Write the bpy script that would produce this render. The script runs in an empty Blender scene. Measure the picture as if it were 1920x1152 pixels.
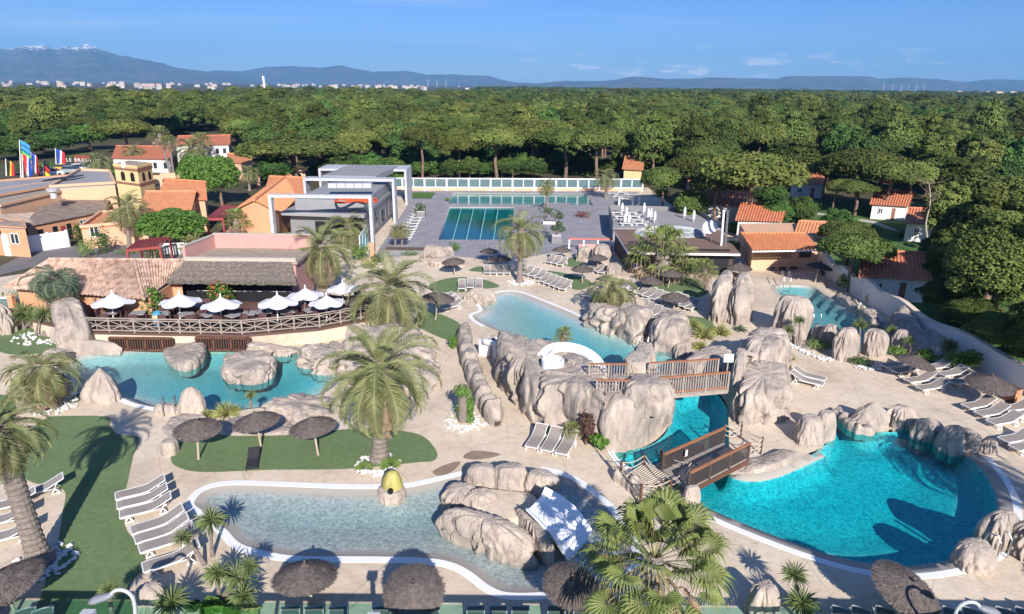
import bpy, bmesh, math, random
import numpy as np
from mathutils import Vector, Matrix, noise
from mathutils.geometry import delaunay_2d_cdt, interpolate_bezier
R = math.radians
SC = bpy.context.scene
COL = SC.collection
# ------------------------------------------------------------------ camera
CAM_H = 16.5; FPX = 1280.0; W0, H0 = 1920.0, 1152.0
PITCH = math.atan((576-159)/FPX); ROLL = R(0.6)
_f = Vector((0, math.cos(PITCH), -math.sin(PITCH)))
_rl = Vector((1, 0, 0)); _ul = _rl.cross(_f)
_xc = _rl*math.cos(ROLL)+_ul*math.sin(ROLL); _yc = _ul*math.cos(ROLL)-_rl*math.sin(ROLL)
cam = bpy.data.cameras.new('camera'); camo = bpy.data.objects.new('camera', cam); COL.objects.link(camo)
camo.matrix_world = Matrix(((_xc.x, _yc.x, -_f.x, 0), (_xc.y, _yc.y, -_f.y, 0), (_xc.z, _yc.z, -_f.z, CAM_H), (0, 0, 0, 1)))
cam.sensor_width = 36.0; cam.lens = 36.0*FPX/W0; cam.clip_start = 0.3; cam.clip_end = 60000
SC.camera = camo
# ------------------------------------------------------------------ sun and sky
SUN_EL, SUN_AZ = R(29.0), R(13.1)     # shadows run away from the camera, 13 degrees to the left
sd = Vector((math.sin(SUN_AZ)*math.cos(SUN_EL), -math.cos(SUN_AZ)*math.cos(SUN_EL), math.sin(SUN_EL)))  # towards the sun
sl = bpy.data.lights.new('sun', 'SUN'); sl.energy = 4.4; sl.angle = R(0.53); sl.color = (1.0, 0.93, 0.85)
slo = bpy.data.objects.new('sun', sl); COL.objects.link(slo)
slo.rotation_euler = sd.to_track_quat('Z', 'Y').to_euler(); slo.location = (20, -20, 40)
world = bpy.data.worlds.new('World'); SC.world = world; world.use_nodes = True
def build_world():
    nt = world.node_tree; N = nt.nodes; L = nt.links; N.clear()
    out = N.new('ShaderNodeOutputWorld'); bg = N.new('ShaderNodeBackground')
    sky = N.new('ShaderNodeTexSky'); sky.sky_type = 'NISHITA'; sky.sun_disc = False
    sky.sun_elevation = SUN_EL; sky.sun_rotation = math.atan2(sd.x, sd.y)
    sky.altitude = 100; sky.air_density = 1.0; sky.dust_density = 0.35; sky.ozone_density = 3.0
    tc = N.new('ShaderNodeTexCoord'); sep = N.new('ShaderNodeSeparateXYZ')
    L.new(tc.outputs['Generated'], sep.inputs[0])
    # clouds: small cumulus low over the right-hand mountains, long thin cirrus on the left
    def math_(op, a, b=None, c=None):
        m = N.new('ShaderNodeMath'); m.operation = op
        for i, v in enumerate((a, b, c)):
            if v is None: continue
            if isinstance(v, (int, float)): m.inputs[i].default_value = v
            else: L.new(v, m.inputs[i])
        return m.outputs[0]
    def band(v, lo, lo2, hi2, hi):
        m1 = N.new('ShaderNodeMapRange'); m1.inputs[1].default_value = lo; m1.inputs[2].default_value = lo2; L.new(v, m1.inputs[0])
        m2 = N.new('ShaderNodeMapRange'); m2.inputs[1].default_value = hi2; m2.inputs[2].default_value = hi; m2.inputs[3].default_value = 1; m2.inputs[4].default_value = 0; L.new(v, m2.inputs[0])
        return math_('MULTIPLY', m1.outputs[0], m2.outputs[0])
    az = math_('DIVIDE', sep.outputs[0], sep.outputs[1]); el = math_('DIVIDE', sep.outputs[2], sep.outputs[1])
    cx = N.new('ShaderNodeCombineXYZ'); L.new(az, cx.inputs[0]); L.new(el, cx.inputs[1])
    front = math_('GREATER_THAN', sep.outputs[1], 0.2)
    mp = N.new('ShaderNodeMapping'); mp.inputs['Scale'].default_value = (15, 62, 1); mp.inputs['Location'].default_value = (3.3, 1.2, 0); L.new(cx.outputs[0], mp.inputs[0])
    n1 = N.new('ShaderNodeTexNoise'); n1.inputs['Scale'].default_value = 1.0; n1.inputs['Detail'].default_value = 6; n1.inputs['Roughness'].default_value = 0.62; L.new(mp.outputs[0], n1.inputs[0])
    r1 = N.new('ShaderNodeMapRange'); r1.inputs[1].default_value = 0.54; r1.inputs[2].default_value = 0.64; L.new(n1.outputs[0], r1.inputs[0])
    c1 = math_('MULTIPLY', math_('MULTIPLY', r1.outputs[0], band(el, 0.004, 0.016, 0.030, 0.062)), band(az, -0.05, 0.12, 0.5, 0.8))
    mp2 = N.new('ShaderNodeMapping'); mp2.inputs['Scale'].default_value = (1.6, 34, 1); mp2.inputs['Rotation'].default_value = (0, 0, R(1.4)); L.new(cx.outputs[0], mp2.inputs[0])
    n2 = N.new('ShaderNodeTexNoise'); n2.inputs['Scale'].default_value = 1.0; n2.inputs['Detail'].default_value = 5; n2.inputs['Roughness'].default_value = 0.5; L.new(mp2.outputs[0], n2.inputs[0])
    r2 = N.new('ShaderNodeMapRange'); r2.inputs[1].default_value = 0.5; r2.inputs[2].default_value = 0.85; L.new(n2.outputs[0], r2.inputs[0])
    c2 = math_('MULTIPLY', math_('MULTIPLY', r2.outputs[0], band(el, 0.02, 0.06, 0.11, 0.16)), band(az, -1.2, -0.6, -0.1, 0.35))
    cc = math_('MULTIPLY', math_('ADD', math_('MULTIPLY', c1, 0.85), math_('MULTIPLY', c2, 0.55)), front)
    mix = N.new('ShaderNodeMix'); mix.data_type = 'RGBA'
    L.new(cc, mix.inputs['Factor']); tint = N.new('ShaderNodeMix'); tint.data_type = 'RGBA'; tint.blend_type = 'MULTIPLY'; tint.inputs['Factor'].default_value = 1
    gr = N.new('ShaderNodeValToRGB'); e_ = gr.color_ramp.elements; e_[0].position = 0.0; e_[0].color = (.46, .62, 1.0, 1); e_[1].position = .4; e_[1].color = (.62, .75, 1.0, 1); e2_ = e_.new(.14); e2_.color = (.27, .43, .84, 1)
    L.new(sep.outputs[2], gr.inputs[0]); L.new(sky.outputs[0], tint.inputs['A']); L.new(gr.outputs[0], tint.inputs['B'])
    L.new(tint.outputs['Result'], mix.inputs['A']); mix.inputs['B'].default_value = (7.2, 7.4, 8.0, 1)
    L.new(mix.outputs['Result'], bg.inputs[0]); bg.inputs[1].default_value = 0.08
    L.new(bg.outputs[0], out.inputs[0])
build_world()
SC.view_settings.view_transform = 'Standard'; SC.view_settings.look = 'None'; SC.view_settings.gamma = 1.0
SC.view_settings.use_curve_mapping = False; SC.view_settings.exposure = 0.86
# ------------------------------------------------------------------ pixel <-> ground
def ray(x, y): return (_xc*((x-960)/FPX)+_yc*(-(y-576)/FPX)+_f)
def P(x, y, z=0.0):
    d = ray(x, y); t = (z-CAM_H)/d.z
    return Vector((d.x*t, d.y*t, z))
def PY(x, y, Y):
    d = ray(x, y); t = Y/d.y
    return Vector((d.x*t, Y, CAM_H+d.z*t))
def proj(p):
    q = Vector(p)-Vector((0, 0, CAM_H)); zc = q.dot(_f)
    return (960+FPX*q.dot(_xc)/zc, 576-FPX*q.dot(_yc)/zc)
# ------------------------------------------------------------------ materials
MATS = {}
def mat(name, col, rough=0.8, var=0.15, scale=1.0, bump=0.0, bscale=None, col2=None, spec=0.3, metal=0.0, stretch=(1, 1, 1), detail=5, lo=0.3, hi=0.7, transl=0.0, coords='Object', fine=0.0):
    if name in MATS: return MATS[name]
    m = bpy.data.materials.new(name); m.use_nodes = True; nt = m.node_tree; N = nt.nodes; L = nt.links
    b = N['Principled BSDF']; b.inputs['Roughness'].default_value = rough; b.inputs['Metallic'].default_value = metal
    b.inputs['Specular IOR Level'].default_value = spec
    tc = N.new('ShaderNodeTexCoord'); mp = N.new('ShaderNodeMapping'); mp.inputs['Scale'].default_value = stretch
    L.new(tc.outputs[coords], mp.inputs[0])
    n = N.new('ShaderNodeTexNoise'); n.inputs['Scale'].default_value = scale; n.inputs['Detail'].default_value = detail; n.inputs['Roughness'].default_value = 0.6
    L.new(mp.outputs[0], n.inputs[0])
    cr = N.new('ShaderNodeValToRGB'); cr.color_ramp.elements[0].position = lo; cr.color_ramp.elements[1].position = hi
    c2 = col2 if col2 else tuple(min(1, c*(1+var)) for c in col); c1 = col if col2 else tuple(c*(1-var) for c in col)
    cr.color_ramp.elements[0].color = (*c1, 1); cr.color_ramp.elements[1].color = (*c2, 1)
    L.new(n.outputs[0], cr.inputs[0]); colout = cr.outputs[0]
    if fine > 0:
        n3 = N.new('ShaderNodeTexNoise'); n3.inputs['Scale'].default_value = scale*9; n3.inputs['Detail'].default_value = 3; L.new(mp.outputs[0], n3.inputs[0])
        mr = N.new('ShaderNodeMapRange'); mr.inputs[1].default_value = .3; mr.inputs[2].default_value = .7; mr.inputs[3].default_value = 1-fine; mr.inputs[4].default_value = 1+fine; L.new(n3.outputs[0], mr.inputs[0])
        mx = N.new('ShaderNodeVectorMath'); mx.operation = 'SCALE'; L.new(colout, mx.inputs[0]); L.new(mr.outputs[0], mx.inputs['Scale']); colout = mx.outputs[0]
    L.new(colout, b.inputs['Base Color'])
    if bump > 0:
        n2 = N.new('ShaderNodeTexNoise'); n2.inputs['Scale'].default_value = bscale or scale*3; n2.inputs['Detail'].default_value = 6; L.new(mp.outputs[0], n2.inputs[0])
        bp = N.new('ShaderNodeBump'); bp.inputs['Strength'].default_value = bump; bp.inputs['Distance'].default_value = 0.1
        L.new(n2.outputs[0], bp.inputs['Height']); L.new(bp.outputs[0], b.inputs['Normal'])
    if transl > 0:
        tr = N.new('ShaderNodeBsdfTranslucent'); L.new(colout, tr.inputs[0]); mxs = N.new('ShaderNodeMixShader'); mxs.inputs[0].default_value = transl
        L.new(b.outputs[0], mxs.inputs[1]); L.new(tr.outputs[0], mxs.inputs[2]); L.new(mxs.outputs[0], N['Material Output'].inputs[0])
    MATS[name] = m; return m
def rock_mat():
    m = bpy.data.materials.new('sculpted_rock'); m.use_nodes = True; nt = m.node_tree; N = nt.nodes; L = nt.links
    b = N['Principled BSDF']; b.inputs['Roughness'].default_value = 0.85; b.inputs['Specular IOR Level'].default_value = 0.2
    geo = N.new('ShaderNodeNewGeometry'); tc = N.new('ShaderNodeTexCoord')
    def nz(s, st, d=6):
        mp = N.new('ShaderNodeMapping'); mp.inputs['Scale'].default_value = st; L.new(geo.outputs['Position'], mp.inputs[0])
        n = N.new('ShaderNodeTexNoise'); n.inputs['Scale'].default_value = s; n.inputs['Detail'].default_value = d; n.inputs['Roughness'].default_value = 0.62; L.new(mp.outputs[0], n.inputs[0]); return n.outputs[0]
    big = nz(0.55, (1, 1, 1)); streak = nz(2.6, (1, 1, 0.14)); fine = nz(9, (1, 1, 0.6))
    cr = N.new('ShaderNodeValToRGB'); e = cr.color_ramp.elements; e[0].position = .32; e[0].color = (.32, .28, .25, 1); e[1].position = .68; e[1].color = (.55, .465, .39, 1)
    L.new(big, cr.inputs[0])
    cr2 = N.new('ShaderNodeValToRGB'); e = cr2.color_ramp.elements; e[0].position = .30; e[0].color = (.50, .48, .50, 1); e[1].position = .62; e[1].color = (1.05, 1.04, 1.03, 1)
    L.new(streak, cr2.inputs[0])
    mx = N.new('ShaderNodeMix'); mx.data_type = 'RGBA'; mx.blend_type = 'MULTIPLY'; mx.inputs['Factor'].default_value = 0.5
    L.new(cr.outputs[0], mx.inputs['A']); L.new(cr2.outputs[0], mx.inputs['B']); L.new(mx.outputs['Result'], b.inputs['Base Color'])
    mpv = N.new('ShaderNodeMapping'); mpv.inputs['Scale'].default_value = (1, 1, .16); nzw = N.new('ShaderNodeTexNoise'); nzw.inputs['Scale'].default_value = 1.5; nzw.inputs['Detail'].default_value = 4; L.new(geo.outputs['Position'], nzw.inputs[0])
    vm = N.new('ShaderNodeVectorMath'); vm.operation = 'MULTIPLY_ADD'; L.new(nzw.outputs['Color'], vm.inputs[0]); vm.inputs[1].default_value = (1.1, 1.1, 1.1); L.new(geo.outputs['Position'], vm.inputs[2]); L.new(vm.outputs[0], mpv.inputs[0])
    vc = N.new('ShaderNodeTexVoronoi'); vc.feature = 'DISTANCE_TO_EDGE'; vc.inputs['Scale'].default_value = 1.25; L.new(mpv.outputs[0], vc.inputs[0])
    mrc = N.new('ShaderNodeMapRange'); mrc.inputs[1].default_value = 0; mrc.inputs[2].default_value = .03; mrc.inputs[3].default_value = .86; L.new(vc.outputs[0], mrc.inputs[0])
    sck = N.new('ShaderNodeVectorMath'); sck.operation = 'SCALE'; L.new(mx.outputs['Result'], sck.inputs[0]); L.new(mrc.outputs[0], sck.inputs['Scale']); L.new(sck.outputs[0], b.inputs['Base Color'])
    crk = N.new('ShaderNodeMath'); crk.operation = 'MULTIPLY_ADD'; L.new(mrc.outputs[0], crk.inputs[0]); crk.inputs[1].default_value = .9; L.new(fine, crk.inputs[2]); fine = crk.outputs[0]
    ad = N.new('ShaderNodeMath'); ad.operation = 'MULTIPLY_ADD'; L.new(streak, ad.inputs[0]); ad.inputs[1].default_value = 2.2; L.new(fine, ad.inputs[2])
    bp = N.new('ShaderNodeBump'); bp.inputs['Strength'].default_value = 0.6; bp.inputs['Distance'].default_value = 0.12
    L.new(ad.outputs[0], bp.inputs['Height']); L.new(bp.outputs[0], b.inputs['Normal'])
    MATS['rock'] = m; return m
rock_mat()
def deck_mat():
    m = bpy.data.materials.new('pressed_concrete'); m.use_nodes = True; nt = m.node_tree; N = nt.nodes; L = nt.links
    b = N['Principled BSDF']; b.inputs['Roughness'].default_value = 0.85; b.inputs['Specular IOR Level'].default_value = 0.2
    geo = N.new('ShaderNodeNewGeometry')
    def nz(s, d=5, r=.6):
        n = N.new('ShaderNodeTexNoise'); n.inputs['Scale'].default_value = s; n.inputs['Detail'].default_value = d; n.inputs['Roughness'].default_value = r; L.new(geo.outputs['Position'], n.inputs[0]); return n.outputs[0]
    cr = N.new('ShaderNodeValToRGB'); e = cr.color_ramp.elements; e[0].position = .3; e[0].color = (.49, .395, .30, 1); e[1].position = .66; e[1].color = (.71, .60, .475, 1)
    em = cr.color_ramp.elements.new(.5); em.color = (.645, .54, .42, 1)
    L.new(nz(.22, 8, .66), cr.inputs[0])
    cr2 = N.new('ShaderNodeValToRGB'); e = cr2.color_ramp.elements; e[0].position = .34; e[0].color = (.80, .77, .75, 1); e[1].position = .55; e[1].color = (1, 1, 1, 1)
    L.new(nz(2.2, 8, .72), cr2.inputs[0])
    mx = N.new('ShaderNodeMix'); mx.data_type = 'RGBA'; mx.blend_type = 'MULTIPLY'; mx.inputs['Factor'].default_value = 0.8
    L.new(cr.outputs[0], mx.inputs['A']); L.new(cr2.outputs[0], mx.inputs['B'])
    # slab joints
    vo = N.new('ShaderNodeTexVoronoi'); vo.feature = 'DISTANCE_TO_EDGE'; vo.inputs['Scale'].default_value = .32; L.new(geo.outputs['Position'], vo.inputs[0])
    mr = N.new('ShaderNodeMapRange'); mr.inputs[1].default_value = 0; mr.inputs[2].default_value = .012; mr.inputs[3].default_value = .80; mr.inputs[4].default_value = 1; L.new(vo.outputs[0], mr.inputs[0])
    sc = N.new('ShaderNodeVectorMath'); sc.operation = 'SCALE'; L.new(mx.outputs['Result'], sc.inputs[0]); L.new(mr.outputs[0], sc.inputs['Scale'])
    L.new(sc.outputs[0], b.inputs['Base Color'])
    bp = N.new('ShaderNodeBump'); bp.inputs['Strength'].default_value = 0.35; bp.inputs['Distance'].default_value = 0.05
    L.new(nz(7, 6), bp.inputs['Height']); L.new(bp.outputs[0], b.inputs['Normal'])
    MATS['deck'] = m
deck_mat()
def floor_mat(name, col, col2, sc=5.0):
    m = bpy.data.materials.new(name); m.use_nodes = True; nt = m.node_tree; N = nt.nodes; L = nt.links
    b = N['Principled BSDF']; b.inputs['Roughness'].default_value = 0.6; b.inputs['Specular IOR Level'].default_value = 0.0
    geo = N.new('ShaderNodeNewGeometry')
    v = N.new('ShaderNodeTexVoronoi'); v.inputs['Scale'].default_value = sc*1.7; L.new(geo.outputs['Position'], v.inputs[0])  # speckled cells put the water's sparkle and ripples into the floor colour
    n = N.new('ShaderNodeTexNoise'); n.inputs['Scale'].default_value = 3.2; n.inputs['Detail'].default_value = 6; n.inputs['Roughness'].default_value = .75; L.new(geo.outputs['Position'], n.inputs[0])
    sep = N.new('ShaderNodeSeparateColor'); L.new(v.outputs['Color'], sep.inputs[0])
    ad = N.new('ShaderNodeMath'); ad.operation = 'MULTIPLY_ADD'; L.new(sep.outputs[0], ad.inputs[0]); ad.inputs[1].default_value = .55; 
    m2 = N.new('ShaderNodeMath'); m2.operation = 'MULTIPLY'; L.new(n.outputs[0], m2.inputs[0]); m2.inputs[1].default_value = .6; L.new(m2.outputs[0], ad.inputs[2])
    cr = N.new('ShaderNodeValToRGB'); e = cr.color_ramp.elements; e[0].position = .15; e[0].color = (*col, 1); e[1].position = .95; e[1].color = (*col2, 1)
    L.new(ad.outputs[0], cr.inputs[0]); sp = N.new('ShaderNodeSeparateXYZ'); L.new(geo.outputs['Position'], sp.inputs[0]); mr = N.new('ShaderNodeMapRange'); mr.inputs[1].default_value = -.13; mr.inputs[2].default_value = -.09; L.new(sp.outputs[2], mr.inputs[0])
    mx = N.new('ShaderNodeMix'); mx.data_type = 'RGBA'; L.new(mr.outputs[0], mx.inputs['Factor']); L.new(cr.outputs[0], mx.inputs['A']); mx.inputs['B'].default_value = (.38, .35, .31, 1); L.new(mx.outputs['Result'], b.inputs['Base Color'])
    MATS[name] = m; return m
def water_mat(name, k, sc=6.0, bump=0.25):
    """clear water: colour from absorption along the depth under each point of the surface"""
    m = bpy.data.materials.new(name); m.use_nodes = True; nt = m.node_tree; N = nt.nodes; L = nt.links
    N.remove(N['Principled BSDF']); out = N['Material Output']
    at = N.new('ShaderNodeAttribute'); at.attribute_name = 'depth'
    cmb = N.new('ShaderNodeCombineXYZ')
    for i in range(3):
        a = N.new('ShaderNodeMath'); a.operation = 'MULTIPLY'; L.new(at.outputs['Fac'], a.inputs[0]); a.inputs[1].default_value = -k[i]
        e = N.new('ShaderNodeMath'); e.operation = 'EXPONENT'; L.new(a.outputs[0], e.inputs[0]); L.new(e.outputs[0], cmb.inputs[i])
    tr = N.new('ShaderNodeBsdfTransparent'); L.new(cmb.outputs[0], tr.inputs[0])
    gl = N.new('ShaderNodeBsdfGlossy'); gl.inputs['Roughness'].default_value = 0.06
    geo = N.new('ShaderNodeNewGeometry')
    n = N.new('ShaderNodeTexNoise'); n.inputs['Scale'].default_value = sc; n.inputs['Detail'].default_value = 3; L.new(geo.outputs['Position'], n.inputs[0])
    bp = N.new('ShaderNodeBump'); bp.inputs['Strength'].default_value = bump; bp.inputs['Distance'].default_value = 0.08; L.new(n.outputs[0], bp.inputs['Height'])
    L.new(bp.outputs[0], gl.inputs['Normal'])
    lw = N.new('ShaderNodeLayerWeight'); L.new(bp.outputs[0], lw.inputs['Normal'])
    pw = N.new('ShaderNodeMath'); pw.operation = 'POWER'; L.new(lw.outputs['Facing'], pw.inputs[0]); pw.inputs[1].default_value = 5
    fr = N.new('ShaderNodeMath'); fr.operation = 'MULTIPLY_ADD'; L.new(pw.outputs[0], fr.inputs[0]); fr.inputs[1].default_value = .97; fr.inputs[2].default_value = .025
    mx = N.new('ShaderNodeMixShader'); L.new(fr.outputs[0], mx.inputs[0]); L.new(tr.outputs[0], mx.inputs[1]); L.new(gl.outputs[0], mx.inputs[2])
    L.new(mx.outputs[0], out.inputs[0]); MATS[name] = m; return m
# ------------------------------------------------------------------ objects
def tag(o, label=None, cat=None, group=None, kind=None):
    if label: o['label'] = label
    if cat: o['category'] = cat
    if group: o['group'] = group
    if kind: o['kind'] = kind
    return o
def thing(name, loc, label, cat, group=None, rz=0.0):
    o = bpy.data.objects.new(name, None); o.empty_display_size = 0.3; COL.objects.link(o)
    o.location = loc; o.rotation_euler.z = rz
    return tag(o, label, cat, group)
def copy_tree(o, parent=None, loc=None, rz=None, sc=None, label=None, group=None):
    c = o.copy(); COL.objects.link(c); c.parent = parent
    if loc is not None: c.location = loc
    if rz is not None: c.rotation_euler.z = rz
    if sc is not None: c.scale = sc if hasattr(sc, '__len__') else (sc, sc, sc)
    if label: c['label'] = label
    if group: c['group'] = group
    for ch in CH.get(o.name, []): copy_tree(ch, c)
    return c
CH = {}
class MB:
    def __init__(s): s.v = []; s.f = []; s.m = []; s.sm = False
    def add(s, vs, fs, mi=0):
        o = len(s.v); s.v += [tuple(v) for v in vs]; s.f += [tuple(i+o for i in f) for f in fs]; s.m += [mi]*len(fs); return s
    def box(s, c, d, rz=0, mi=0, M=None):
        cx, cy, cz = c; a, b, h = d[0]/2, d[1]/2, d[2]/2; cr, sr = math.cos(rz), math.sin(rz)
        vs = []
        for dz in (-h, h):
            for dx, dy in ((-a, -b), (a, -b), (a, b), (-a, b)):
                v = Vector((cx+dx*cr-dy*sr, cy+dx*sr+dy*cr, cz+dz)); vs.append(M @ v if M else v)
        return s.add(vs, [(0, 3, 2, 1), (4, 5, 6, 7), (0, 1, 5, 4), (1, 2, 6, 5), (2, 3, 7, 6), (3, 0, 4, 7)], mi)
    def tube(s, pts, rad, n=8, mi=0, cap=True):
        pts = [Vector(p) for p in pts]; rr = rad if hasattr(rad, '__len__') else [rad]*len(pts)
        vs = []; up = Vector((0, 0, 1))
        prev = None
        for i, p in enumerate(pts):
            d = (pts[min(i+1, len(pts)-1)]-pts[max(i-1, 0)]).normalized()
            if prev is None:
                a = d.cross(up)
                if a.length < 1e-3: a = Vector((1, 0, 0))
            else: a = prev-d*prev.dot(d)
            a.normalize(); prev = a; b = d.cross(a)
            for k in range(n):
                t = 2*math.pi*k/n; vs.append(p+(a*math.cos(t)+b*math.sin(t))*rr[i])
        fs = []
        for i in range(len(pts)-1):
            for k in range(n):
                k2 = (k+1) % n; fs.append((i*n+k, i*n+k2, (i+1)*n+k2, (i+1)*n+k))
        if cap: fs.append(tuple(range(n))[::-1]); fs.append(tuple((len(pts)-1)*n+k for k in range(n)))
        return s.add(vs, fs, mi)
    def bar(s, a, b, w, h=None, mi=0):
        """square bar between two points"""
        a = Vector(a); b = Vector(b); h = h or w; d = (b-a).normalized(); x = d.cross(Vector((0, 0, 1)))
        if x.length < 1e-3: x = Vector((1, 0, 0))
        x.normalize(); y = x.cross(d).normalized(); vs = []
        for p in (a, b):
            for sx, sy in ((-1, -1), (1, -1), (1, 1), (-1, 1)): vs.append(p+x*sx*w/2+y*sy*h/2)
        return s.add(vs, [(0, 1, 2, 3), (7, 6, 5, 4), (0, 4, 5, 1), (1, 5, 6, 2), (2, 6, 7, 3), (3, 7, 4, 0)], mi)
    def prism(s, pts, z0, z1, mi=0):
        n = len(pts); a = sum(pts[i][0]*pts[(i+1) % n][1]-pts[(i+1) % n][0]*pts[i][1] for i in range(n))
        if a < 0: pts = pts[::-1]
        vs = [(p[0], p[1], z0) for p in pts]+[(p[0], p[1], z1) for p in pts]
        fs = [tuple(range(n))[::-1], tuple(range(n, 2*n))]+[(i, (i+1) % n, (i+1) % n+n, i+n) for i in range(n)]
        return s.add(vs, fs, mi)
    def lathe(s, prof, n=24, c=(0, 0, 0), mi=0):
        vs = []
        for r, z in prof:
            for k in range(n):
                t = 2*math.pi*k/n; vs.append((c[0]+r*math.cos(t), c[1]+r*math.sin(t), c[2]+z))
        fs = []
        for i in range(len(prof)-1):
            for k in range(n): k2 = (k+1) % n; fs.append((i*n+k, i*n+k2, (i+1)*n+k2, (i+1)*n+k))
        return s.add(vs, fs, mi)
    def quad(s, a, b, c, d, mi=0): return s.add([a, b, c, d], [(0, 1, 2, 3)], mi)
    def build(s, name, m, parent=None, smooth=False, local=False, bevel=0):
        me = bpy.data.meshes.new(name); v = s.v
        if parent is not None and not local:
            inv = Matrix.Translation(parent.location) @ Matrix.Rotation(parent.rotation_euler.z, 4, 'Z'); inv = inv.inverted()
            v = [inv @ Vector(p) for p in v]
        me.from_pydata(v, [], s.f); ms = m if isinstance(m, (list, tuple)) else [m]
        for x in ms: me.materials.append(MATS[x] if isinstance(x, str) else x)
        if len(ms) > 1: me.polygons.foreach_set('material_index', s.m)
        if smooth: me.polygons.foreach_set('use_smooth', [True]*len(me.polygons))
        me.update()
        o = bpy.data.objects.new(name, me); COL.objects.link(o)
        if parent is not None: o.parent = parent; CH.setdefault(parent.name, []).append(o)
        if bevel:
            md = o.modifiers.new('bevel', 'BEVEL'); md.width = bevel; md.segments = 2; md.limit_method = 'ANGLE'
        return o
def smooth_loop(pts, k=6):
    """closed Catmull-Rom through 2-D/3-D points"""
    n = len(pts); out = []
    for i in range(n):
        p0, p1, p2, p3 = (Vector(pts[(i+j-1) % n]) for j in range(4))
        for s in range(k):
            t = s/k; out.append(0.5*((2*p1)+(-p0+p2)*t+(2*p0-5*p1+4*p2-p3)*t*t+(-p0+3*p1-3*p2+p3)*t**3))
    return out
def smooth_line(pts, k=6):
    pts = [Vector(p) for p in pts]; q = [2*pts[0]-pts[1]]+pts+[2*pts[-1]-pts[-2]]; out = []
    for i in range(1, len(q)-2):
        p0, p1, p2, p3 = q[i-1:i+3]
        for s in range(k):
            t = s/k; out.append(0.5*((2*p1)+(-p0+p2)*t+(2*p0-5*p1+4*p2-p3)*t*t+(-p0+3*p1-3*p2+p3)*t**3))
    out.append(pts[-1]); return out
def loop(px, k=6, z=0.0): return [p.to_2d() for p in smooth_loop([P(x, y, z) for x, y in px], k)] if k > 1 else [P(x, y, z).to_2d() for x, y in px]
def sheet(name, loops, z, m, kind='structure', label=None, cat=None):
    """flat sheet: first loop is the outline, inner loops are holes"""
    cu = bpy.data.curves.new(name, 'CURVE'); cu.dimensions = '2D'; cu.fill_mode = 'BOTH'
    for lp in loops:
        sp = cu.splines.new('POLY'); sp.points.add(len(lp)-1)
        for i, p in enumerate(lp): sp.points[i].co = (p[0], p[1], 0, 1)
        sp.use_cyclic_u = True
    tmp = bpy.data.objects.new('tmp', cu); COL.objects.link(tmp)
    dg = bpy.context.evaluated_depsgraph_get(); me = bpy.data.meshes.new_from_object(tmp.evaluated_get(dg))
    bpy.data.objects.remove(tmp); bpy.data.curves.remove(cu)
    me.name = name; me.materials.clear(); me.materials.append(MATS[m])
    bm = bmesh.new(); bm.from_mesh(me); bmesh.ops.recalc_face_normals(bm, faces=bm.faces)
    if bm.faces and sum(f.normal.z*f.calc_area() for f in bm.faces) < 0: bmesh.ops.reverse_faces(bm, faces=bm.faces)
    bm.to_mesh(me); bm.free()
    o = bpy.data.objects.new(name, me); COL.objects.link(o); o.location.z = z
    return tag(o, label, cat, kind=kind)
def area2(lp): return 0.5*sum(lp[i][0]*lp[(i+1) % len(lp)][1]-lp[(i+1) % len(lp)][0]*lp[i][1] for i in range(len(lp)))
def offset_loop(lp, d):
    """push a closed outline outwards by d"""
    n = len(lp); s = 1 if area2(lp) > 0 else -1; out = []
    for i in range(n):
        a, b, c = Vector(lp[i-1]), Vector(lp[i]), Vector(lp[(i+1) % n]); t = (c-a)
        if t.length < 1e-6: out.append(b); continue
        t.normalize(); out.append(b+Vector((t.y, -t.x))*d*s)
    return out
def in_poly(p, lp):
    x, y = p; c = False; n = len(lp); j = n-1
    for i in range(n):
        if (lp[i][1] > y) != (lp[j][1] > y) and x < (lp[j][0]-lp[i][0])*(y-lp[i][1])/(lp[j][1]-lp[i][1])+lp[i][0]: c = not c
        j = i
    return c
def edge_dist(pts, lp):
    A = np.array([tuple(q) for q in lp]); B = np.roll(A, -1, axis=0); D = B-A; L2 = (D**2).sum(1)+1e-12
    Q = np.array(pts)[:, None, :]-A[None]; t = np.clip((Q*D[None]).sum(2)/L2[None], 0, 1)
    return np.sqrt(((Q-t[..., None]*D[None])**2).sum(2).min(1))
def tri_fill(lp, step, extra=()):
    """triangulated polygon with interior points -> verts2d, faces, distance to edge"""
    xs = [p[0] for p in lp]; ys = [p[1] for p in lp]; pts = [Vector(p) for p in lp]; grid = []
    y = min(ys)
    while y < max(ys):
        x = min(xs)+(step/2 if int(y/step) % 2 else 0)
        while x < max(xs):
            if in_poly((x, y), lp): grid.append((x, y))
            x += step
        y += step
    if grid:
        d = edge_dist(grid, lp); grid = [g for g, q in zip(grid, d) if q > step*0.35]
    n = len(pts)
    for dd in extra:
        q = [tuple(p) for p in offset_loop(lp, -dd)]; de = edge_dist(q, lp)
        q = [g for g, e in zip(q, de) if abs(e-dd) < .25*dd+.01 and in_poly(g, lp)]
        if q and grid:
            Q = np.array(q); G = np.array(grid); dm = np.sqrt(((G[:, None]-Q[None])**2).sum(2)).min(1); grid = [g for g, e in zip(grid, dm) if e > .18*step]
        grid += q
    res = delaunay_2d_cdt(pts+[Vector(g) for g in grid], [], [list(range(n))], 1, 1e-4)
    vs, fs = res[0], [tuple(f) for f in res[2]]
    fs = [f if (vs[f[1]]-vs[f[0]]).cross(vs[f[2]]-vs[f[0]]) > 0 else f[::-1] for f in fs]
    return vs, fs, edge_dist([(v.x, v.y) for v in vs], lp)
POOLS = []
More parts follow.
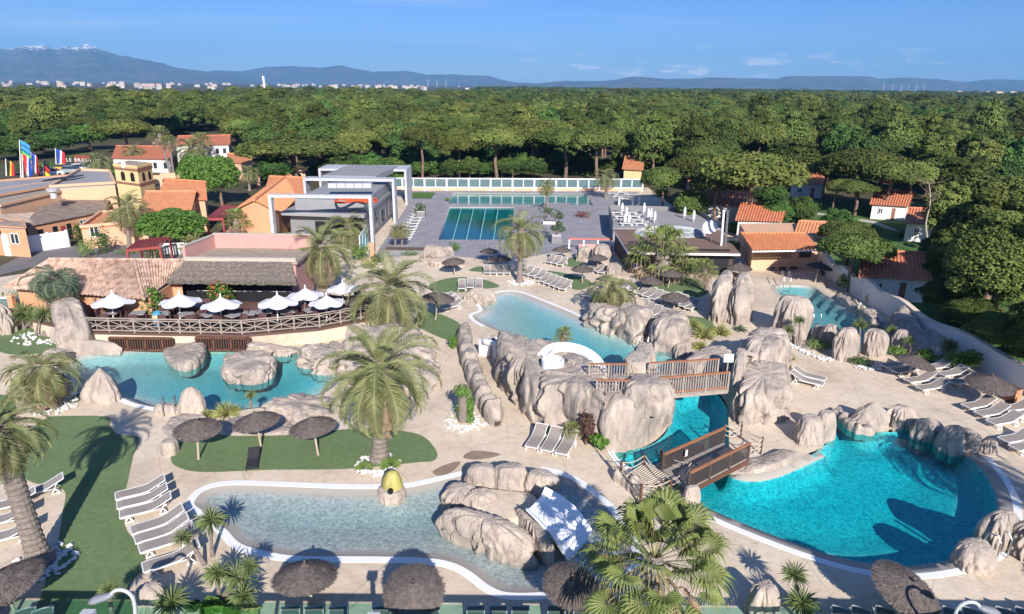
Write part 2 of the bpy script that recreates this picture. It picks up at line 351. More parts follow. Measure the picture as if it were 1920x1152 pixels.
def pool(px, depth_fn, floor, water, wl=-0.10, k=6, step=0.7, extra=()):
    lp = loop(px, k) if k > 0 else px; POOLS.append(lp)
    vs, fs, d = tri_fill(lp, step, extra)
    dep = [depth_fn(di, v) for di, v in zip(d, vs)]
    me = bpy.data.meshes.new('pool_basin'); me.from_pydata([(v.x, v.y, -q) for v, q in zip(vs, dep)], [], [tuple(f) for f in fs])
    me.materials.append(MATS[floor]); me.polygons.foreach_set('use_smooth', [True]*len(me.polygons)); 
    o = bpy.data.objects.new('pool_basin', me); COL.objects.link(o); tag(o, kind='structure')
    me = bpy.data.meshes.new('water'); me.from_pydata([(v.x, v.y, wl) for v in vs], [], [tuple(f) for f in fs])
    me.materials.append(MATS[water]); a = me.attributes.new('depth', 'FLOAT', 'POINT')
    a.data.foreach_set('value', [max(0.0, q+wl) for q in dep])
    o = bpy.data.objects.new('water', me); COL.objects.link(o); tag(o, kind='structure')
    return lp
ORD0 = ['first', 'second', 'third', 'fourth', 'fifth', 'sixth', 'seventh', 'eighth', 'ninth', 'tenth', 'eleventh', 'twelfth', 'thirteenth', 'fourteenth', 'fifteenth', 'sixteenth', 'seventeenth', 'eighteenth', 'nineteenth', 'twentieth']
_t = ['first', 'second', 'third', 'fourth', 'fifth', 'sixth', 'seventh', 'eighth', 'ninth']
ORD = ORD0+[d+'-'+u for d in ('twenty', 'thirty', 'forty', 'fifty', 'sixty') for u in _t]
random.seed(7)
# ------------------------------------------------------------------ base materials
mat('forest_floor', (.050, .052, .025), .95, scale=.08, col2=(.10, .085, .05))
mat('turf', (.135, .195, .085), .95, .08, scale=.5, bump=.3, bscale=40, fine=.12)
mat('lawn', (.07, .14, .03), .95, .25, scale=.6, bump=.3, bscale=20)
mat('asphalt', (.17, .16, .165), .9, .12, scale=.8, fine=.08)
mat('rim_white', (.80, .80, .80), .5, .03, scale=2)
mat('beige_strip', (.46, .42, .36), .8, .08, scale=3)
mat('pebble', (.62, .61, .60), .7, .08, scale=4)
mat('white_paint', (.78, .78, .78), .5, .03)
mat('bark', (.13, .09, .065), .95, .3, scale=4, bump=.6)
def plaza_mat():
    m = mat('plaza_stone', (.29, .28, .30), .75, .12, scale=.5, fine=.08)
    nt = m.node_tree; N = nt.nodes; L = nt.links; b = N['Principled BSDF']
    src = b.inputs['Base Color'].links[0].from_socket
    geo = N.new('ShaderNodeNewGeometry'); br = N.new('ShaderNodeTexBrick'); br.inputs['Scale'].default_value = 1.0
    br.inputs['Color1'].default_value = (1, 1, 1, 1); br.inputs['Color2'].default_value = (.72, .72, .75, 1); br.inputs['Mortar'].default_value = (1.5, 1.4, 1.35, 1)
    br.inputs['Brick Width'].default_value = 1.1; br.inputs['Row Height'].default_value = .55; br.inputs['Mortar Size'].default_value = .03
    L.new(geo.outputs['Position'], br.inputs[0])
    mx = N.new('ShaderNodeMix'); mx.data_type = 'RGBA'; mx.blend_type = 'MULTIPLY'; mx.inputs['Factor'].default_value = .8
    L.new(src, mx.inputs['A']); L.new(br.outputs[0], mx.inputs['B']); L.new(mx.outputs['Result'], b.inputs['Base Color'])
plaza_mat()
floor_mat('floor_pale', (.38, .38, .36), (.55, .55, .51), 6)
floor_mat('floor_kids', (.22, .25, .25), (.50, .54, .52), 6)
floor_mat('floor_lagoon', (.04, .25, .30), (.36, .68, .66), 7)  # high speckle contrast paints the lagoon's bright glints on its floor
floor_mat('floor_sport', (.03, .17, .17), (.05, .24, .23), 3)
water_mat('water_pale', (.85, .18, .10), 5)
water_mat('water_kids', (1.1, .45, .38), 5, .2)
water_mat('water_lagoon', (1.7, .22, .15), 6, .2)
water_mat('water_sport', (1.2, .25, .22), 5, .05)
# ------------------------------------------------------------------ pools
def dep_beach(mx, strip=.45, slope=.22):
    def f(d, v): return (d/strip*.10 if d < strip else .10+min(mx-.10, (d-strip)*slope))
    return f
def dep_left(d, v):
    x = v.x+9
    mx = .6+max(0, min(.7, (x+14)*.09)); return d/.3*.10 if d < .3 else .10+min(mx, (d-.3)*.9)
def dep_mid(d, v):
    mx = .25+max(0, min(1.0, (v.x+1)*.12)); return d/.35*.10 if d < .35 else .10+min(mx, (d-.35)*.45)
def dep_lagoon(d, v):
    q = proj((v.x, v.y, 0))
    if (q[0] < 1385 and q[1] < 885) or (q[1] < 850 and q[0] < 1800): return min(1.0, .15+d*4)
    if d < .5: return d/.5*.08
    if d < .7: return .08+(d-.5)/.2*.85
    return .93+min(.6, (d-.7)*.15)
def dep_box(dd):
    def f(d, v): return dd if d > .05 else 0
    return f
A_px = [(100, 706), (118, 682), (150, 665), (225, 655), (330, 648), (450, 646), (560, 650), (610, 680), (650, 700), (612, 735), (560, 752), (500, 763), (430, 772), (360, 776), (300, 766), (255, 757), (226, 746), (196, 744), (150, 738), (112, 724)]
B_px = [(886, 592), (905, 582), (900, 570), (915, 556), (945, 547), (975, 549), (1015, 564), (1060, 582), (1095, 598), (1160, 622), (1215, 640), (1280, 652), (1308, 672), (1300, 692), (1240, 706), (1190, 712), (1125, 704), (1060, 682), (1000, 654), (940, 624), (900, 606)]
L_px = [(1290, 948), (1284, 928), (1258, 912), (1210, 893), (1168, 868), (1152, 848), (1172, 838), (1212, 834), (1248, 808), (1262, 768), (1268, 738), (1330, 728), (1362, 758), (1366, 800), (1368, 845), (1376, 878), (1400, 888), (1440, 882), (1490, 862), (1535, 840), (1560, 815), (1562, 778), (1582, 772), (1612, 798), (1665, 806), (1720, 802), (1775, 824), (1835, 852), (1872, 890), (1894, 930), (1900, 975), (1886, 1020), (1840, 1052), (1770, 1070), (1690, 1076), (1600, 1064), (1500, 1034), (1400, 996), (1330, 966)]
C_px = [(368, 950), (366, 938), (386, 919), (430, 910), (520, 912), (620, 916), (700, 917), (765, 914), (840, 898), (900, 885), (1000, 882), (1060, 895), (1100, 920), (1140, 955), (1172, 1000), (1185, 1050), (1150, 1092), (1050, 1108), (960, 1112), (920, 1100), (885, 1074), (850, 1056), (800, 1047), (700, 1044), (560, 1043), (500, 1034), (452, 1020), (425, 994), (398, 968)]
D_px = [(1455, 537), (1518, 537), (1545, 552), (1600, 586), (1650, 625), (1625, 652), (1540, 640), (1500, 600), (1470, 560)]
E_px = [(843, 388), (965, 389), (957, 450), (822, 450)]
F_px = [(850, 362), (1102, 364), (1112, 386), (1072, 385), (1070, 381), (1020, 380), (1018, 385), (840, 383)]
lpA = pool(A_px, dep_left, 'floor_pale', 'water_pale', extra=(.3,))
lpB = pool(B_px, dep_mid, 'floor_pale', 'water_pale', extra=(.35,))
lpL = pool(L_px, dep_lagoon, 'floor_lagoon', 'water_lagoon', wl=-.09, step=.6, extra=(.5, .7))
lpC = pool(C_px, dep_beach(.42, .34, .12), 'floor_kids', 'water_kids', step=.6, extra=(.34,))
lpD = pool(D_px, dep_box(1.0), 'floor_pale', 'water_pale', step=.8)
lpE = pool(E_px, dep_box(1.6), 'floor_sport', 'water_sport', wl=-.15, k=1, step=1.5)
lpF = pool(F_px, dep_box(1.3), 'floor_sport', 'water_sport', wl=-.15, k=1, step=1.5)
# ------------------------------------------------------------------ ground sheets
deck_px = [(-250, 1400), (-420, 760), (-250, 560), (0, 520), (330, 470), (440, 440), (520, 420), (690, 350), (1215, 352), (1300, 415), (1380, 440), (1545, 512), (1612, 561), (1665, 592), (1752, 648), (1802, 672), (1862, 704), (1930, 742), (2300, 930), (2500, 1400)]
deck = loop(deck_px, 1)
sheet('terrain', [[(-9000, -300), (9000, -300), (9000, 16000), (-9000, 16000)], deck], 0, 'forest_floor')
plaza_px = [(700, 484), (770, 376), (690, 352), (1214, 354), (1160, 380), (1160, 450), (1080, 480), (1060, 470), (960, 488), (800, 478)]
plaza = loop(plaza_px, 1)
sheet('ground', [deck, plaza]+[lpA, lpB, lpL, lpC, lpD], 0, 'deck')
sheet('plaza', [plaza, lpE, lpF], 0.0, 'plaza_stone')
def rimband(lp, w, name, m='rim_white', z=.012, keep=None):
    """white band just outside an outline; keep(p) says where it shows"""
    o = offset_loop(lp, w); mb = MB(); n = len(lp)
    for i in range(n):
        j = (i+1) % n
        if keep and not keep(proj((lp[i][0], lp[i][1], 0))): continue
        a, b, c, d = lp[i], lp[j], o[j], o[i]
        mb.add([(a[0], a[1], z), (b[0], b[1], z), (c[0], c[1], z), (d[0], d[1], z), (a[0], a[1], -.05), (b[0], b[1], -.05), (c[0], c[1], -.05), (d[0], d[1], -.05)], [(0, 1, 2, 3), (0, 1, 5, 4), (2, 3, 7, 6)])
    ob = mb.build(name, m); tag(ob, kind='structure'); return ob
rimband(lpA, .30, 'pool_rim', keep=lambda q: q[1] > 715 and q[0] < 320)
rimband(lpB, .30, 'pool_rim', keep=lambda q: (q[0] < 1090 and q[1] < 612))
rimband(lpC, .34, 'pool_rim', keep=lambda q: not (860 < q[0] < 1010 and q[1] < 900))
rimband(lpL, .30, 'pool_rim', keep=lambda q: (q[1] > 942 and q[0] > 1280) or (q[0] > 1835 and q[1] > 850) or (q[0] < 1215 and q[1] > 843))
rimband(lpD, .35, 'pool_rim', m='beige_strip', keep=lambda q: q[1] < 560)
rimband(lpE, .5, 'pool_rim', m='plaza_stone'); rimband(lpF, .5, 'pool_rim', m='plaza_stone')
turfs = [
 [(85, 786), (110, 781), (200, 782), (206, 798), (222, 815), (260, 821), (250, 855), (240, 900), (231, 945), (236, 992), (262, 1025), (274, 1058), (250, 1088), (241, 1112), (256, 1160), (82, 1160), (84, 1100), (106, 1030), (118, 960), (122, 924), (100, 912), (60, 905), (34, 880), (44, 820)],
 [(-60, 738), (0, 740), (24, 752), (30, 772), (14, 800), (-60, 830)],
 [(128, 752), (150, 737), (156, 745), (150, 752), (140, 756)],
 [(320, 858), (334, 833), (352, 824), (400, 814), (440, 818), (560, 816), (620, 808), (700, 804), (785, 815), (818, 846), (814, 864), (780, 868), (650, 880), (500, 882), (380, 886), (332, 876)],
 [(778, 596), (792, 585), (820, 588), (850, 600), (864, 612), (858, 634), (836, 637), (800, 622), (780, 610)],
 [(807, 533), (850, 521), (900, 523), (937, 537), (905, 543), (860, 549), (815, 546)],
 [(880, 508), (900, 500), (930, 505), (925, 511)],
 [(974, 506), (1010, 506), (1060, 513), (1104, 526), (1104, 538), (1080, 544), (1040, 530), (990, 518)],
 [(1045, 486), (1085, 484), (1098, 492), (1080, 501), (1060, 498)],
 [(1180, 532), (1230, 530), (1300, 522), (1330, 545), (1290, 562), (1220, 548)],
 [(1200, 572), (1260, 588), (1330, 600), (1330, 625), (1260, 610), (1200, 586)],
 [(1120, 548), (1165, 555), (1175, 575), (1150, 572)],
 [(0, 628), (40, 610), (110, 640), (130, 650), (60, 665), (0, 660)],
]
for t in turfs: sheet('lawn', [loop(t, 5)], .016, 'turf')
mat('stain', (.26, .19, .14), .95, .25, scale=3)
for s_ in ([(812, 884), (835, 872), (862, 866), (858, 876), (838, 890), (818, 892)], [(868, 858), (885, 846), (920, 848), (938, 853), (915, 860), (885, 862)]): sheet('ground', [loop(s_, 4)], .010, 'stain')
# grassy garden behind the long wall, asphalt yard on the left, small lawn by the bar
sheet('lawn', [[P(x, y).to_2d() for x, y in [(1330, 395), (1700, 380), (2300, 430), (2600, 1000), (1935, 742), (1862, 702), (1802, 670), (1752, 646), (1665, 590), (1612, 559), (1545, 510), (1390, 440)]]], .012, 'lawn')
sheet('lawn', [[P(x, y).to_2d() for x, y in [(773, 361), (817, 361), (808, 373), (768, 373)]]], .016, 'lawn')
sheet('road', [[P(x, y).to_2d() for x, y in [(-300, 520), (0, 500), (60, 470), (130, 462), (330, 455), (420, 470), (330, 486), (120, 487), (0, 516), (-300, 560)]]], .008, 'asphalt')
sheet('road', [[P(x, y).to_2d() for x, y in [(1150, 352), (1172, 352), (1185, 325), (1178, 322)]]], .012, 'asphalt')
sheet('path', [smooth_poly for smooth_poly in [[P(x, y).to_2d() for x, y in [(1440, 392), (1540, 400), (1640, 415), (1700, 438), (1840, 470), (1840, 474), (1700, 443), (1635, 419), (1540, 404), (1440, 396)]]]], .018, 'beige_strip')
# ------------------------------------------------------------------ sculpted rocks
def resample(lp, n):
    A = np.array([tuple(p)[:2] for p in lp]); B = np.vstack([A, A[:1]]); s = np.r_[0, np.cumsum(np.hypot(*np.diff(B, axis=0).T))]
    t = np.linspace(0, s[-1], n, endpoint=False); return [(np.interp(q, s, B[:, 0]), np.interp(q, s, B[:, 1])) for q in t]
def rock_mesh(mb, lp, h, z0=0.0, e1=.35, e2=.8, flute=.12, ff=9, rough=.10, seed=0, lean=(0, 0), deep=.5, n=150, rings=22, tilt=(0, 0)):
    pts = resample(offset_loop(lp, -min(.25, .10*math.sqrt(abs(area2(lp)))*(flute*4+rough))), n); cx = sum(p[0] for p in pts)/n; cy = sum(p[1] for p in pts)/n
    size = math.sqrt(abs(area2(lp))); ff_ = ff; rnd = random.Random(seed); sx = rnd.uniform(0, 100)
    vs = []
    grooves = [(rnd.uniform(0, 2*math.pi), rnd.uniform(.03, .085), rnd.uniform(.5, 1.5)) for _ in range(int(ff*1.1))]
    if tilt == (0, 0): tilt = (rnd.uniform(-.16, .16), rnd.uniform(-.10, .20))
    e1 = e1*rnd.uniform(.9, 1.5)
    for r in range(rings+1):
        a = (r-1)/(rings-1)*math.pi/2 if r > 0 else 0
        s = max(0.0, math.cos(a))**e1 if r < rings else 0.0; z = h*max(0, math.sin(a))**e2
        if r == 0: s = .93; z = -deep
        for k in range(n):
            ang = 2*math.pi*k/n; x = cx+(pts[k][0]-cx)*s; y = cy+(pts[k][1]-cy)*s
            hz = max(0, z)/max(h, .01)
            # vertical folds with sharp creases between them
            wp = noise.noise(Vector((math.cos(ang)*2+sx, math.sin(ang)*2, hz*2.2)))*.9; fo = 2.1*abs(noise.noise(Vector((math.cos(ang)*ff_*.30+sx+wp, math.sin(ang)*ff_*.30+wp, hz*.9))))**.6-.95
            cre = -sum(w*math.exp(-((((ang+.25*math.sin(hz*3+g*5)-g+math.pi) % (2*math.pi)-math.pi)/wd)**2)) for g, wd, w in grooves)
            am = flute*size*(1-.25*hz)*(s**1.1)
            dx, dy = x-cx, y-cy; L = math.hypot(dx, dy)+1e-6
            disp = am*(fo*1.15+cre*.6)
            q = Vector((x*1.1+sx, y*1.1, z*1.1)); f3 = noise.fractal(q, 1.0, 2.0, 4)*rough*size*.5
            x += dx/L*(disp+f3*s); y += dy/L*(disp+f3*s)
            zz = z+(f3*.9+am*cre*.35)*hz + (tilt[0]*dx+tilt[1]*dy)*hz
            x += lean[0]*hz*h; y += lean[1]*hz*h
            vs.append((x, y, z0+zz))
    fs = []
    for r in range(rings):
        for k in range(n):
            k2 = (k+1) % n; fs.append((r*n+k, r*n+k2, (r+1)*n+k2, (r+1)*n+k))
    if area2(pts) < 0: fs = [f[::-1] for f in fs]
    mb.add(vs, fs)
ROCKN = [0]
def rockp(px, h, label, zf=0.0, group=None, name='rock', cat='rock', m='rock', **kw):
    lp = loop(px, 4, zf); mb = MB(); ROCKN[0] += 1
    kw.setdefault('seed', ROCKN[0]); kw.setdefault('z0', zf)
    rock_mesh(mb, lp, h, **kw); o = mb.build(name, m, smooth=True); return tag(o, label, cat, group)
def boulder(x0, x1, yt, yb, label, depth=.7, peak=0.0, group=None, zf=0, **kw):
    """rock seen between columns x0..x1, top row yt, foot row yb"""
    a = P(x0, yb, zf); b = P(x1, yb, zf); w = (b-a).length; c = P((x0+x1)/2, yb, zf)
    cy = c.y+depth*w/2; cx = P((x0+x1)/2, proj((c.x, cy, zf))[1], zf).x
    h = PY((x0+x1)/2, yt, cy+depth*w*.2).z-zf
    rnd = random.Random(int(x0*7+yb)); lp = []
    for k in range(12):
        t = 2*math.pi*k/12; r = rnd.uniform(.92, 1.06); c_, s_ = math.cos(t), math.sin(t)
        lp.append(Vector((cx+w/2*r*math.copysign(abs(c_)**.85, c_), cy+depth*w/2*r*math.copysign(abs(s_)**.85, s_))))
    mb = MB(); ROCKN[0] += 1; kw.setdefault('seed', ROCKN[0]); kw.setdefault('z0', zf)
    lean = (peak*w/2/max(h, .1), 0); kw.setdefault('e1', .55)
    rock_mesh(mb, smooth_loop(lp, 4), h, lean=lean, **kw)
    o = mb.build('rock', 'rock', smooth=True); return tag(o, label, 'rock', group)
def ridge(px, w, h, label, zf=0, name='rock_wall', seed=3, sub=14):
    """low rough wall of rock along a line of pixels"""
    ln = smooth_line([P(x, y, zf) for x, y in px], sub); n = 14; vs = []
    for i, p in enumerate(ln):
        d = (ln[min(i+1, len(ln)-1)]-ln[max(i-1, 0)]).normalized(); x = Vector((d.y, -d.x, 0))
        endf = min(1, .25+min(i, len(ln)-1-i)*.25)
        lump = 1+.06*math.sin(i*1.15+seed)+.45*noise.noise(Vector((i*.35, seed, 0)))
        for k in range(n+1):
            t = math.pi*k/n; c, s = math.cos(t), math.sin(t)
            rr = 1+.25*noise.noise(p*1.5+Vector((k*.3, 0, seed)))
            q = p+x*(math.copysign(abs(c)**.7, c)*w/2*lump*rr*endf)+Vector((0, 0, (abs(s)**.6)*h*lump*rr*endf-(.4 if k in (0, n) else 0)))
            vs.append(q)
    fs = [(i*(n+1)+k, i*(n+1)+k+1, (i+1)*(n+1)+k+1, (i+1)*(n+1)+k) for i in range(len(ln)-1) for k in range(n)]
    e = (len(ln)-1)*(n+1); fs += [tuple(range(n+1)), tuple(e+k for k in range(n, -1, -1))]
    mb = MB(); mb.add(vs, fs); o = mb.build(name, 'rock', smooth=True); return tag(o, label, 'rock wall')
# left lagoon
rockp([(100, 652), (98, 630), (128, 617), (172, 622), (186, 640), (178, 654), (150, 662), (112, 666)], 2.7, 'tall rounded rock hump at the left end of the terrace railing', flute=.10, ff=5)
boulder(124, 232, 636, 664, 'long low rock ledge between the tall hump and the left brown grille', depth=.25, flute=.05)
rockp([(303, 658), (318, 649), (345, 646), (383, 651), (391, 665), (368, 690), (345, 696), (318, 686)], .42, 'flat grey heart-shaped rock standing in the water below the terrace', e1=.16, flute=.02, ff=12, rough=.05)
rockp([(414, 697), (428, 682), (475, 676), (514, 681), (519, 700), (500, 717), (450, 722), (417, 714)], .85, 'flat-topped rock island in the middle of the left lagoon', e1=.12, flute=.04, ff=12, rough=.07)
rockp([(550, 684), (574, 662), (620, 655), (690, 660), (690, 700), (640, 706), (580, 700)], .7, 'rough low rock bank at the right end of the left lagoon', e1=.2, rough=.16)
rockp([(462, 664), (470, 655), (560, 654), (562, 662), (520, 668)], .45, 'narrow rock lip of the right lagoon wall under the terrace', e1=.2)
boulder(152, 232, 686, 760, 'pointed beige rock with a side shoulder at the left lagoon edge', depth=.6, peak=.15, e1=1.6, e2=1.0, flute=.08, ff=5)
boulder(334, 391, 722, 784, 'pointed beige rock by the pool ladder at the lagoon edge', depth=.7, peak=.1, e1=1.1, e2=.9, flute=.06, ff=5)
boulder(288, 340, 755, 780, 'flat grey stone beside the pool ladder', depth=.5, flute=.05, e1=.4)
rockp([(488, 775), (520, 756), (565, 742), (612, 745), (640, 765), (590, 792), (510, 798)], .5, 'low rounded rock rim with striped grasses at the lagoon edge', e1=.25)
rockp([(640, 700), (636, 655), (700, 640), (762, 642), (800, 655), (826, 700), (820, 735), (760, 745), (680, 738)], 1.35, 'broad smooth rock mound behind the largest palm', e1=.45, flute=.05)
boulder(648, 684, 608, 664, 'upright grey stone beside the end of the terrace railing', depth=.6, e1=.3)
boulder(-30, 34, 566, 632, 'rounded rock at the far left edge below the orange posts', depth=.7)
boulder(6, 42, 686, 722, 'small beige boulder in front of the leaning left palm', depth=.8); boulder(36, 76, 682, 742, 'beige boulder right behind the stubby palm trunk', depth=.8)
boulder(84, 132, 652, 690, 'flat beige stone below the tall rock hump', depth=.8, e1=.3)
boulder(303, 336, 822, 858, 'small round flat grey stone at the tip of the long lawn', depth=1.0, e1=.3, flute=.02, rough=.04)
rockp([(306, 818), (312, 795), (350, 780), (400, 790), (398, 812), (350, 830)], .16, 'flat pale rock slab under the left thatched parasol', e1=.3, flute=.04)
rockp([(410, 800), (440, 782), (520, 785), (560, 800), (550, 816), (440, 818)], .14, 'flat pale rock slab under the middle thatched parasol', e1=.3, flute=.04)
boulder(252, 318, 1092, 1165, 'mauve boulder among the spiky plants at the bottom left', depth=.9, e1=.5)
# low wall, slide start and the central rock
ridge([(872, 625), (872, 655), (882, 692), (896, 730), (912, 765), (934, 800)], .9, .95, 'long low rock wall beside the ramp')
rockp([(966, 745), (975, 712), (1010, 697), (1060, 700), (1110, 716), (1152, 742), (1150, 765), (1000, 785)], 1.9, 'rock plateau carrying the white slide basin', e1=.12, flute=.03, rough=.05)
rockp([(921, 702), (932, 684), (985, 696), (1035, 725), (1050, 800), (1002, 804), (970, 778), (940, 748)], 2.35, 'tall fluted rock face at the left end of the central rock', e1=.14, flute=.13, ff=14, rough=.06, n=140)
rockp([(1000, 802), (1010, 745), (1060, 738), (1115, 746), (1150, 795), (1140, 840), (1118, 838), (1060, 813), (1030, 808)], 2.5, 'tall fluted rock face behind the three loungers', e1=.13, flute=.10, ff=12, rough=.06, n=140)
rockp([(1112, 815), (1122, 780), (1180, 768), (1240, 768), (1266, 772), (1264, 790), (1250, 806), (1216, 832), (1190, 845), (1150, 851), (1122, 842)], 2.55, 'big smooth rock bulging over the canyon pool', e1=.16, flute=.035, ff=6, rough=.05, n=120)
rockp([(1165, 752), (1180, 735), (1230, 732), (1262, 742), (1262, 762), (1220, 768), (1175, 768)], 1.1, 'rock block standing on the big smooth rock between the bridges', zf=2.0, e1=.2, flute=.06)
rockp([(1164, 712), (1175, 700), (1205, 700), (1220, 712), (1214, 724), (1175, 724)], 1.25, 'rock pillar between the two far bridge railings', zf=1.8, e1=.2, flute=.06)
rockp([(1180, 700), (1200, 692), (1225, 700), (1226, 728), (1200, 732), (1178, 724)], 1.9, 'rock pier carrying the middle of the wooden bridges', e1=.2)
rockp([(1366, 778), (1370, 748), (1400, 738), (1470, 742), (1484, 770), (1472, 797), (1430, 800), (1392, 804), (1372, 796)], 2.1, 'wide fluted rock face right of the canyon pool', e1=.15, flute=.10, ff=13, rough=.06, n=140)
rockp([(1362, 757), (1366, 738), (1385, 736), (1396, 752), (1386, 772), (1368, 772)], 2.9, 'rock post at the right end of the long wooden bridge', e1=.25, flute=.08)
rockp([(1372, 712), (1382, 690), (1425, 680), (1468, 684), (1476, 705), (1472, 726), (1420, 738), (1380, 732)], 2.7, 'grey rock with a black cave mouth', e1=.3, flute=.09, ff=8)
rockp([(1274, 702), (1300, 690), (1350, 688), (1378, 702), (1376, 722), (1330, 724), (1285, 716)], 1.45, 'grey rolled rock above the dark end of the middle pool', e1=.25, flute=.09)
rockp([(1400, 690), (1440, 668), (1474, 668), (1480, 720), (1440, 730)], 2.4, 'streaked grey rock behind the cave', e1=.4)
rockp([(1322, 596), (1330, 582), (1362, 578), (1374, 592), (1366, 606), (1335, 606)], 3.3, 'tall grey rock tower, left of the pair by the thatched parasol', e1=.35, flute=.12, ff=7, lean=(.05, 0))
rockp([(1360, 602), (1372, 584), (1400, 584), (1409, 597), (1404, 611), (1370, 612)], 3.3, 'tall grey rock tower, right of the pair by the thatched parasol', e1=.3, flute=.10, ff=7)
rockp([(1087, 604), (1108, 590), (1160, 592), (1216, 610), (1214, 640), (1192, 644), (1150, 630), (1115, 617)], 1.5, 'long boulder along the middle pool with a palm behind it', e1=.3, flute=.09, ff=9)
rockp([(1214, 651), (1220, 632), (1250, 621), (1288, 631), (1294, 650), (1268, 661), (1232, 658)], 1.85, 'round boulder right of the small pool steps', e1=.4, flute=.07, ff=7)
boulder(1160, 1212, 555, 592, 'small boulder behind the long one, among the palm grasses', depth=.7)
boulder(864, 933, 539, 572, 'small striped cone rock at the tip of the middle pool', depth=.7, e1=.7)
boulder(1262, 1300, 640, 668, 'brown rock at the corner under the grasses', depth=.7)
# slabs of the central ramp
# upper right pool
boulder(1441, 1521, 553, 640, 'large grey boulder at the near end of the upper right pool', depth=.8, e1=.45, flute=.09)
boulder(1472, 1512, 610, 645, 'low pinkish rock at the foot of the large grey boulder', depth=.5)
for a in [(1519, 1546, 610, 642, 'smallest rock at the left of the row by the upper pool'), (1534, 1573, 607, 655, 'slanted rock, second of the row by the upper pool'), (1555, 1606, 612, 680, 'striped pointed rock in the row by the upper pool'), (1611, 1660, 614, 672, 'tall rounded rock in front of the thin tree by the upper pool'), (1667, 1701, 616, 662, 'narrow standing rock right of the thin tree')]:
    boulder(*a, depth=.8, e1=.38, flute=.12, ff=7)
rockp([(1660, 622), (1672, 606), (1700, 610), (1732, 640), (1722, 652), (1690, 640)], 1.4, 'long slab of rock leaning down from the wavy wall', e1=.5)
rockp([(1692, 660), (1705, 640), (1750, 642), (1778, 656), (1770, 674), (1720, 672)], .9, 'flat fluted rock at the foot of the wavy wall', e1=.25, flute=.10)
rockp([(1560, 560), (1580, 553), (1625, 585), (1660, 612), (1640, 622), (1600, 590)], .55, 'low rock bank along the upper right pool', e1=.35, flute=.09, ff=14, rough=.2)
boulder(1628, 1645, 598, 618, 'small pale stone in the corner of the upper pool', depth=.8)
# big lagoon
boulder(1487, 1546, 776, 840, 'smooth egg-shaped rock at the lagoon edge, left of the pair', depth=.8, e1=.5, flute=.05); boulder(1524, 1564, 768, 826, 'smooth rock behind the egg-shaped one at the lagoon inlet', depth=.9, e1=.5, flute=.05)
boulder(1588, 1668, 748, 808, 'pointed rock at the lagoon inlet', depth=.6, e1=1.7, e2=1.1, flute=.08, ff=5, peak=.1)
boulder(1654, 1722, 758, 806, 'low rounded rock right of the pointed one on the lagoon rim', depth=.8, e1=.6); boulder(1704, 1768, 784, 830, 'flat rolled rock in the middle of the lagoon rim', depth=.7, e1=.4, flute=.1)
boulder(1752, 1838, 796, 856, 'fluted rounded rock near the right end of the lagoon rim', depth=.7, e1=.4, flute=.12); boulder(1834, 1868, 820, 856, 'small round stone ending the lagoon rim', depth=.8)
ridge([(1562, 772), (1580, 786), (1604, 806), (1640, 812)], .5, .35, 'low rock kerb along the lagoon inlet', seed=9)
boulder(1783, 1863, 1012, 1080, 'rounded boulder left of the lagoon ladder', depth=.8, e1=.5, flute=.06); boulder(1830, 1912, 952, 1042, 'dark creased boulder at the right lagoon edge', depth=.8, e1=.5); boulder(1884, 1975, 975, 1062, 'creased boulder at the right edge of the picture behind the ladder', depth=.8, e1=.5)
boulder(1392, 1462, 1088, 1175, 'fluted mauve rock at the bottom edge beside the spiky plants', depth=.9, e1=.45); boulder(1276, 1312, 908, 968, 'pinkish rock at the foot of the walkway by the lagoon', depth=.7, e1=.4, flute=.05)
rockp([(1345, 868), (1400, 862), (1470, 850), (1500, 862), (1440, 886), (1398, 890), (1365, 884)], .22, 'flat beige rock lip between the two walkway ends', e1=.3, flute=.03)
# slide island in the front pool
boulder(868, 936, 866, 926, 'creased rock at the back left of the slide island', depth=.6, e1=.35, flute=.06, ff=4); boulder(920, 992, 868, 930, 'widest creased rock at the back of the slide island', depth=.6, e1=.3, flute=.06, ff=4); boulder(980, 1052, 882, 936, 'creased rock at the back right of the slide island', depth=.6, e1=.3, flute=.05, ff=4)
boulder(826, 900, 906, 962, 'rounded rock at the left side of the slide island', depth=.9, e1=.4); boulder(862, 938, 918, 968, 'rock with a dark slit beside the slide island steps', depth=.6, e1=.3)
rockp([(810, 993), (850, 986), (900, 988), (955, 1003), (1004, 1030), (1008, 1060), (975, 1066), (930, 1052), (880, 1030), (842, 1014)], 1.15, 'long pale fluted rock shaped like a shell, front of the slide island', e1=.5, flute=.10, ff=14, rough=.05, n=120)
rockp([(958, 974), (975, 968), (1010, 1003), (1038, 1036), (1040, 1056), (1016, 1052), (984, 1015)], .8, 'thin ribbed rock fin beside the white slide', e1=.25, flute=.10, ff=12)
rockp([(880, 965), (890, 935), (990, 935), (1010, 950), (985, 985), (955, 1000), (900, 985)], .5, 'flat beige floor in the middle of the slide island', m='deck', e1=.08, flute=.02, rough=.02)
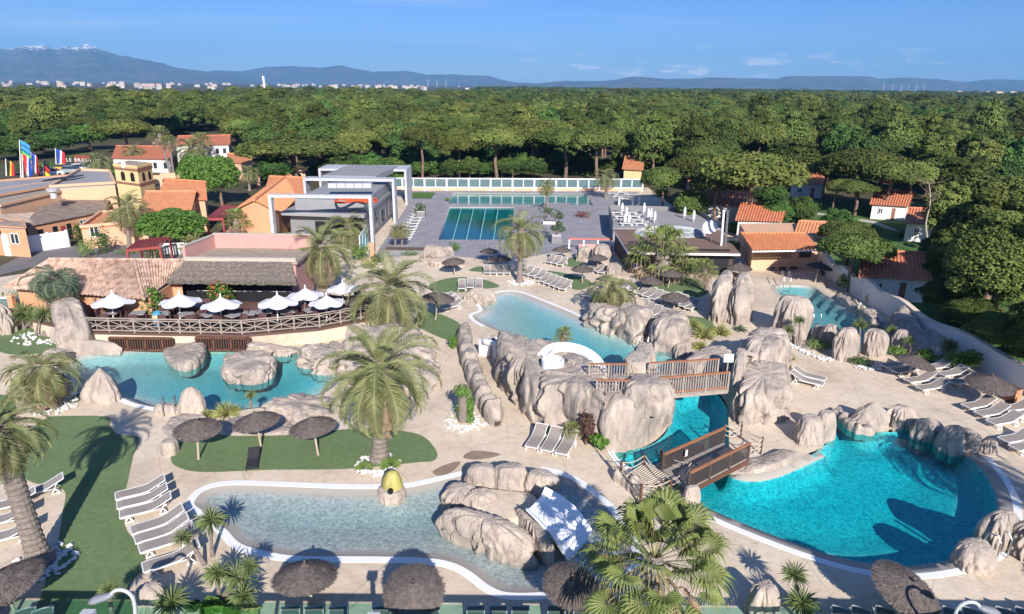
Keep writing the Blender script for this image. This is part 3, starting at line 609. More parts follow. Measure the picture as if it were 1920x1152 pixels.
# plaza edge
boulder(788, 838, 459, 492, 'pair of round grey boulders at the plaza edge, left one', depth=.8, e1=.45); boulder(826, 852, 462, 486, 'small round boulder right of the grey pair at the plaza edge', depth=.8)
boulder(800, 878, 482, 504, 'flat beige rock in front of the plaza boulders', depth=.6, e1=.35); boulder(1080, 1112, 462, 492, 'tall beige boulder by the red and white frame', depth=.8, e1=.35); boulder(1108, 1146, 458, 500, 'creased beige boulder at the corner of the bar', depth=.8, e1=.35)
boulder(1134, 1168, 492, 520, 'low beige boulder beside the stacked loungers', depth=.8); boulder(700, 780, 490, 506, 'low beige rock bank below the stone planter', depth=.5)
rockp([(1052, 692), (1062, 678), (1085, 678), (1106, 700), (1106, 722), (1080, 718)], .75, 'dark fluted rock hugged by the white slide chute', zf=1.75, e1=.25, flute=.10, ff=9)
# ------------------------------------------------------------------ plants
mat('palm_leaf', (.15, .18, .065), .55, scale=1.2, col2=(.36, .37, .18), spec=.35, transl=.22)
mat('palm_leaf_blue', (.10, .15, .10), .6, scale=1.2, col2=(.18, .24, .16), spec=.3, transl=.2)
mat('palm_rachis', (.28, .27, .12), .6, .15, scale=2)
mat('palm_dry', (.30, .22, .14), .9, .25, scale=2)
mat('palm_trunk', (.20, .165, .14), .95, scale=5, col2=(.32, .27, .235), stretch=(1, 1, 3.5), bump=1.0, bscale=9, lo=.35, hi=.65)
mat('fan_leaf', (.11, .15, .035), .5, scale=1.5, col2=(.29, .34, .11), spec=.4, transl=.25)
mat('sword_leaf', (.12, .17, .06), .5, scale=1.5, col2=(.24, .29, .12), spec=.35, transl=.2)
mat('stripe_leaf', (.22, .24, .07), .55, scale=3, col2=(.42, .42, .17), spec=.3, transl=.2)
mat('bush_leaf', (.06, .14, .022), .6, scale=1.3, col2=(.15, .27, .05), spec=.3, transl=.2)
mat('bush_dark', (.030, .075, .020), .7, scale=1.3, col2=(.065, .13, .03), spec=.3, transl=.15)
mat('bush_yellow', (.30, .30, .05), .6, scale=3, col2=(.50, .46, .10), spec=.3, transl=.15)
mat('grass_tuft', (.11, .19, .045), .8, scale=3, col2=(.22, .32, .09), transl=.2)
mat('red_leaf', (.20, .06, .05), .7, .3, scale=3, transl=.2)
mat('flower', (.60, .10, .03), .7, .2, scale=3)
mat('plum_leaf', (.07, .035, .035), .7, scale=2, col2=(.13, .08, .05), transl=.15)
def frond(mb, o, az, el, L, n, w, rnd, droop=1.0, mi=0, mr=1, vlean=.35, curlw=1.0, side=None):
    """one feather frond: stem plus two rows of narrow leaflets"""
    d = Vector((math.cos(az), math.sin(az), 0)); pts = []; p = Vector(o); e = el; st = L/12
    for i in range(13):
        pts.append(p.copy()); p = p+(d*math.cos(e)+Vector((0, 0, 1))*math.sin(e))*st; e -= droop*(.055+.028*i)
    x = Vector((-d.y, d.x, 0))
    tw = rnd.uniform(-.5, .5); 
    rw = [.035*(1-.8*i/12)*w for i in range(13)]
    vs = []
    for i in range(0, 13, 2): vs += [pts[i]-x*rw[i], pts[i]+x*rw[i]]
    mb.add(vs, [(2*i, 2*i+1, 2*i+3, 2*i+2) for i in range(6)], mr)
    for j in range(n):
        t = .10+.90*(j+.5)/n; f = t*12; i = min(11, int(f)); a = pts[i].lerp(pts[i+1], f-i); tg = (pts[i+1]-pts[i]).normalized(); nz = x.cross(tg)
        if nz.z < 0: nz = -nz
        ll = (.10+.42*math.sin(math.pi*min(1, t*.93+.07))**.8)*w*curlw
        for s in (-1, 1):
            up = vlean*rnd.uniform(.4, 1.3); fw = .65+.35*t+rnd.uniform(-.12, .12)
            dr = (x*s*math.cos(tw*s*.3)+nz*up+tg*fw).normalized(); tip = a+dr*ll*rnd.uniform(.85, 1.1)-Vector((0, 0, 1))*ll*.22
            hw = tg*.0135*w*(ll/.5+.4)
            mid = a.lerp(tip, .5)+nz*ll*.05
            o_ = len(mb.v); mb.v += [tuple(a-hw*.6), tuple(a+hw*.6), tuple(mid+hw), tuple(tip), tuple(mid-hw)]; mb.f.append((o_, o_+1, o_+2, o_+3, o_+4)); mb.m.append(mi)
def date_crown(seed, nf, nl, L=2.6, droop=1.0, lo=-.75, hi=1.25, w=1.0, dry=.12, leaf='palm_leaf'):
    rnd = random.Random(seed); mb = MB()
    for i in range(nf):
        u = (i+.5)/nf; el = hi-(hi-lo)*u**.85+rnd.uniform(-.1, .1); az = i*2.39996+rnd.uniform(-.15, .15)
        isdry = u > 1-dry
        frond(mb, (rnd.uniform(-.08, .08), rnd.uniform(-.08, .08), rnd.uniform(-.15, .15)-.25*u), az, el, L*rnd.uniform(.85, 1.05)*(1-.25*(u < .12)), nl, w, rnd, droop*(1.0 if u > .15 else .6), 2 if isdry else 0, 2 if isdry else 1)
    # boots below the crown
    mb.lathe([(.10, -.9), (.27, -.7), (.36, -.35), (.30, 0), (.08, .25)], 12, mi=3)
    me = mb.build('crown', [leaf, 'palm_rachis', 'palm_dry', 'palm_trunk']); m = me.data; bpy.data.objects.remove(me); return m
def mesh_obj(name, me, parent, loc=(0, 0, 0), sc=1, rz=0, tilt=(0, 0)):
    o = bpy.data.objects.new(name, me); COL.objects.link(o)
    if parent is not None: o.parent = parent; CH.setdefault(parent.name, []).append(o)
    o.location = loc; o.scale = (sc, sc, sc) if not hasattr(sc, '__len__') else sc; o.rotation_euler = (tilt[0], tilt[1], rz); return o
CROWN = {'big': date_crown(1, 42, 66, 3.0, .90, lo=-1.1, hi=1.35, dry=.18), 'mid': date_crown(2, 38, 40, 2.6, .95, lo=-.9, dry=.18), 'droopy': date_crown(3, 40, 36, 2.3, 1.5, lo=-.9, hi=.9, dry=.45),
         'far': date_crown(5, 34, 20, 2.4, 1.0, w=1.3), 'blue': date_crown(6, 34, 26, 1.9, 1.5, lo=-.5, hi=.9, leaf='palm_leaf_blue', dry=.1, w=1.1)}
def fan_crown(seed, nf, seg, pet=1.0, blade=1.0, lo=-1.2, hi=1.35, dry=.25, leaf='fan_leaf'):
    rnd = random.Random(seed); mb = MB()
    for i in range(nf):
        u = (i+.5)/nf; el = hi-(hi-lo)*u+rnd.uniform(-.12, .12); az = i*2.39996+rnd.uniform(-.2, .2); isdry = u > 1-dry
        d = Vector((math.cos(az), math.sin(az), 0)); ax = (d*math.cos(el)+Vector((0, 0, math.sin(el)))).normalized(); x = Vector((-d.y, d.x, 0)); nz = ax.cross(x)
        if nz.dot(Vector((0, 0, 1))) < 0: nz = -nz
        pl = pet*rnd.uniform(.8, 1.15)*(1-.3*(u < .15)); o = Vector((0, 0, -.25*u)); c = o+ax*pl-Vector((0, 0, pl*.08))
        mb.add([o-x*.03, o+x*.03, c+x*.018, c-x*.018], [(0, 1, 2, 3)], 1 if not isdry else 2)
        bl = blade*rnd.uniform(.85, 1.1)*(.75 if isdry else 1); mi = 2 if isdry else 0; span = 2.3 if u > .12 else 1.0
        for k in range(seg):
            t = -span+2*span*k/(seg-1); dr = (ax*math.cos(t)+x*math.sin(t)).normalized(); n2 = x*math.cos(t)-ax*math.sin(t); L = bl*(1-.22*abs(t)/span)*rnd.uniform(.88, 1.05)
            base = c+dr*.04; hw = L*.036; mid = c+dr*L*.55+nz*(L*.04); tip = c+dr*L*.92-Vector((0, 0, L*(.22+.22*(1 if isdry else rnd.random()))))
            zz = nz*(.02 if k % 2 else -.02)
            mb.add([base, mid-n2*hw+zz, mid+n2*hw-zz, c+dr*L*.75+n2*hw*.45-Vector((0, 0, L*.06)), tip, c+dr*L*.75-n2*hw*.45-Vector((0, 0, L*.06))], [(0, 1, 5, 4, 3, 2)], mi)
            if not isdry and rnd.random() < .7: mb.add([tip, tip+n2*.02, tip-Vector((0, 0, .2))+dr*.05], [(0, 1, 2)], 2)
    mb.lathe([(.14, -1.1), (.26, -.7), (.30, -.3), (.16, .1)], 10, mi=3)
    me = mb.build('crown', [leaf, 'palm_rachis', 'palm_dry', 'palm_trunk']); m = me.data; bpy.data.objects.remove(me); return m
CROWN['fan_big'] = fan_crown(11, 50, 36, 1.4, .95, lo=-1.35, dry=.34)
CROWN['fan'] = fan_crown(12, 38, 18, .85, .75, dry=.35); CROWN['fan_small'] = fan_crown(13, 26, 12, .45, .55, lo=-.6, dry=.1)
def palm(base, crown, label, kind='mid', r=.22, width=None, L=2.6, rz=0, rtop=None, group='palm trees', bend=0.0, tilt=(0, 0), zb=0.0, sq=1.0, name='palm_tree'):
    B = P(*base, zb); T = PY(*crown, B.y); h = T-B
    t = thing(name, B, label, 'palm tree', group)
    pts = []
    for i in range(13):
        u = i/12; pts.append(B+h*u+Vector((bend*math.sin(math.pi*u), 0, 0)))
    rt = rtop or r*.75; mb = MB()
    rr = [(r*(1+.55*math.exp(-i*1.1))*(1-i/12)+rt*(i/12)) for i in range(13)]
    # ringed trunk
    P2 = []; R2 = []
    n2 = max(14, int(h.length*9))
    for i in range(n2+1):
        u = i/n2*12; j = min(11, int(u)); P2.append(pts[j].lerp(pts[j+1], u-j)); R2.append((rr[j]+(rr[j+1]-rr[j])*(u-j))*(1+.055*(1 if i % 2 else -1)))
    P2[0] = P2[0]-Vector((0, 0, .15)); mb.tube(P2, R2, 14); mb.build('trunk', 'palm_trunk', t)
    if width:   # crown width in photo pixels
        m = (proj((T.x+1, T.y, T.z))[0]-proj((T.x, T.y, T.z))[0]); wid = width*.90/m
    else: wid = 5
    me = CROWN[kind]; xs = [v.co.x for v in me.vertices]; s = wid/(np.percentile(xs, 99.2)-np.percentile(xs, .8))
    mesh_obj('crown', me, t, T-B, (s, s, s*sq), rz, tilt); return t
palm((712, 862), (712, 690), 'largest feather palm with a huge crown on the long lawn', 'big', .33, 240, rtop=.28, rz=.4)
palm((736, 628), (731, 541), 'big feather palm ringed with white pebbles by the end of the terrace', 'mid', .48, 175, rtop=.36, rz=1.9)
palm((607, 556), (603, 462), 'bushy feather palm behind the right end of the white parasols', 'mid', .42, 135, rz=.6)
palm((974, 529), (978, 432), 'slim light green palm between the plaza and the lounger rows', 'far', .24, 98, rz=1.3)
palm((90, 628), (99, 520), 'blue-green jelly palm beside the orange posts', 'blue', .26, 98, rtop=.2, rz=.2)
palm((98, 764), (74, 692), 'stubby leaning palm with drooping brown fronds at the left lagoon', 'droopy', .38, 128, rtop=.33, rz=.5)
palm((76, 1056), (-6, 800), 'tall leaning palm at the left edge with a thick scarred trunk', 'big', .34, 190, rtop=.30, rz=2.2)
palm((1236, 1240), (1228, 1046), 'large fan palm at the bottom with ragged dry leaf tips', 'fan_big', .3, 300, rz=.8)
palm((1152, 594), (1150, 540), 'sparse windblown palm rising behind the long boulder', 'droopy', .22, 92, rz=2.4)
palm((652, 462), (652, 424), 'small palm in front of the grey building', 'far', .22, 80, rz=.9)
palm((1240, 522), (1243, 476), 'broad fan palm in front of the glass-domed bar', 'fan', .4, 150, rz=.3)
palm((243, 466), (237, 386), 'tall palm in front of the yellow tower', 'far', .22, 76, rz=1.1); palm((226, 455), (218, 412), 'short palm to the left of the tall one by the tower', 'far', .24, 56, rz=.1)
palm((322, 335), (299, 252), 'tall fan palm with brown skirt, leftmost of the pair behind the tower', 'fan', .22, 48, rz=1.4); palm((327, 336), (317, 265), 'thin palm trunk next to the tall fan palm behind the tower', 'fan', .18, 34, rz=.5)
palm((362, 322), (358, 276), 'bushy palm before the white villa', 'far', .3, 62, rz=.7); palm((388, 318), (378, 264), 'tall slim palm right of the bushy one before the white villa', 'fan', .18, 44, rz=2.0)
palm((248, 318), (249, 285), 'palm peeping over the yellow tower', 'far', .2, 46, rz=.8); palm((186, 322), (184, 302), 'low palm beside the parked cars', 'far', .2, 56, rz=.2)
palm((443, 452), (442, 412), 'fan palm in the pale garden by the red pergola', 'fan', .26, 62, rz=1.2); palm((362, 478), (362, 458), 'low fan palm behind the tiled roof', 'fan_small', .2, 60, rz=.4); palm((288, 490), (288, 474), 'lowest fan palm behind the tiled roof', 'fan_small', .2, 52, rz=1.4)
palm((1027, 394), (1025, 347), 'slim palm at the end of the sports pool', 'far', .18, 38, rz=.1); palm((1136, 372), (1137, 331), 'palm by the right end of the white glazed fence', 'far', .2, 50, rz=.3)
palm((468, 358), (466, 322), 'small palm between the round green trees and the arches', 'far', .2, 40, rz=.3)
palm((741, 466), (742, 432), 'left of the two small palms in the stone planter', 'far', .12, 30, rz=.3); palm((753, 466), (755, 430), 'right of the two small palms in the stone planter', 'far', .12, 34, rz=1.3)
palm((100, 470), (100, 455), 'tiny palm in the asphalt yard', 'fan_small', .1, 16) if False else None
palm((1326, 548), (1322, 504), 'dark green fan palm left of the twin rock towers', 'fan', .22, 56, rz=.2)
palm((1057, 660), (1057, 627), 'dwarf fan palm on the central rock by the pool', 'fan_small', .14, 46, rz=.2)
palm((1074, 830), (1072, 806), 'dwarf fan palm beside the three loungers', 'fan_small', .1, 44, rz=1.2)
# off to the right, outside the frame: the palm and parasols whose shadows lie on the lagoon
palm((2330, 1110), (2300, 850), 'tall palm just outside the right edge of the photo', 'mid', .3, 260)
def sword_rosette(mb, o, L, n, rnd, mi=0, w=.03, lo=-.9):
    for i in range(n):
        el = math.asin(max(-1, min(1, 1-(1-math.sin(lo))*(i+.5)/n)))+rnd.uniform(-.08, .08); az = i*2.39996+rnd.uniform(-.2, .2)
        d = Vector((math.cos(az), math.sin(az), 0)); a = d*math.cos(el)+Vector((0, 0, math.sin(el))); x = Vector((-d.y, d.x, 0)); l = L*rnd.uniform(.8, 1.1)
        o_ = Vector(o); m = o_+a*l*.55; t = o_+a*l*.97-Vector((0, 0, l*.16*math.cos(el)))
        mb.add([o_-x*w*.5, o_+x*w*.5, m+x*w, t, m-x*w], [(0, 1, 2, 3, 4)], mi)
def rosette_mesh(seed, L, n, w=.03, lo=-.9, leaf='sword_leaf'):
    mb = MB(); sword_rosette(mb, (0, 0, 0), L, n, random.Random(seed), 0, w, lo); o = mb.build('rosette', leaf); m = o.data; bpy.data.objects.remove(o); return m
ROS = {'a': rosette_mesh(1, 1.0, 110), 'b': rosette_mesh(2, 1.0, 80, .035), 'tuft': rosette_mesh(3, 1.0, 120, .022, lo=.15, leaf='stripe_leaf'), 'grass': rosette_mesh(4, 1.0, 420, .012, lo=.05, leaf='grass_tuft'), 'agave': rosette_mesh(5, 1.0, 60, .05, lo=.1, leaf='palm_leaf_blue')}
def cordyline(base, heads, label, group='spiky cabbage palms', zb=0):
    """heads: (px, py, radius in photo px)"""
    B = P(*base, zb); t = thing('cabbage_palm', B, label, 'spiky plant', group); mb = MB()
    fork = B+Vector((0, 0, .25))
    for i, (x, y, rp) in enumerate(heads):
        T = PY(x, y, B.y-.05*i); mb.tube([B-Vector((0, 0, .1)), fork.lerp(T, .35)+Vector((.05*i, 0, 0)), T], [.09, .065, .05], 8)
        m = proj((T.x+1, T.y, T.z))[0]-proj(T)[0]; mesh_obj('rosette', ROS['ab'[i % 2]], t, T-B, rp/m, i*1.3+base[0])
    mb.build('stem', 'palm_trunk', t); return t
cordyline((398, 1044), [(395, 976, 36)], 'single-headed spiky cabbage palm by the rounded end of the front pool')
cordyline((386, 1060), [(342, 1008, 24)], 'spiky cabbage palm leaning over the row of loungers')
cordyline((412, 1130), [(408, 1074, 34), (446, 1082, 40), (466, 1062, 26)], 'clump of three spiky heads at the bottom left')
cordyline((322, 1175), [(322, 1128, 42)], 'lowest spiky cabbage palm beside the mauve boulder')
cordyline((212, 1165), [(204, 1106, 26)], 'spiky plant behind the street lamp at the bottom left')
cordyline((462, 1165), [(455, 1118, 34)], 'spiky plant between the big leaves and the first lower parasol')
cordyline((1496, 1135), [(1490, 1076, 32)], 'spiky cabbage palm by the lagoon, upper of the two')
cordyline((1508, 1175), [(1504, 1130, 40)], 'spiky cabbage palm at the bottom edge, lower of the two')
cordyline((1498, 650), [(1500, 600, 14), (1478, 618, 14)], 'two-headed thin spiky plant in front of the large grey boulder')
cordyline((1610, 668), [(1613, 608, 17)], 'thin single-stemmed spiky plant in the row of upper rocks'); cordyline((1670, 650), [(1672, 618, 13)], 'small spiky plant between the upper rocks')
cordyline((1706, 668), [(1706, 638, 13)], 'small spiky plant at the low slab by the wavy wall'); cordyline((1778, 672), [(1782, 646, 18)], 'spiky plant at the right end of the rock row')
cordyline((1040, 755), [(1041, 736, 15)], 'small spiky plant growing from the fluted rock', zb=.6); cordyline((470, 762), [(470, 740, 13)], 'tiny palm-like plant on the lagoon edge behind the middle parasol')
cordyline((44, 618), [(44, 585, 28), (66, 592, 24)], 'spiky clump left of the jelly palm'); cordyline((66, 632), [(80, 588, 24)], 'spiky clump right at the jelly palm trunk')
cordyline((1344, 600), [(1346, 560, 16)], 'small palm growing between the twin rock towers')
def tuft(px, rp, label, kind='tuft', group=None, zb=0, name='grass_clump', cat='grasses'):
    B = P(*px, zb); m = proj((B.x+1, B.y, B.z))[0]-proj(B)[0]; o = mesh_obj(name, ROS[kind], None, B, rp/m, px[0]); return tag(o, label, cat, group)
tuft((425, 778), 34, 'big green and yellow striped grass by the lagoon edge'); tuft((388, 782), 20, 'small dark striped grass beside the pointed rock', 'tuft'); tuft((572, 775), 26, 'striped grass on the lagoon rim beneath the largest palm'); tuft((612, 770), 20, 'striped grass partly under the largest palm fronds')
tuft((683, 880), 20, 'left feathery grass mound at the foot of the largest palm', 'grass'); tuft((732, 874), 24, 'right feathery grass mound at the foot of the largest palm', 'grass')
tuft((1388, 620), 17, 'blue agave by the twin rock towers', 'agave', name='agave', cat='agave'); tuft((350, 776), 12, 'low green grass at the foot of the pointed rock', 'grass')
tuft((1320, 632), 28, 'tall yellowish reeds beside the round boulder'); tuft((1350, 626), 26, 'reeds with red flowers left of the agave'); tuft((1300, 612), 20, 'thin reeds behind the round boulder'); tuft((1312, 654), 22, 'reeds hanging over the dark end of the middle pool')
tuft((1475, 702), 26, 'yellow-green reeds beside the pair of loungers'); tuft((1478, 672), 18, 'reeds at the back of the streaked grey rock')
tuft((1150, 596), 22, 'dry grass around the windblown palm'); tuft((120, 742), 13, 'small bright plant at the foot of the stubby palm', 'tuft'); tuft((78, 758), 12, 'tiny plant left of the stubby palm foot', 'grass')
tuft((85, 1120), 14, 'plant tuft under the street lamp', 'tuft') if False else None
# leafy bushes and hedges
def leaf_blob(mb, c, rad, n, size, rnd, mi=0, flat=1.0, hollow=.55):
    """n leaf faces spread through an ellipsoid shell"""
    for _ in range(n):
        d = Vector((rnd.gauss(0, 1), rnd.gauss(0, 1), rnd.gauss(0, 1))).normalized(); r = (hollow+(1-hollow)*rnd.random()**.6)
        p = Vector((c[0]+d.x*rad[0]*r, c[1]+d.y*rad[1]*r, c[2]+d.z*rad[2]*r))
        nn = (d+Vector((rnd.gauss(0, .5), rnd.gauss(0, .5), rnd.gauss(0, .5)+.25))).normalized(); a = nn.cross(Vector((rnd.gauss(0, 1), rnd.gauss(0, 1), rnd.gauss(0, 1)))).normalized(); b = nn.cross(a); s = size*rnd.uniform(.6, 1.3)
        o = len(mb.v); mb.v += [tuple(p-a*s), tuple(p+b*s*.55), tuple(p+a*s), tuple(p-b*s*.55)]; mb.f.append((o, o+1, o+2, o+3)); mb.m.append(mi)
def bush(px, wp, hp, label, leaf='bush_leaf', n=500, size=.10, flower=None, name='bush', cat='bush', group=None, zb=0, lobes=5, depth=None, stem=True):
    B = P(*px, zb); m = proj((B.x+1, B.y, B.z))[0]-proj(B)[0]; W = wp/m; T = PY(px[0], px[1]-hp, B.y+W*.2); H = max(.2, T.z-zb); rnd = random.Random(px[0]*3+px[1]); mb = MB()
    D = depth or W*.8
    for i in range(lobes):
        u = (i+.5)/lobes; cx = B.x+(rnd.uniform(-.3, .3) if lobes > 1 else 0)*W; cy = B.y+D*.4+rnd.uniform(-.25, .25)*D; rr = rnd.uniform(.28, .42)*W
        leaf_blob(mb, (cx, cy, zb+H*rnd.uniform(.35, .62)), (rr, rr*D/W, H*.42), n//lobes, size, rnd, hollow=.35)
    if flower: leaf_blob(mb, (B.x, B.y+D*.4, zb+H*.55), (W*.42, D*.42, H*.45), n//8, size*.8, rnd, 1, hollow=.85)
    if stem: mb.tube([(B.x, B.y+D*.4, zb-.1), (B.x, B.y+D*.4, zb+H*.5)], [.06, .03], 6, 2)
    o = mb.build(name, [leaf, flower or leaf, 'bark']); return tag(o, label, cat, group)
bush((1126, 848), 34, 32, 'bright round green bush at the foot of the smooth rock', size=.12); bush((1099, 838), 26, 66, 'tall reddish-brown shrub between the dwarf palm and the bright bush', 'plum_leaf', 420, .13)
bush((1020, 812), 28, 12, 'low creeping green plant at the heads of the three loungers', n=200, size=.08)
bush((1812, 700), 60, 44, 'round bright green shrub under the wavy wall, right of the parasol', n=900, size=.12); bush((1752, 682), 46, 26, 'low green shrub behind the right-hand loungers', n=500); bush((1682, 672), 44, 24, 'low green bushes in front of the tall rounded upper rock', n=500, size=.07); bush((1620, 688), 60, 18, 'low dark hedge in front of the upper rocks', 'bush_dark', 600, .06)
bush((1530, 662), 54, 24, 'low feathery green bush at the left of the upper rocks', 'grass_tuft', 600, .06); bush((1600, 548), 52, 34, 'sago-like shrub between the upper pool and the wavy wall', 'bush_leaf', 700, .12); bush((1636, 572), 24, 24, 'round yellow bush by the wavy wall', 'bush_yellow', 500, .07)
bush((872, 784), 26, 36, 'green shrub at the foot of the ivy-covered trunk', size=.08); bush((850, 656), 18, 26, 'dark green shrub at the top of the low rock wall', 'bush_leaf', 300, .09)
bush((408, 586), 48, 60, 'shrub with orange flowers in front of the thatched bar', flower='flower', n=700, size=.1, zb=1); bush((60, 590), 170, 40, 'green hedge along the tiled roof at the left', n=1600, size=.12, lobes=9); bush((272, 602), 46, 66, 'small leafy tree between the first two white parasols', n=500, size=.12, zb=1); bush((150, 596), 50, 44, 'dark hedge beside the right orange post', 'bush_dark', 500, .1); bush((186, 604), 46, 50, 'dark reddish shrub left of the first white parasol', 'plum_leaf', 500, .1, zb=.6)
bush((395, 1160), 30, 36, 'broad-leaved green plant at the bottom left', n=200, size=.2); bush((430, 1165), 30, 30, 'bright big-leaved plant at the bottom edge', n=200, size=.2); bush((470, 1170), 26, 34, 'yellowish big-leaved plant at the bottom edge', 'stripe_leaf', 180, .16); bush((360, 1150), 26, 20, 'dark leafy plant behind the lowest spiky one', 'bush_dark', 200, .12)
bush((160, 486), 34, 40, 'small grey-green tree in the asphalt yard', 'grass_tuft', 500, .1); bush((188, 478), 30, 54, 'fan-leaved tree by the white gate', 'bush_dark', 500, .12); bush((140, 452), 34, 40, 'dark shrub at the end of the white gate', 'bush_dark', 400, .12)
bush((240, 480), 60, 14, 'red-flowered hedge by the asphalt yard', 'bush_leaf', 300, .08, flower='flower'); bush((560, 452), 44, 18, 'light green oleander in front of the portal frame', n=500, size=.1); bush((520, 456), 46, 20, 'oleander hedge behind the flat roof', n=500, size=.1); bush((676, 492), 44, 36, 'bright green shrub behind the bushy palm', 'bush_leaf', 500, .12); bush((690, 506), 30, 30, 'shrub with orange leaves at the terrace end', 'stripe_leaf', 300, .1); bush((705, 500), 30, 26, 'dark shrub by the orange post', 'bush_dark', 300, .1)
bush((760, 482), 44, 14, 'low green shrubs in the stone planter', n=300, size=.08); bush((853, 472), 18, 20, 'small tree beside the plaza boulders', n=250, size=.09); bush((1097, 410), 36, 14, 'planter of red and green shrubs on the plaza', 'red_leaf', 300, .1, flower='bush_leaf'); bush((838, 378), 12, 8, 'small round bush at the corner of the back pool', n=150, size=.1)
bush((690, 336), 34, 26, 'clipped square hedge behind the portal frames', 'bush_leaf', 600, .14); bush((960, 343), 500, 7, 'long clipped hedge behind the white glazed fence', 'bush_leaf', 2600, .2, lobes=60, depth=2.5, stem=False, name='hedge', cat='hedge')
bush((818, 330), 44, 34, 'clipped hedge block behind the white fence', 'bush_leaf', 900, .18, lobes=7); bush((1520, 400), 60, 26, 'bright green bush by the garden path', n=500, size=.15); bush((1500, 425), 36, 24, 'bushy tree between the red roofs', 'bush_dark', 400, .15)
bush((1380, 470), 60, 18, 'hedge behind the solarium wall', 'bush_leaf', 600, .12); bush((1400, 438), 60, 22, 'hedge along the path to the red roofs', 'bush_leaf', 600, .14)
bush((1555, 520), 40, 20, 'shrub at the foot of the tilting pine', 'bush_dark', 400, .12)
bush((80, 690), 30, 14, 'clump of bromeliads near the stubby palm', 'bush_dark', 200, .1); bush((110, 690), 24, 20, 'reddish shrub behind the stubby palm', 'plum_leaf', 250, .08)
# ivy-clad trunk by the low wall
def ivy_trunk():
    B = P(868, 790); t = thing('ivy_trunk', B, 'cut palm trunk wrapped in ivy beside the low rock wall', 'tree trunk'); T = PY(868, 738, B.y)
    mb = MB(); mb.tube([B, T], [.26, .24], 12); mb.build('trunk', 'palm_trunk', t); mb = MB(); rnd = random.Random(4)
    leaf_blob(mb, (T.x-.05, T.y, T.z+.15), (.5, .5, .32), 420, .08, rnd, hollow=.2)
    for k in range(6): leaf_blob(mb, (T.x+.32, T.y, T.z*(k/6)), (.28, .3, .3), 90, .08, rnd, hollow=.2)
    leaf_blob(mb, (B.x-.25, T.y, .6), (.1, .2, .6), 60, .07, rnd); mb.build('ivy', 'bush_leaf', t)
ivy_trunk()
def pebble_ring(px, r0, r1, label, n=90, arc=(0, 6.283), zb=0.01, size=.11, ex=1.0):
    B = P(*px, zb); rnd = random.Random(px[0]); mb = MB()
    for _ in range(n):
        a = rnd.uniform(*arc); r = rnd.uniform(r0, r1); s = size*rnd.uniform(.6, 1.3); c = Vector((B.x+math.cos(a)*r*ex, B.y+math.sin(a)*r, zb+s*.35))
        q = []
        for k in range(6):
            t = k*math.pi/3+a; q.append(c+Vector((math.cos(t)*s*rnd.uniform(.7, 1.1), math.sin(t)*s*rnd.uniform(.7, 1.1), 0)))
        mb.add(q+[c+Vector((rnd.uniform(-.3, .3)*s, 0, s*.75)), c-Vector((0, 0, s*.6))], [(k, (k+1) % 6, 6) for k in range(6)]+[((k+1) % 6, k, 7) for k in range(6)])
    o = mb.build('pebbles', 'pebble'); return tag(o, label, 'pebbles', kind='stuff')
pebble_ring((736, 630), .5, 1.35, 'white pebbles around the foot of the terrace palm', 200, ex=1.3); pebble_ring((709, 872), .5, 1.0, 'white pebbles around the foot of the largest palm', 110)
pebble_ring((80, 1056), .45, 1.15, 'white pebbles around the tall leaning palm', 120); pebble_ring((88, 634), .5, 1.5, 'white pebbles around the jelly palm', 160, ex=1.5); pebble_ring((102, 762), .45, 1.2, 'white pebbles around the stubby palm', 110)
pebble_ring((872, 792), .45, 1.1, 'white pebbles at the ivy-covered trunk', 110); pebble_ring((974, 531), .4, 1.2, 'white pebbles around the slim palm', 90)
def pebble_line(px, w, n, label, size=.10, zb=.01):
    ln = smooth_line([P(*p, zb) for p in px], 10); rnd = random.Random(px[0][0]); mb = MB()
    for _ in range(n):
        c = ln[rnd.randrange(len(ln))]+Vector((rnd.gauss(0, w), rnd.gauss(0, w), 0)); s = size*rnd.uniform(.6, 1.4); c.z = zb+s*.35; a = rnd.random()
        q = [c+Vector((math.cos(k*math.pi/3+a)*s*rnd.uniform(.7, 1.1), math.sin(k*math.pi/3+a)*s*rnd.uniform(.7, 1.1), 0)) for k in range(6)]
        mb.add(q+[c+Vector((0, 0, s*.75)), c-Vector((0, 0, s*.6))], [(k, (k+1) % 6, 6) for k in range(6)]+[((k+1) % 6, k, 7) for k in range(6)])
    tag(mb.build('pebbles', 'pebble'), label, 'pebbles', kind='stuff')
pebble_line([(1474, 642), (1500, 656), (1535, 672), (1560, 676)], .14, 110, 'white pebbles edging the bed below the upper rocks'); pebble_line([(1590, 566), (1620, 582), (1650, 604)], .3, 90, 'white stones on the bank behind the upper pool', .14, .1); pebble_line([(1610, 690), (1670, 694), (1720, 690)], .15, 90, 'white pebbles under the right-hand shrubs')

for k, a in enumerate([(455, 332, 50, 14), (600, 330, 60, 16), (650, 335, 50, 14), (745, 338, 40, 12), (1060, 330, 60, 12), (1110, 332, 60, 12), (900, 326, 70, 14), (985, 326, 60, 12), (140, 300, 60, 12), (60, 318, 60, 14), (20, 322, 50, 14), (200, 330, 40, 12), (1250, 372, 40, 20), (1290, 408, 40, 16), (1330, 424, 40, 14), (1570, 440, 40, 16), (1640, 440, 50, 16), (1710, 450, 50, 16), (1600, 420, 30, 12), (1470, 388, 40, 12)]):
    bush((a[0], a[1]), a[2], a[3], '%s low shrub of the undergrowth, counting from the arches round to the right' % ORD[k], ['bush_leaf', 'bush_dark', 'bush_leaf'][k % 3], 420, .16, group='shrubs at the foot of the wood')
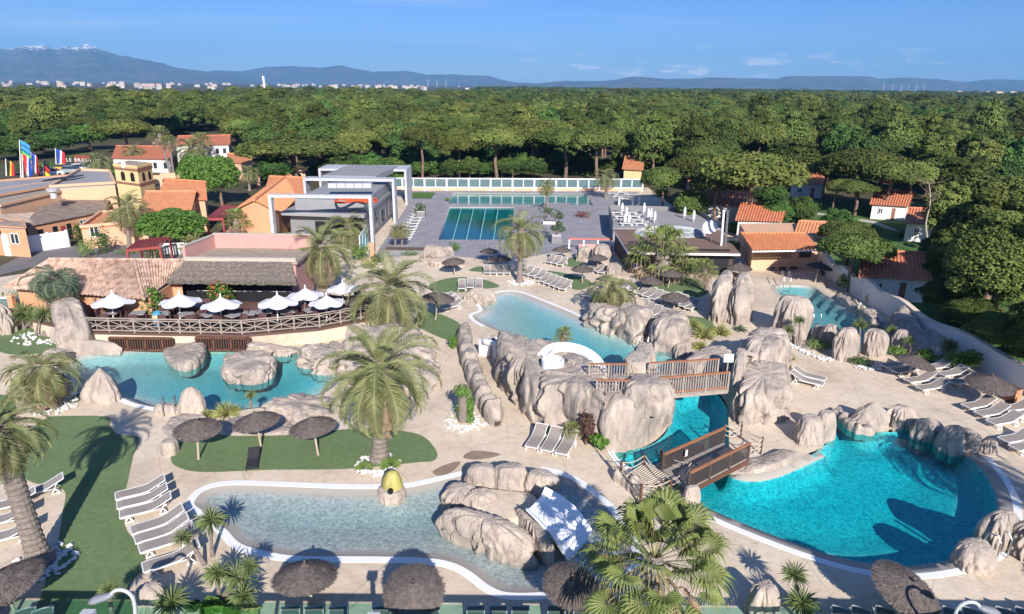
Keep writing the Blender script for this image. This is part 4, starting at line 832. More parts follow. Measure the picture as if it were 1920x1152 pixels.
# ------------------------------------------------------------------ parasols and loungers
mat('thatch', (.105, .085, .080), .95, scale=6, col2=(.235, .195, .18), stretch=(1, 1, 1), bump=.8, bscale=30)
mat('wood_pole', (.42, .35, .28), .85, .15, scale=3)
mat('sling', (.30, .26, .235), .8, .06, scale=3, bump=.2, bscale=60)
mat('sling_dark', (.035, .035, .04), .7, .1, scale=3); mat('steel_pale', (.4, .42, .42), .4, .02); mat('frame_white', (.75, .75, .74), .4, .02); mat('frame_dark', (.04, .04, .045), .4, .05)
mat('parasol_white', (.66, .66, .70), .8, .03, scale=1)
def thatch_mesh():
    rnd = random.Random(5); mb = MB(); n = 120; Rr = 1.0
    prof = [(0.02, .42), (.10, .36), (.3, .29), (.55, .20), (.8, .085), (1.0, -.03)]
    vs = []
    for i, (r, z) in enumerate(prof):
        for k in range(n):
            t = 2*math.pi*k/n; j = (rnd.uniform(-.012, .012) if i else 0); e = (rnd.uniform(-.05, .03) if i == len(prof)-1 else 0)
            vs.append(((r+e)*math.cos(t), (r+e)*math.sin(t), z+j+(.01*(k % 2))*(i > 1)))
    fs = [(i*n+k, i*n+(k+1) % n, (i+1)*n+(k+1) % n, (i+1)*n+k)[::-1] for i in range(len(prof)-1) for k in range(n)]
    mb.add(vs, fs)
    b = len(prof)-1; lo = [(v[0]*.97, v[1]*.97, v[2]-.05) for v in vs[b*n:]]; ctr = (0, 0, .30); o = len(mb.v)
    mb.add(lo+[ctr], [(k, (k+1) % n, n) for k in range(n)])
    mb.add(vs[b*n:]+lo, [(k, (k+1) % n, (k+1) % n+n, k+n)[::-1] for k in range(n)])
    for _ in range(1700):   # loose straws
        t = rnd.uniform(0, 6.283); r0 = rnd.uniform(.05, .9)**.8; r1 = min(1.06, r0+rnd.uniform(.1, .3)); t2 = t+rnd.uniform(-.05, .05)
        def zz(r):
            for (a, za), (b_, zb_) in zip(prof, prof[1:]):
                if r <= b_: return za+(zb_-za)*(r-a)/(b_-a)
            return -.05
        w = .008; d = Vector((-math.sin(t), math.cos(t), 0))*w
        a = Vector((r0*math.cos(t), r0*math.sin(t), zz(r0)+.012)); b2 = Vector((r1*math.cos(t2), r1*math.sin(t2), zz(r1)+rnd.uniform(.01, .035)))
        mb.add([a-d, a+d, b2+d, b2-d], [(0, 1, 2, 3)])
    for k in range(26):    # tuft on top
        t = rnd.uniform(0, 6.283); a = Vector((math.cos(t)*.03, math.sin(t)*.03, .36)); b2 = Vector((math.cos(t)*.055, math.sin(t)*.055, .36+rnd.uniform(.10, .17))); d = Vector((-math.sin(t), math.cos(t), 0))*.014
        mb.add([a-d, a+d, b2+d, b2-d], [(0, 1, 2, 3)])
    o = mb.build('canopy', 'thatch'); m = o.data; bpy.data.objects.remove(o); return m
TH = thatch_mesh()
UG = 'thatched parasols around the pools'
def palapa(base, can, wp, label, tilt=(0, 0), name='thatched_parasol'):
    B = P(*base); T = PY(*can, B.y); m = proj((T.x+1, T.y, T.z))[0]-proj(T)[0]; Rr = wp/m/2
    t = thing(name, B, label, 'parasol', UG)
    mesh_obj('canopy', TH, t, T-B-Vector((0, 0, .12*Rr)), (Rr, Rr, Rr), 0, tilt)
    mb = MB(); mb.tube([B-Vector((0, 0, .1)), T+Vector((0, 0, .18*Rr))], [.055, .045], 10); mb.build('pole', 'wood_pole', t)
    return t
for a in [((372, 862), (370, 800), 84, 'left thatched parasol of the three on the long lawn', (.05, .05)), ((490, 840), (480, 786), 84, 'middle thatched parasol of the three on the long lawn', (0, -.1)), ((597, 854), (586, 796), 86, 'right thatched parasol on the long lawn, partly under the palm', (0, -.1)),
    ((30, 1152), (4, 1092), 138, 'thatched parasol cut off at the bottom left corner', (.1, -.25)), ((587, 1132), (571, 1075), 118, 'first thatched parasol from the left along the front pool edge', (-.12, 0)), ((782, 1165), (776, 1102), 114, 'second thatched parasol along the front pool edge, tilted to face the camera', (.32, 0)),
    ((1068, 1160), (1070, 1092), 104, 'thatched parasol left of the big fan palm', (.22, .1)), ((1678, 1160), (1700, 1100), 128, 'tilted thatched parasol below the big lagoon', (.25, .28)), ((1697, 716), (1717, 676), 70, 'thatched parasol leaning right beside the right-hand loungers', (0, .2)), ((1855, 758), (1858, 716), 82, 'thatched parasol near the wooden box by the wavy wall', (.1, 0)),
    ((1528, 530), (1537, 498), 47, 'thatched parasol in front of the orange pool house', (0, .12)), ((1385, 524), (1387, 500), 46, 'thatched parasol behind the twin rock towers', (0, 0)), ((1325, 506), (1329, 476), 44, 'thatched parasol under the bar roof edge', (0, 0)), ((1092, 531), (1092, 503), 42, 'thatched parasol on the curved lawn with its pole in the middle', (0, 0)),
    ((1120, 508), (1121, 482), 38, 'thatched parasol in front of the beige plaza boulders', (0, 0)), ((1054, 488), (1053, 467), 36, 'thatched parasol nearest the red and white frame', (0, 0)), ((1136, 546), (1137, 521), 34, 'thatched parasol partly behind the windblown palm', (0, 0)), ((1223, 549), (1222, 525), 44, 'thatched parasol left of the pair near the dark bar', (0, .08)),
    ((1252, 540), (1260, 512), 42, 'thatched parasol right of the pair near the dark bar', (0, 0)), ((1262, 589), (1266, 556), 52, 'thatched parasol by the lawn behind the round boulder', (0, 0)), ((853, 516), (850, 489), 44, 'thatched parasol right of the plaza boulders', (0, -.05)), ((816, 600), (822, 556), 62, 'thatched parasol at the top of the small diamond lawn', (0, .1)),
    ((936, 506), (938, 484), 42, 'thatched parasol over the four loungers by the plaza', (0, 0)), ((917, 492), (917, 470), 34, 'dark thatched parasol at the plaza edge left of the slim palm', (0, 0)), ((2260, 1240), (2290, 1140), 260, 'thatched parasol just outside the right edge, near the ladder', (0, 0)), ((2200, 1040), (2200, 960), 220, 'thatched parasol just outside the right edge, by the dark boulders', (0, 0))]:
    palapa(a[0], a[1], a[2], a[3], a[4])
# white terrace parasols
def sail_mesh():
    mb = MB(); n = 48; prof = []
    vs = []; rings = 9
    for i in range(rings+1):
        u = i/rings
        for k in range(n):
            t = 2*math.pi*k/n; lobe = abs(math.cos(3*t)); r = u*(1-.09*(1-lobe)*u); z = .44*(1-u)**1.6-.02*u+ (.09*(1-lobe)-.04)*u*u*1.0
            vs.append((r*math.cos(t), r*math.sin(t), z))
    fs = [(i*n+k, i*n+(k+1) % n, (i+1)*n+(k+1) % n, (i+1)*n+k)[::-1] for i in range(rings) for k in range(n)]
    mb.add(vs, fs); mb.lathe([(.0, .62), (.02, .56), (.05, .38)], 8); o = mb.build('canopy', 'parasol_white', smooth=True); m = o.data; bpy.data.objects.remove(o); return m
SM = sail_mesh()
TZ = 1.0   # terrace height
for i, (x, y, w, lab) in enumerate([(213, 572, 78, 'first white tensioned parasol from the left on the terrace'), (338, 572, 76, 'second white parasol from the left, above the striped barrel'), (415, 578, 74, 'third white parasol from the left, below the flowering shrub'), (521, 574, 76, 'fourth white parasol from the left on the terrace'), (573, 560, 68, 'white parasol behind between the fourth and the sixth'), (613, 574, 68, 'sixth white parasol, right in front of the bushy palm'), (643, 548, 62, 'last white parasol, half hidden by the terrace palm')]):
    B = P(x, y+34, TZ); T = PY(x, y-6, B.y); m = proj((T.x+1, T.y, T.z))[0]-proj(T)[0]; Rr = w/m/2
    t = thing('white_parasol', B, lab, 'parasol', 'white parasols on the restaurant terrace'); mesh_obj('canopy', SM, t, T-B, Rr, .3*i)
    mb = MB(); mb.tube([B, T+Vector((0, 0, .6*Rr))], .045, 8); mb.build('pole', 'frame_white', t); mb = MB(); mb.lathe([(.0, .12), (.25, .12), (.28, 0)], 16, B); mb.build('base', 'frame_dark', t)
def make_lounger(label, sl='sling', fr='frame_white', name='sun_lounger'):
    t = thing(name, (0, 0, 0), label, 'sun lounger'); L = 2.05; w = .62
    prof = [(-1.02, .33), (-.8, .36), (-.45, .34), (0, .33), (.25, .35), (.45, .42), (.75, .56), (1.02, .68)]   # x towards the head
    mb = MB(); n = len(prof)
    for s in (0, .018): mb.v += [(x, -w/2, z-s) for x, z in prof]+[(x, w/2, z-s) for x, z in prof]
    mb.f += [(i, i+1, n+i+1, n+i)[::-1] for i in range(n-1)]+[(2*n+i, 2*n+i+1, 3*n+i+1, 3*n+i) for i in range(n-1)]+[(0, n, 3*n, 2*n), (n-1, 3*n-1, 4*n-1, 2*n-1)]; mb.m += [0]*(2*(n-1)+2)
    mb.build('sling', sl, t, local=True)
    mb = MB()
    for s in (-1, 1):
        y = s*(w/2+.02)
        for a, b in zip(prof, prof[1:]): mb.bar((a[0], y, a[1]-.01), (b[0], y, b[1]-.01), .03, .035)
        mb.bar((-1.0, y, .28), (.55, y, .28), .03, .035)
    mb.bar((-1.03, -.33, .32), (-1.03, .33, .32), .045); mb.bar((1.03, -.33, .68), (1.03, .33, .68), .045); mb.build('rail', fr, t, local=True)
    for x0 in (-.72, .62):
        for s in (-1, 1):
            mb = MB(); y = s*(w/2+.02); mb.bar((x0, y, .30), (x0-.14, y, 0), .045); mb.bar((x0, y, .30), (x0+.20, y, 0), .045); mb.bar((x0-.14, y, .02), (x0+.20, y, .02), .03); mb.build('leg', fr, t, local=True)
    for s in (-.3, .3): mb = MB(); mb.bar((.62, s, .3), (.8, s, .58), .03); mb.build('backrest_prop', fr, t, local=True)
    return t
LG = make_lounger('x'); LGB = make_lounger('x', 'sling_dark', 'frame_dark', 'dark_sun_lounger')
USED = set()
def lounger(px, d, label, group, proto=LG, sc=1.0, z=0):
    sc *= .9
    c = P(*px, z); a = P(px[0]-d[0]/2, px[1]-d[1]/2, z); b = P(px[0]+d[0]/2, px[1]+d[1]/2, z); v = b-a; rz = math.atan2(v.y, v.x)
    if proto.name not in USED:
        USED.add(proto.name); o = proto; o.location = c; o.rotation_euler.z = rz; o['label'] = label; o['group'] = group; o.scale = (sc, sc, sc)
        if z: o.location.z = z
        return o
    return copy_tree(proto, None, c, rz, sc, label, group)
def row(pts, d, text, group, proto=LG, sc=1.0, order='from the left'):
    n = len(pts)
    for i, p in enumerate(pts):
        o_ = ORD[i] if i < n-1 or n == 1 else 'last'
        lounger(p, d if not isinstance(d, list) else d[i], text % (o_+' ') if n > 1 else text % '', group, proto, sc)
def lin(a, b, n): return [(a[0]+(b[0]-a[0])*i/(n-1), a[1]+(b[1]-a[1])*i/(n-1)) for i in range(n)]
row([(266, 930), (270, 947), (276, 964)], (92, -24), '%sgrey lounger from the top, row of three beside the left lawn', 'loungers beside the big left lawn')
row([(298, 991), (306, 1008), (315, 1025), (324, 1060)], (97, -32), '%sgrey lounger from the top, row of four beside the left lawn', 'loungers beside the big left lawn')
row([(74, 928), (20, 955), (6, 985), (10, 1016)], (60, -16), '%slounger from the top in the shade of the leaning palm', 'loungers shaded by the leaning palm')
row([(1006, 832), (1034, 838), (1062, 844)], (24, -38), '%sgrey lounger from the left of three at the foot of the fluted rock', 'loungers at the foot of the central rock')
row([(1516, 712), (1512, 721)], (-55, -14), '%sof two loungers by the yellow-green reeds', 'pair of loungers by the reeds')
row([(1676, 691), (1697, 701), (1722, 719), (1745, 733)], (52, -8), '%slounger down the left line around the leaning thatched parasol', 'loungers around the right-hand parasols'); row([(1757, 694), (1784, 707), (1806, 722)], (50, -8), '%slounger down the line between the two right-hand thatched parasols', 'loungers around the right-hand parasols')
row([(1832, 767), (1857, 781), (1880, 797)], (62, -12), '%slounger down the line below the parasol by the wooden box', 'loungers at the right edge'); row([(1904, 772), (1926, 784)], (56, -8), '%slounger cut by the right edge beyond the wooden box', 'loungers at the right edge'); row([(1904, 830), (1925, 845)], (60, -12), '%slounger at the right edge by the big lagoon', 'loungers at the right edge')
row([(913, 513), (925, 513), (938, 513), (951, 513)], (0, -16), '%sof four loungers side by side under the parasol near the plaza', 'small lounger rows by the plaza', sc=.95); row([(866, 542), (882, 540), (898, 541)], (1, -18), '%sof three loungers on the rounded lawn', 'small lounger rows by the plaza')
row([(832, 566), (838, 573), (846, 580)], (34, -8), '%sof three loungers in the shade beside the diamond lawn', 'loungers by the diamond lawn')
row([(1032, 493), (1043, 495), (1054, 498)], (18, -12), '%sof three loungers nearest the red and white frame', 'lounger rows on the curved lawn'); row(lin((990, 515), (1014, 522), 3), (20, -12), '%sof three loungers beside the slim palm', 'lounger rows on the curved lawn'); row(lin((1022, 529), (1060, 543), 5), (20, -13), '%slounger of the five at the pool side of the curved lawn', 'lounger rows on the curved lawn')
row(lin((1103, 503), (1132, 513), 4), (18, -11), '%slounger of four in front of the creased boulder', 'lounger rows by the bar'); row(lin((1106, 556), (1132, 566), 3), (22, -12), '%slounger of three in the shadow of the windblown palm', 'lounger rows by the bar'); row(lin((1176, 540), (1190, 546), 2), (20, -12), '%sof two loungers right of the windblown palm', 'lounger rows by the bar')
row(lin((1206, 552), (1240, 566), 4), (22, -13), '%slounger of four under the left parasol of the bar pair', 'lounger rows by the bar'); row(lin((1262, 566), (1298, 580), 4), (22, -12), '%slounger of four around the lawn parasol', 'lounger rows by the bar'); row(lin((1202, 580), (1238, 598), 4), (24, -14), '%slounger of four behind the long boulder', 'lounger rows by the bar')
row([(1446, 505), (1467, 505), (1487, 504)], (0, -13), '%sof three dark loungers against the orange pool house', 'dark loungers at the pool house', LGB, .9)
lounger((475, 872), (6, -30), 'single black lounger on the long lawn', 'black lounger', LGB, .8)
xs = [20, 92, 124, 565, 607, 650, 727, 815, 895, 935, 975, 1039, 1085, 1120, 1547, 1582, 1625, 1702, 1745, 1780, 1840, 1875, 1915]
mat('sling_teal', (.10, .115, .11), .8, .06)
LGC = make_lounger('x', 'sling_teal', 'steel_pale', 'grey_sun_lounger')
for i, x in enumerate(xs): lounger((x+(x-960)*.045, 1203), ((960-x)*.0, -60), '%s dark lounger from the left in the bottom edge row' % ORD[i], 'dark loungers along the bottom edge', LGC, .95)
for i, p in enumerate(lin((787, 396), (757, 450), 11)): lounger(p, (-34, 3), '%s lounger from the far end of the line beside the grey building' % ORD[i], 'loungers along the grey building', LG, .95)
for i, x in enumerate(list(range(868, 1120, 21))): lounger((x, 353), (0, -6), '%s dark lounger from the left along the white glazed fence' % ORD[i], 'dark loungers along the glazed fence', LGB, 1.0)
# ------------------------------------------------------------------ buildings
mat('wall_orange', (.56, .30, .17), .9, .08, scale=.8, fine=.05); mat('wall_peach', (.64, .40, .26), .9, .06, scale=.8); mat('wall_yellow', (.68, .52, .26), .9, .06, scale=.6, fine=.04); mat('trim_brown', (.25, .12, .08), .8, .1)
mat('wall_white', (.68, .66, .62), .9, .05, scale=.6, fine=.04); mat('wall_grey', (.20, .20, .21), .8, .06, scale=.5); mat('roof_grey', (.30, .29, .30), .85, .08, scale=.4, fine=.06); mat('pink_wall', (.50, .28, .25), .9, .1, scale=.8)
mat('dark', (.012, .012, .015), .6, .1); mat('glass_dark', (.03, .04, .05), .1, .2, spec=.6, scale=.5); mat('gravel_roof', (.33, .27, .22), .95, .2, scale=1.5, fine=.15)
mat('tile_red', (.42, .13, .07), .85, scale=2.5, col2=(.60, .24, .13), fine=.12); mat('tile_orange', (.50, .20, .09), .85, scale=2.0, col2=(.66, .30, .15), fine=.12); mat('tile_pink', (.30, .19, .14), .9, scale=2.6, col2=(.54, .385, .30), fine=.25, lo=.38, hi=.58); mat('tile_old', (.24, .185, .155), .95, scale=1.2, col2=(.42, .335, .28), fine=.15)
mat('reed', (.13, .105, .09), .95, scale=2.2, col2=(.27, .225, .195), stretch=(3, 3, 1), bump=.8, bscale=14, fine=.15); mat('wood_brown', (.12, .055, .035), .7, .2, scale=3); mat('wood_rail', (.33, .14, .065), .6, .15, scale=3); mat('wood_grey', (.33, .28, .24), .85, .15, scale=3); mat('wood_deck', (.13, .075, .06), .85, .2, scale=2, stretch=(6, 1, 1))
mat('steel', (.55, .56, .58), .3, .05, metal=.9); mat('steel_paint', (.45, .46, .47), .5, .05); mat('rope', (.52, .45, .36), .9, .1, scale=8); mat('slide_white', (.80, .82, .86), .25, .02, spec=.5); mat('red_paint', (.42, .05, .05), .6, .1); mat('aqua', (.25, .62, .62), .4, .05); mat('pergola_red', (.30, .06, .06), .7, .1)
mat('mesh_panel', (.075, .05, .045), .8, .15, scale=6)
def see_through(name, base, k):
    m = mat(name, base, .8, .1); nt = m.node_tree; N = nt.nodes; tr = N.new('ShaderNodeBsdfTransparent'); mx = N.new('ShaderNodeMixShader'); mx.inputs[0].default_value = k; nt.links.new(N['Principled BSDF'].outputs[0], mx.inputs[1]); nt.links.new(tr.outputs[0], mx.inputs[2]); nt.links.new(mx.outputs[0], N['Material Output'].inputs[0])
see_through('fine_net', (.06, .045, .04), .4)
def roof_plane(mb, a, b, c, d, sp=.24, amp=.035, mi=0):
    """tiled slope: a,b eave left/right, c,d ridge right/left; barrel tile columns run up the slope"""
    a, b, c, d = map(Vector, (a, b, c, d)); n = max(2, int((b-a).length/sp)); nr = (b-a).cross(d-a).normalized()
    if nr.z < 0: nr = -nr
    rows = max(1, min(40, int((d-a).length/.38))); vs = []; K = 4
    for j in range(rows+1):
        v = j/rows
        for i in range(n*K+1):
            u = i/(n*K); p = a.lerp(b, u).lerp(d.lerp(c, u), v); vs.append(p+nr*(amp*math.cos(2*math.pi*u*n)+.012*(j % 2)))
    w = n*K+1; mb.add(vs, [(j*w+i, j*w+i+1, (j+1)*w+i+1, (j+1)*w+i) for j in range(rows) for i in range(n*K)], mi)
def block(t, name, pts, z0, z1, m):
    mb = MB(); mb.prism([(p[0], p[1]) for p in pts], z0, z1); return mb.build(name, m, t)
def panel(t, name, a, b, z0, z1, m, out=.03, th=.06):
    """thin panel standing on the wall line a-b, proud of it by out (towards the camera side)"""
    a = Vector((a[0], a[1], 0)); b = Vector((b[0], b[1], 0)); d = (b-a).normalized(); n = Vector((d.y, -d.x, 0))
    if n.dot(Vector((0, 0, 0))-(a+b)/2) < 0: n = -n
    q = [a+n*out, b+n*out, b+n*(out-th), a+n*(out-th)]; mb = MB(); mb.prism([(p.x, p.y) for p in q], z0, z1); return mb.build(name, m, t)
def along(a, b, u): return Vector(a).lerp(Vector(b), u)
def window(t, a, b, u0, u1, z0, z1, frame='wall_white', glass='glass_dark', mull=1):
    p, q = along(a, b, u0), along(a, b, u1); f = panel(t, 'window', p, q, z0, z1, glass, .04)
    mb = MB(); d = (q-p).normalized(); n = Vector((d.y, -d.x, 0)); n = -n if n.dot(-p) < 0 else n
    o = n*.06
    for x in range(mull+2): s = p.lerp(q, x/(mull+1)); mb.bar((s.x+o.x, s.y+o.y, z0), (s.x+o.x, s.y+o.y, z1), .07)
    for z in (z0, z1): mb.bar((p.x+o.x, p.y+o.y, z), (q.x+o.x, q.y+o.y, z), .08)
    fr = mb.build('frame', frame, t); fr.parent = f; CH[t.name].remove(fr); fr.matrix_parent_inverse = Matrix(); return f
# --- three portal frames
def portal_mat():
    m = bpy.data.materials.new('perforated_white'); m.use_nodes = True; nt = m.node_tree; N = nt.nodes; L = nt.links; b = N['Principled BSDF']; b.inputs['Roughness'].default_value = .6
    geo = N.new('ShaderNodeNewGeometry'); v = N.new('ShaderNodeTexVoronoi'); v.feature = 'DISTANCE_TO_EDGE'; v.inputs['Scale'].default_value = 7; L.new(geo.outputs['Position'], v.inputs[0])
    cr = N.new('ShaderNodeValToRGB'); e = cr.color_ramp.elements; e[0].position = .13; e[0].color = (.56, .57, .60, 1); e[1].position = .17; e[1].color = (.26, .27, .30, 1); L.new(v.outputs[0], cr.inputs[0]); L.new(cr.outputs[0], b.inputs['Base Color']); MATS['perforated'] = m
portal_mat()
def portal(l, r, yt, lab, dep=.8, w=.30):
    A, B = P(*l), P(*r); h = PY(r[0], yt, B.y).z; t = thing('portal_frame', (A+B)/2, lab, 'portal frame', 'white portal frames around the grey building'); A.y = B.y
    for q in (A, B): mb = MB(); mb.box((q.x, q.y+dep/2, h/2), (w, dep, h)); mb.build('leg', 'perforated', t)
    mb = MB(); mb.box(((A.x+B.x)/2, A.y+dep/2, h+w/2), (abs(B.x-A.x)+w, dep, w)); mb.build('beam', 'perforated', t); return h
H1 = portal((518, 470), (699, 474), 373, 'nearest white perforated portal frame'); H2 = portal((577, 416), (740, 418), 341, 'middle white perforated portal frame', 1.8); H3 = portal((604, 382), (762, 384), 322, 'farthest white perforated portal frame', 5.0)
mat('pale_grey', (.27, .27, .28), .8, .06, scale=.5, fine=.04)
def grey_building():
    c = P(640, 455); t = thing('pavilion', c, 'grey flat-roofed pavilion standing inside the white portal frames', 'building')
    g = [P(548, 452), P(688, 458), P(740, 402), P(640, 396)]; fl, fr_, br, bl = g
    block(t, 'wall', [fl, fr_, br, bl], 0, 3.0, 'wall_grey'); ov = [fl+Vector((-.6, -1.0, 0)), fr_+Vector((.1, -1.0, 0)), br+Vector((.1, 0, 0)), bl]
    block(t, 'roof', ov, 3.0, 3.4, 'pale_grey'); block(t, 'parapet', [fl+Vector((.6, .2, 0)), fr_+Vector((-.1, .2, 0)), br+Vector((-.1, -.3, 0)), bl+Vector((.6, -.3, 0))], 3.4, 4.6, 'pale_grey')
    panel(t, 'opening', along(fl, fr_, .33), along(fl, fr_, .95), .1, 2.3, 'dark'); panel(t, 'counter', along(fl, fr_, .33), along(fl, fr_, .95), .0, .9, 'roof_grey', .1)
    for u in (.15, .45, .75): window(t, fr_, br, u, u+.18, .6, 2.2, 'wall_grey', 'glass_dark', 0)
    # red loop emblem lying on the roof
    cc = P(668, 377, 4.62); mb = MB()
    pts = []
    for k in range(60):
        a = 2*math.pi*k/60; pts.append(Vector((cc.x+2.2*math.sin(a), cc.y+1.5*math.sin(a)*math.cos(a)*1.4+.3*math.sin(a*3), 4.66)))
    mb.tube(pts+[pts[0]], .14, 6, cap=False); mb.build('emblem', 'flower', t)
    b2 = [P(600, 412), P(700, 415), P(742, 385), P(650, 382)]; block(t, 'rear_block', [p+Vector((0, 3, 0)) for p in b2], 4.5, 5.2, 'pale_grey')
    for i in range(5): mb = MB(); q = along(P(625, 352, 5.5), P(690, 352, 5.5), i/4); mb.box((q.x, q.y, 5.75), (.9, .9, .5)); mb.build('ventilation_unit', 'steel_paint', t)
grey_building()
# --- restaurant terrace, bar and tiled roof
TZ = 1.0
tp = [(158, 622), (455, 628), (600, 616), (716, 594), (722, 560), (560, 548), (330, 548), (150, 560), (60, 580), (60, 600)]
tl = [P(x, y, TZ) for x, y in tp]
def terrace():
    t = thing('terrace', tl[1], 'raised brown restaurant terrace with a beige wall along the lagoon', 'terrace')
    block(t, 'wall', tl, -.4, TZ-.12, 'deck'); block(t, 'floor', [p+Vector((0, -.12, 0)) for p in tl], TZ-.12, TZ, 'wood_deck')
terrace()
def grille(x0, x1, lab):
    a = P(x0, 650); b = P(x1, 650); a.y = b.y = P((x0+x1)/2, 627, TZ).y-.3; t = thing('grille', a, lab, 'grille', 'brown wooden grilles under the terrace')
    a.y -= .0
    mb = MB(); mb.bar((a.x, a.y, .85), (b.x, a.y, .85), .12); mb.bar((a.x, a.y, .02), (b.x, a.y, .02), .12); mb.build('rail', 'wood_brown', t)
    n = int((b.x-a.x)/.16); mb = MB()
    for i in range(n+1): x = a.x+(b.x-a.x)*i/n; mb.bar((x, a.y, 0), (x, a.y, .85), .05 if i % 7 else .12)
    mb.build('slats', 'wood_brown', t); mb = MB(); mb.box(((a.x+b.x)/2, a.y+.12, .42), (b.x-a.x, .05, .8)); mb.build('back', 'dark', t)
grille(219, 336, 'left brown wooden grille between the low ledge and the heart-shaped rock'); grille(378, 480, 'right brown wooden grille beneath the terrace')
def railing(px, z, h, lab, top='wood_grey', post='wood_grey', pitch=1.45, style='x', name='railing', rail_w=.09, group=None, t=None):
    pts = [P(x, y, z) for x, y in px]; own = t is None
    if own: t = thing(name, pts[0], lab, 'railing', group)
    seg = []
    for a, b in zip(pts, pts[1:]):
        n = max(1, round((b-a).length/pitch)); seg += [a.lerp(b, i/n) for i in range(n)]
    seg.append(pts[-1]); mb = MB(); mr = MB(); mx = MB(); up = Vector((0, 0, 1))
    for p in seg: q_ = MB(); q_.bar(p-up*.15, p+up*(h+.02), .09); q_.build('post', post, t)
    for a, b in zip(seg, seg[1:]):
        mr.bar(a+up*h, b+up*h, rail_w, .06); d = (b-a)
        if style == 'x':
            mr.bar(a+up*.12, b+up*.12, .06); mr.bar(a+up*(h-.14), b+up*(h-.14), .05); mx.bar(a+up*.12, b+up*(h-.14), .045); mx.bar(b+up*.12, a+up*(h-.14), .04); m = a.lerp(b, .5); mx.bar(m+up*.12, m+up*(h-.14), .04); mx.bar(a+up*h*.45, b+up*h*.45, .035)
        elif style == 'bars':
            mr.bar(a+up*.1, b+up*.1, .06); n = max(2, int(d.length/.13))
            for i in range(1, n): q = a.lerp(b, i/n); mx.bar(q+up*.1, q+up*h, .045)
        elif style == 'panel': mx.bar(a+up*h*.5, b+up*h*.5, .03, h*.86)
    mr.build('handrail', top, t)
    if mx.v: mx.build('infill', 'fine_net' if style == 'panel' else post, t)
    return t
railing([(160, 622), (300, 625), (455, 627), (600, 614), (714, 592)], TZ, .95, 'grey wooden railing with crossed bars along the terrace')
def bar_building():
    t = thing('thatched_bar', P(430, 560), 'open bar with a long grey thatched roof and a flat pink roof behind it', 'building')
    e0, e1, r1, r0 = P(312, 527, 3.1), P(556, 530, 3.1), P(546, 492, 4.1), P(346, 490, 4.1)
    mb = MB(); n = 60; rnd = random.Random(3); rows = 14; vs = []
    for j in range(rows+1):
        for i in range(n+1): p = e0.lerp(e1, i/n).lerp(r0.lerp(r1, i/n), j/rows); vs.append(p+Vector((0, rnd.uniform(-.04, .04), rnd.uniform(-.035, .035)+(.03 if j % 3 == 0 else 0))))
    mb.add(vs, [(j*(n+1)+i, j*(n+1)+i+1, (j+1)*(n+1)+i+1, (j+1)*(n+1)+i) for j in range(rows) for i in range(n)])
    lo = [v-Vector((0, -.1, .28)) for v in vs[:n+1]]; mb.add(vs[:n+1]+lo, [(i, i+1, n+2+i, n+1+i)[::-1] for i in range(n)])
    s0 = e0+Vector((-.2, .6, -.25)); mb.add([vs[0], lo[0], r0+Vector((.3, 0, -.3)), vs[rows*(n+1)]], [(0, 1, 2, 3)]); mb.build('thatched_roof', 'reed', t)
    y0 = r0.y; yb = P(400, 462, 4.2).y; xl = P(345, 488, 4.1).x; xr = P(556, 488, 4.1).x
    block(t, 'wall', [(xl, y0+.3), (xr, y0+.3), (xr, yb), (xl, yb)], 0, 3.9, 'pink_wall'); block(t, 'flat_roof', [(xl, y0+.1), (xr+.2, y0+.1), (xr+.2, yb), (xl, yb)], 3.9, 4.12, 'gravel_roof')
    a, b, c, d = (xl+.1, y0+.25), (xr+.1, y0+.25), (xr+.1, yb-.1), (xl+.6, yb-.1)
    for i, (p, q, z) in enumerate([(d, c, 1.1), (a, d, 1.0), (a, b, .18)]):
        p, q = Vector((*p, 0)), Vector((*q, 0)); mb = MB(); mb.bar((p.x, p.y, 4.12+z/2), (q.x, q.y, 4.12+z/2), .22, z); mb.build('parapet', 'pink_wall' if i < 2 else 'beige_strip', t)
        mb = MB(); mb.bar((p.x, p.y, 4.15+z), (q.x, q.y, 4.15+z), .3, .06); mb.build('coping', 'beige_strip', t)
    yf = P(430, 566, TZ).y; xl2 = P(330, 560, TZ).x; xr2 = P(556, 560, TZ).x
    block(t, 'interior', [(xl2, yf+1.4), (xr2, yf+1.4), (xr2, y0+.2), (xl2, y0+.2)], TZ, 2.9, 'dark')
    for i in range(6): x = xl2+(xr2-xl2)*(i+.3)/6; mb = MB(); mb.tube([(x, yf+.7, TZ), (x, yf+.7, 3.0)], .17, 10); mb.build('pillar', 'rock', t)
    block(t, 'counter', [(xl2+2, yf+.1), (xr2, yf+.1), (xr2, yf+.4), (xl2+2, yf+.4)], TZ, TZ+.8, 'wall_orange'); block(t, 'counter_top', [(xl2+1.9, yf), (xr2, yf), (xr2, yf+.55), (xl2+1.9, yf+.55)], TZ+.8, TZ+.88, 'beige_strip')
    mb = MB(); n = 34
    for i in range(n): x = xl2+2.1+(xr2-xl2-2.3)*i/n; mb.box((x, yf+.085, TZ+.4), (.07, .03, .6))
    mb.build('balusters', 'wall_yellow', t)
    rnd = random.Random(8)
    for k in range(14):
        x = xr2-3.6+k*.25; mb = MB(); mb.lathe([(0, 0), (.05, 0), (.05, .18), (.02, .24), (.02, .32), (0, .32)], 8, (x, yf+.3, TZ+.88)); o = mb.build('bottle', ['flower', 'frame_white', 'bush_leaf', 'wall_yellow'][k % 4]); tag(o, '%s small bottle from the left on the thatched bar counter' % ORD[k], 'bottle', 'bottles on the bar counter')
bar_building()
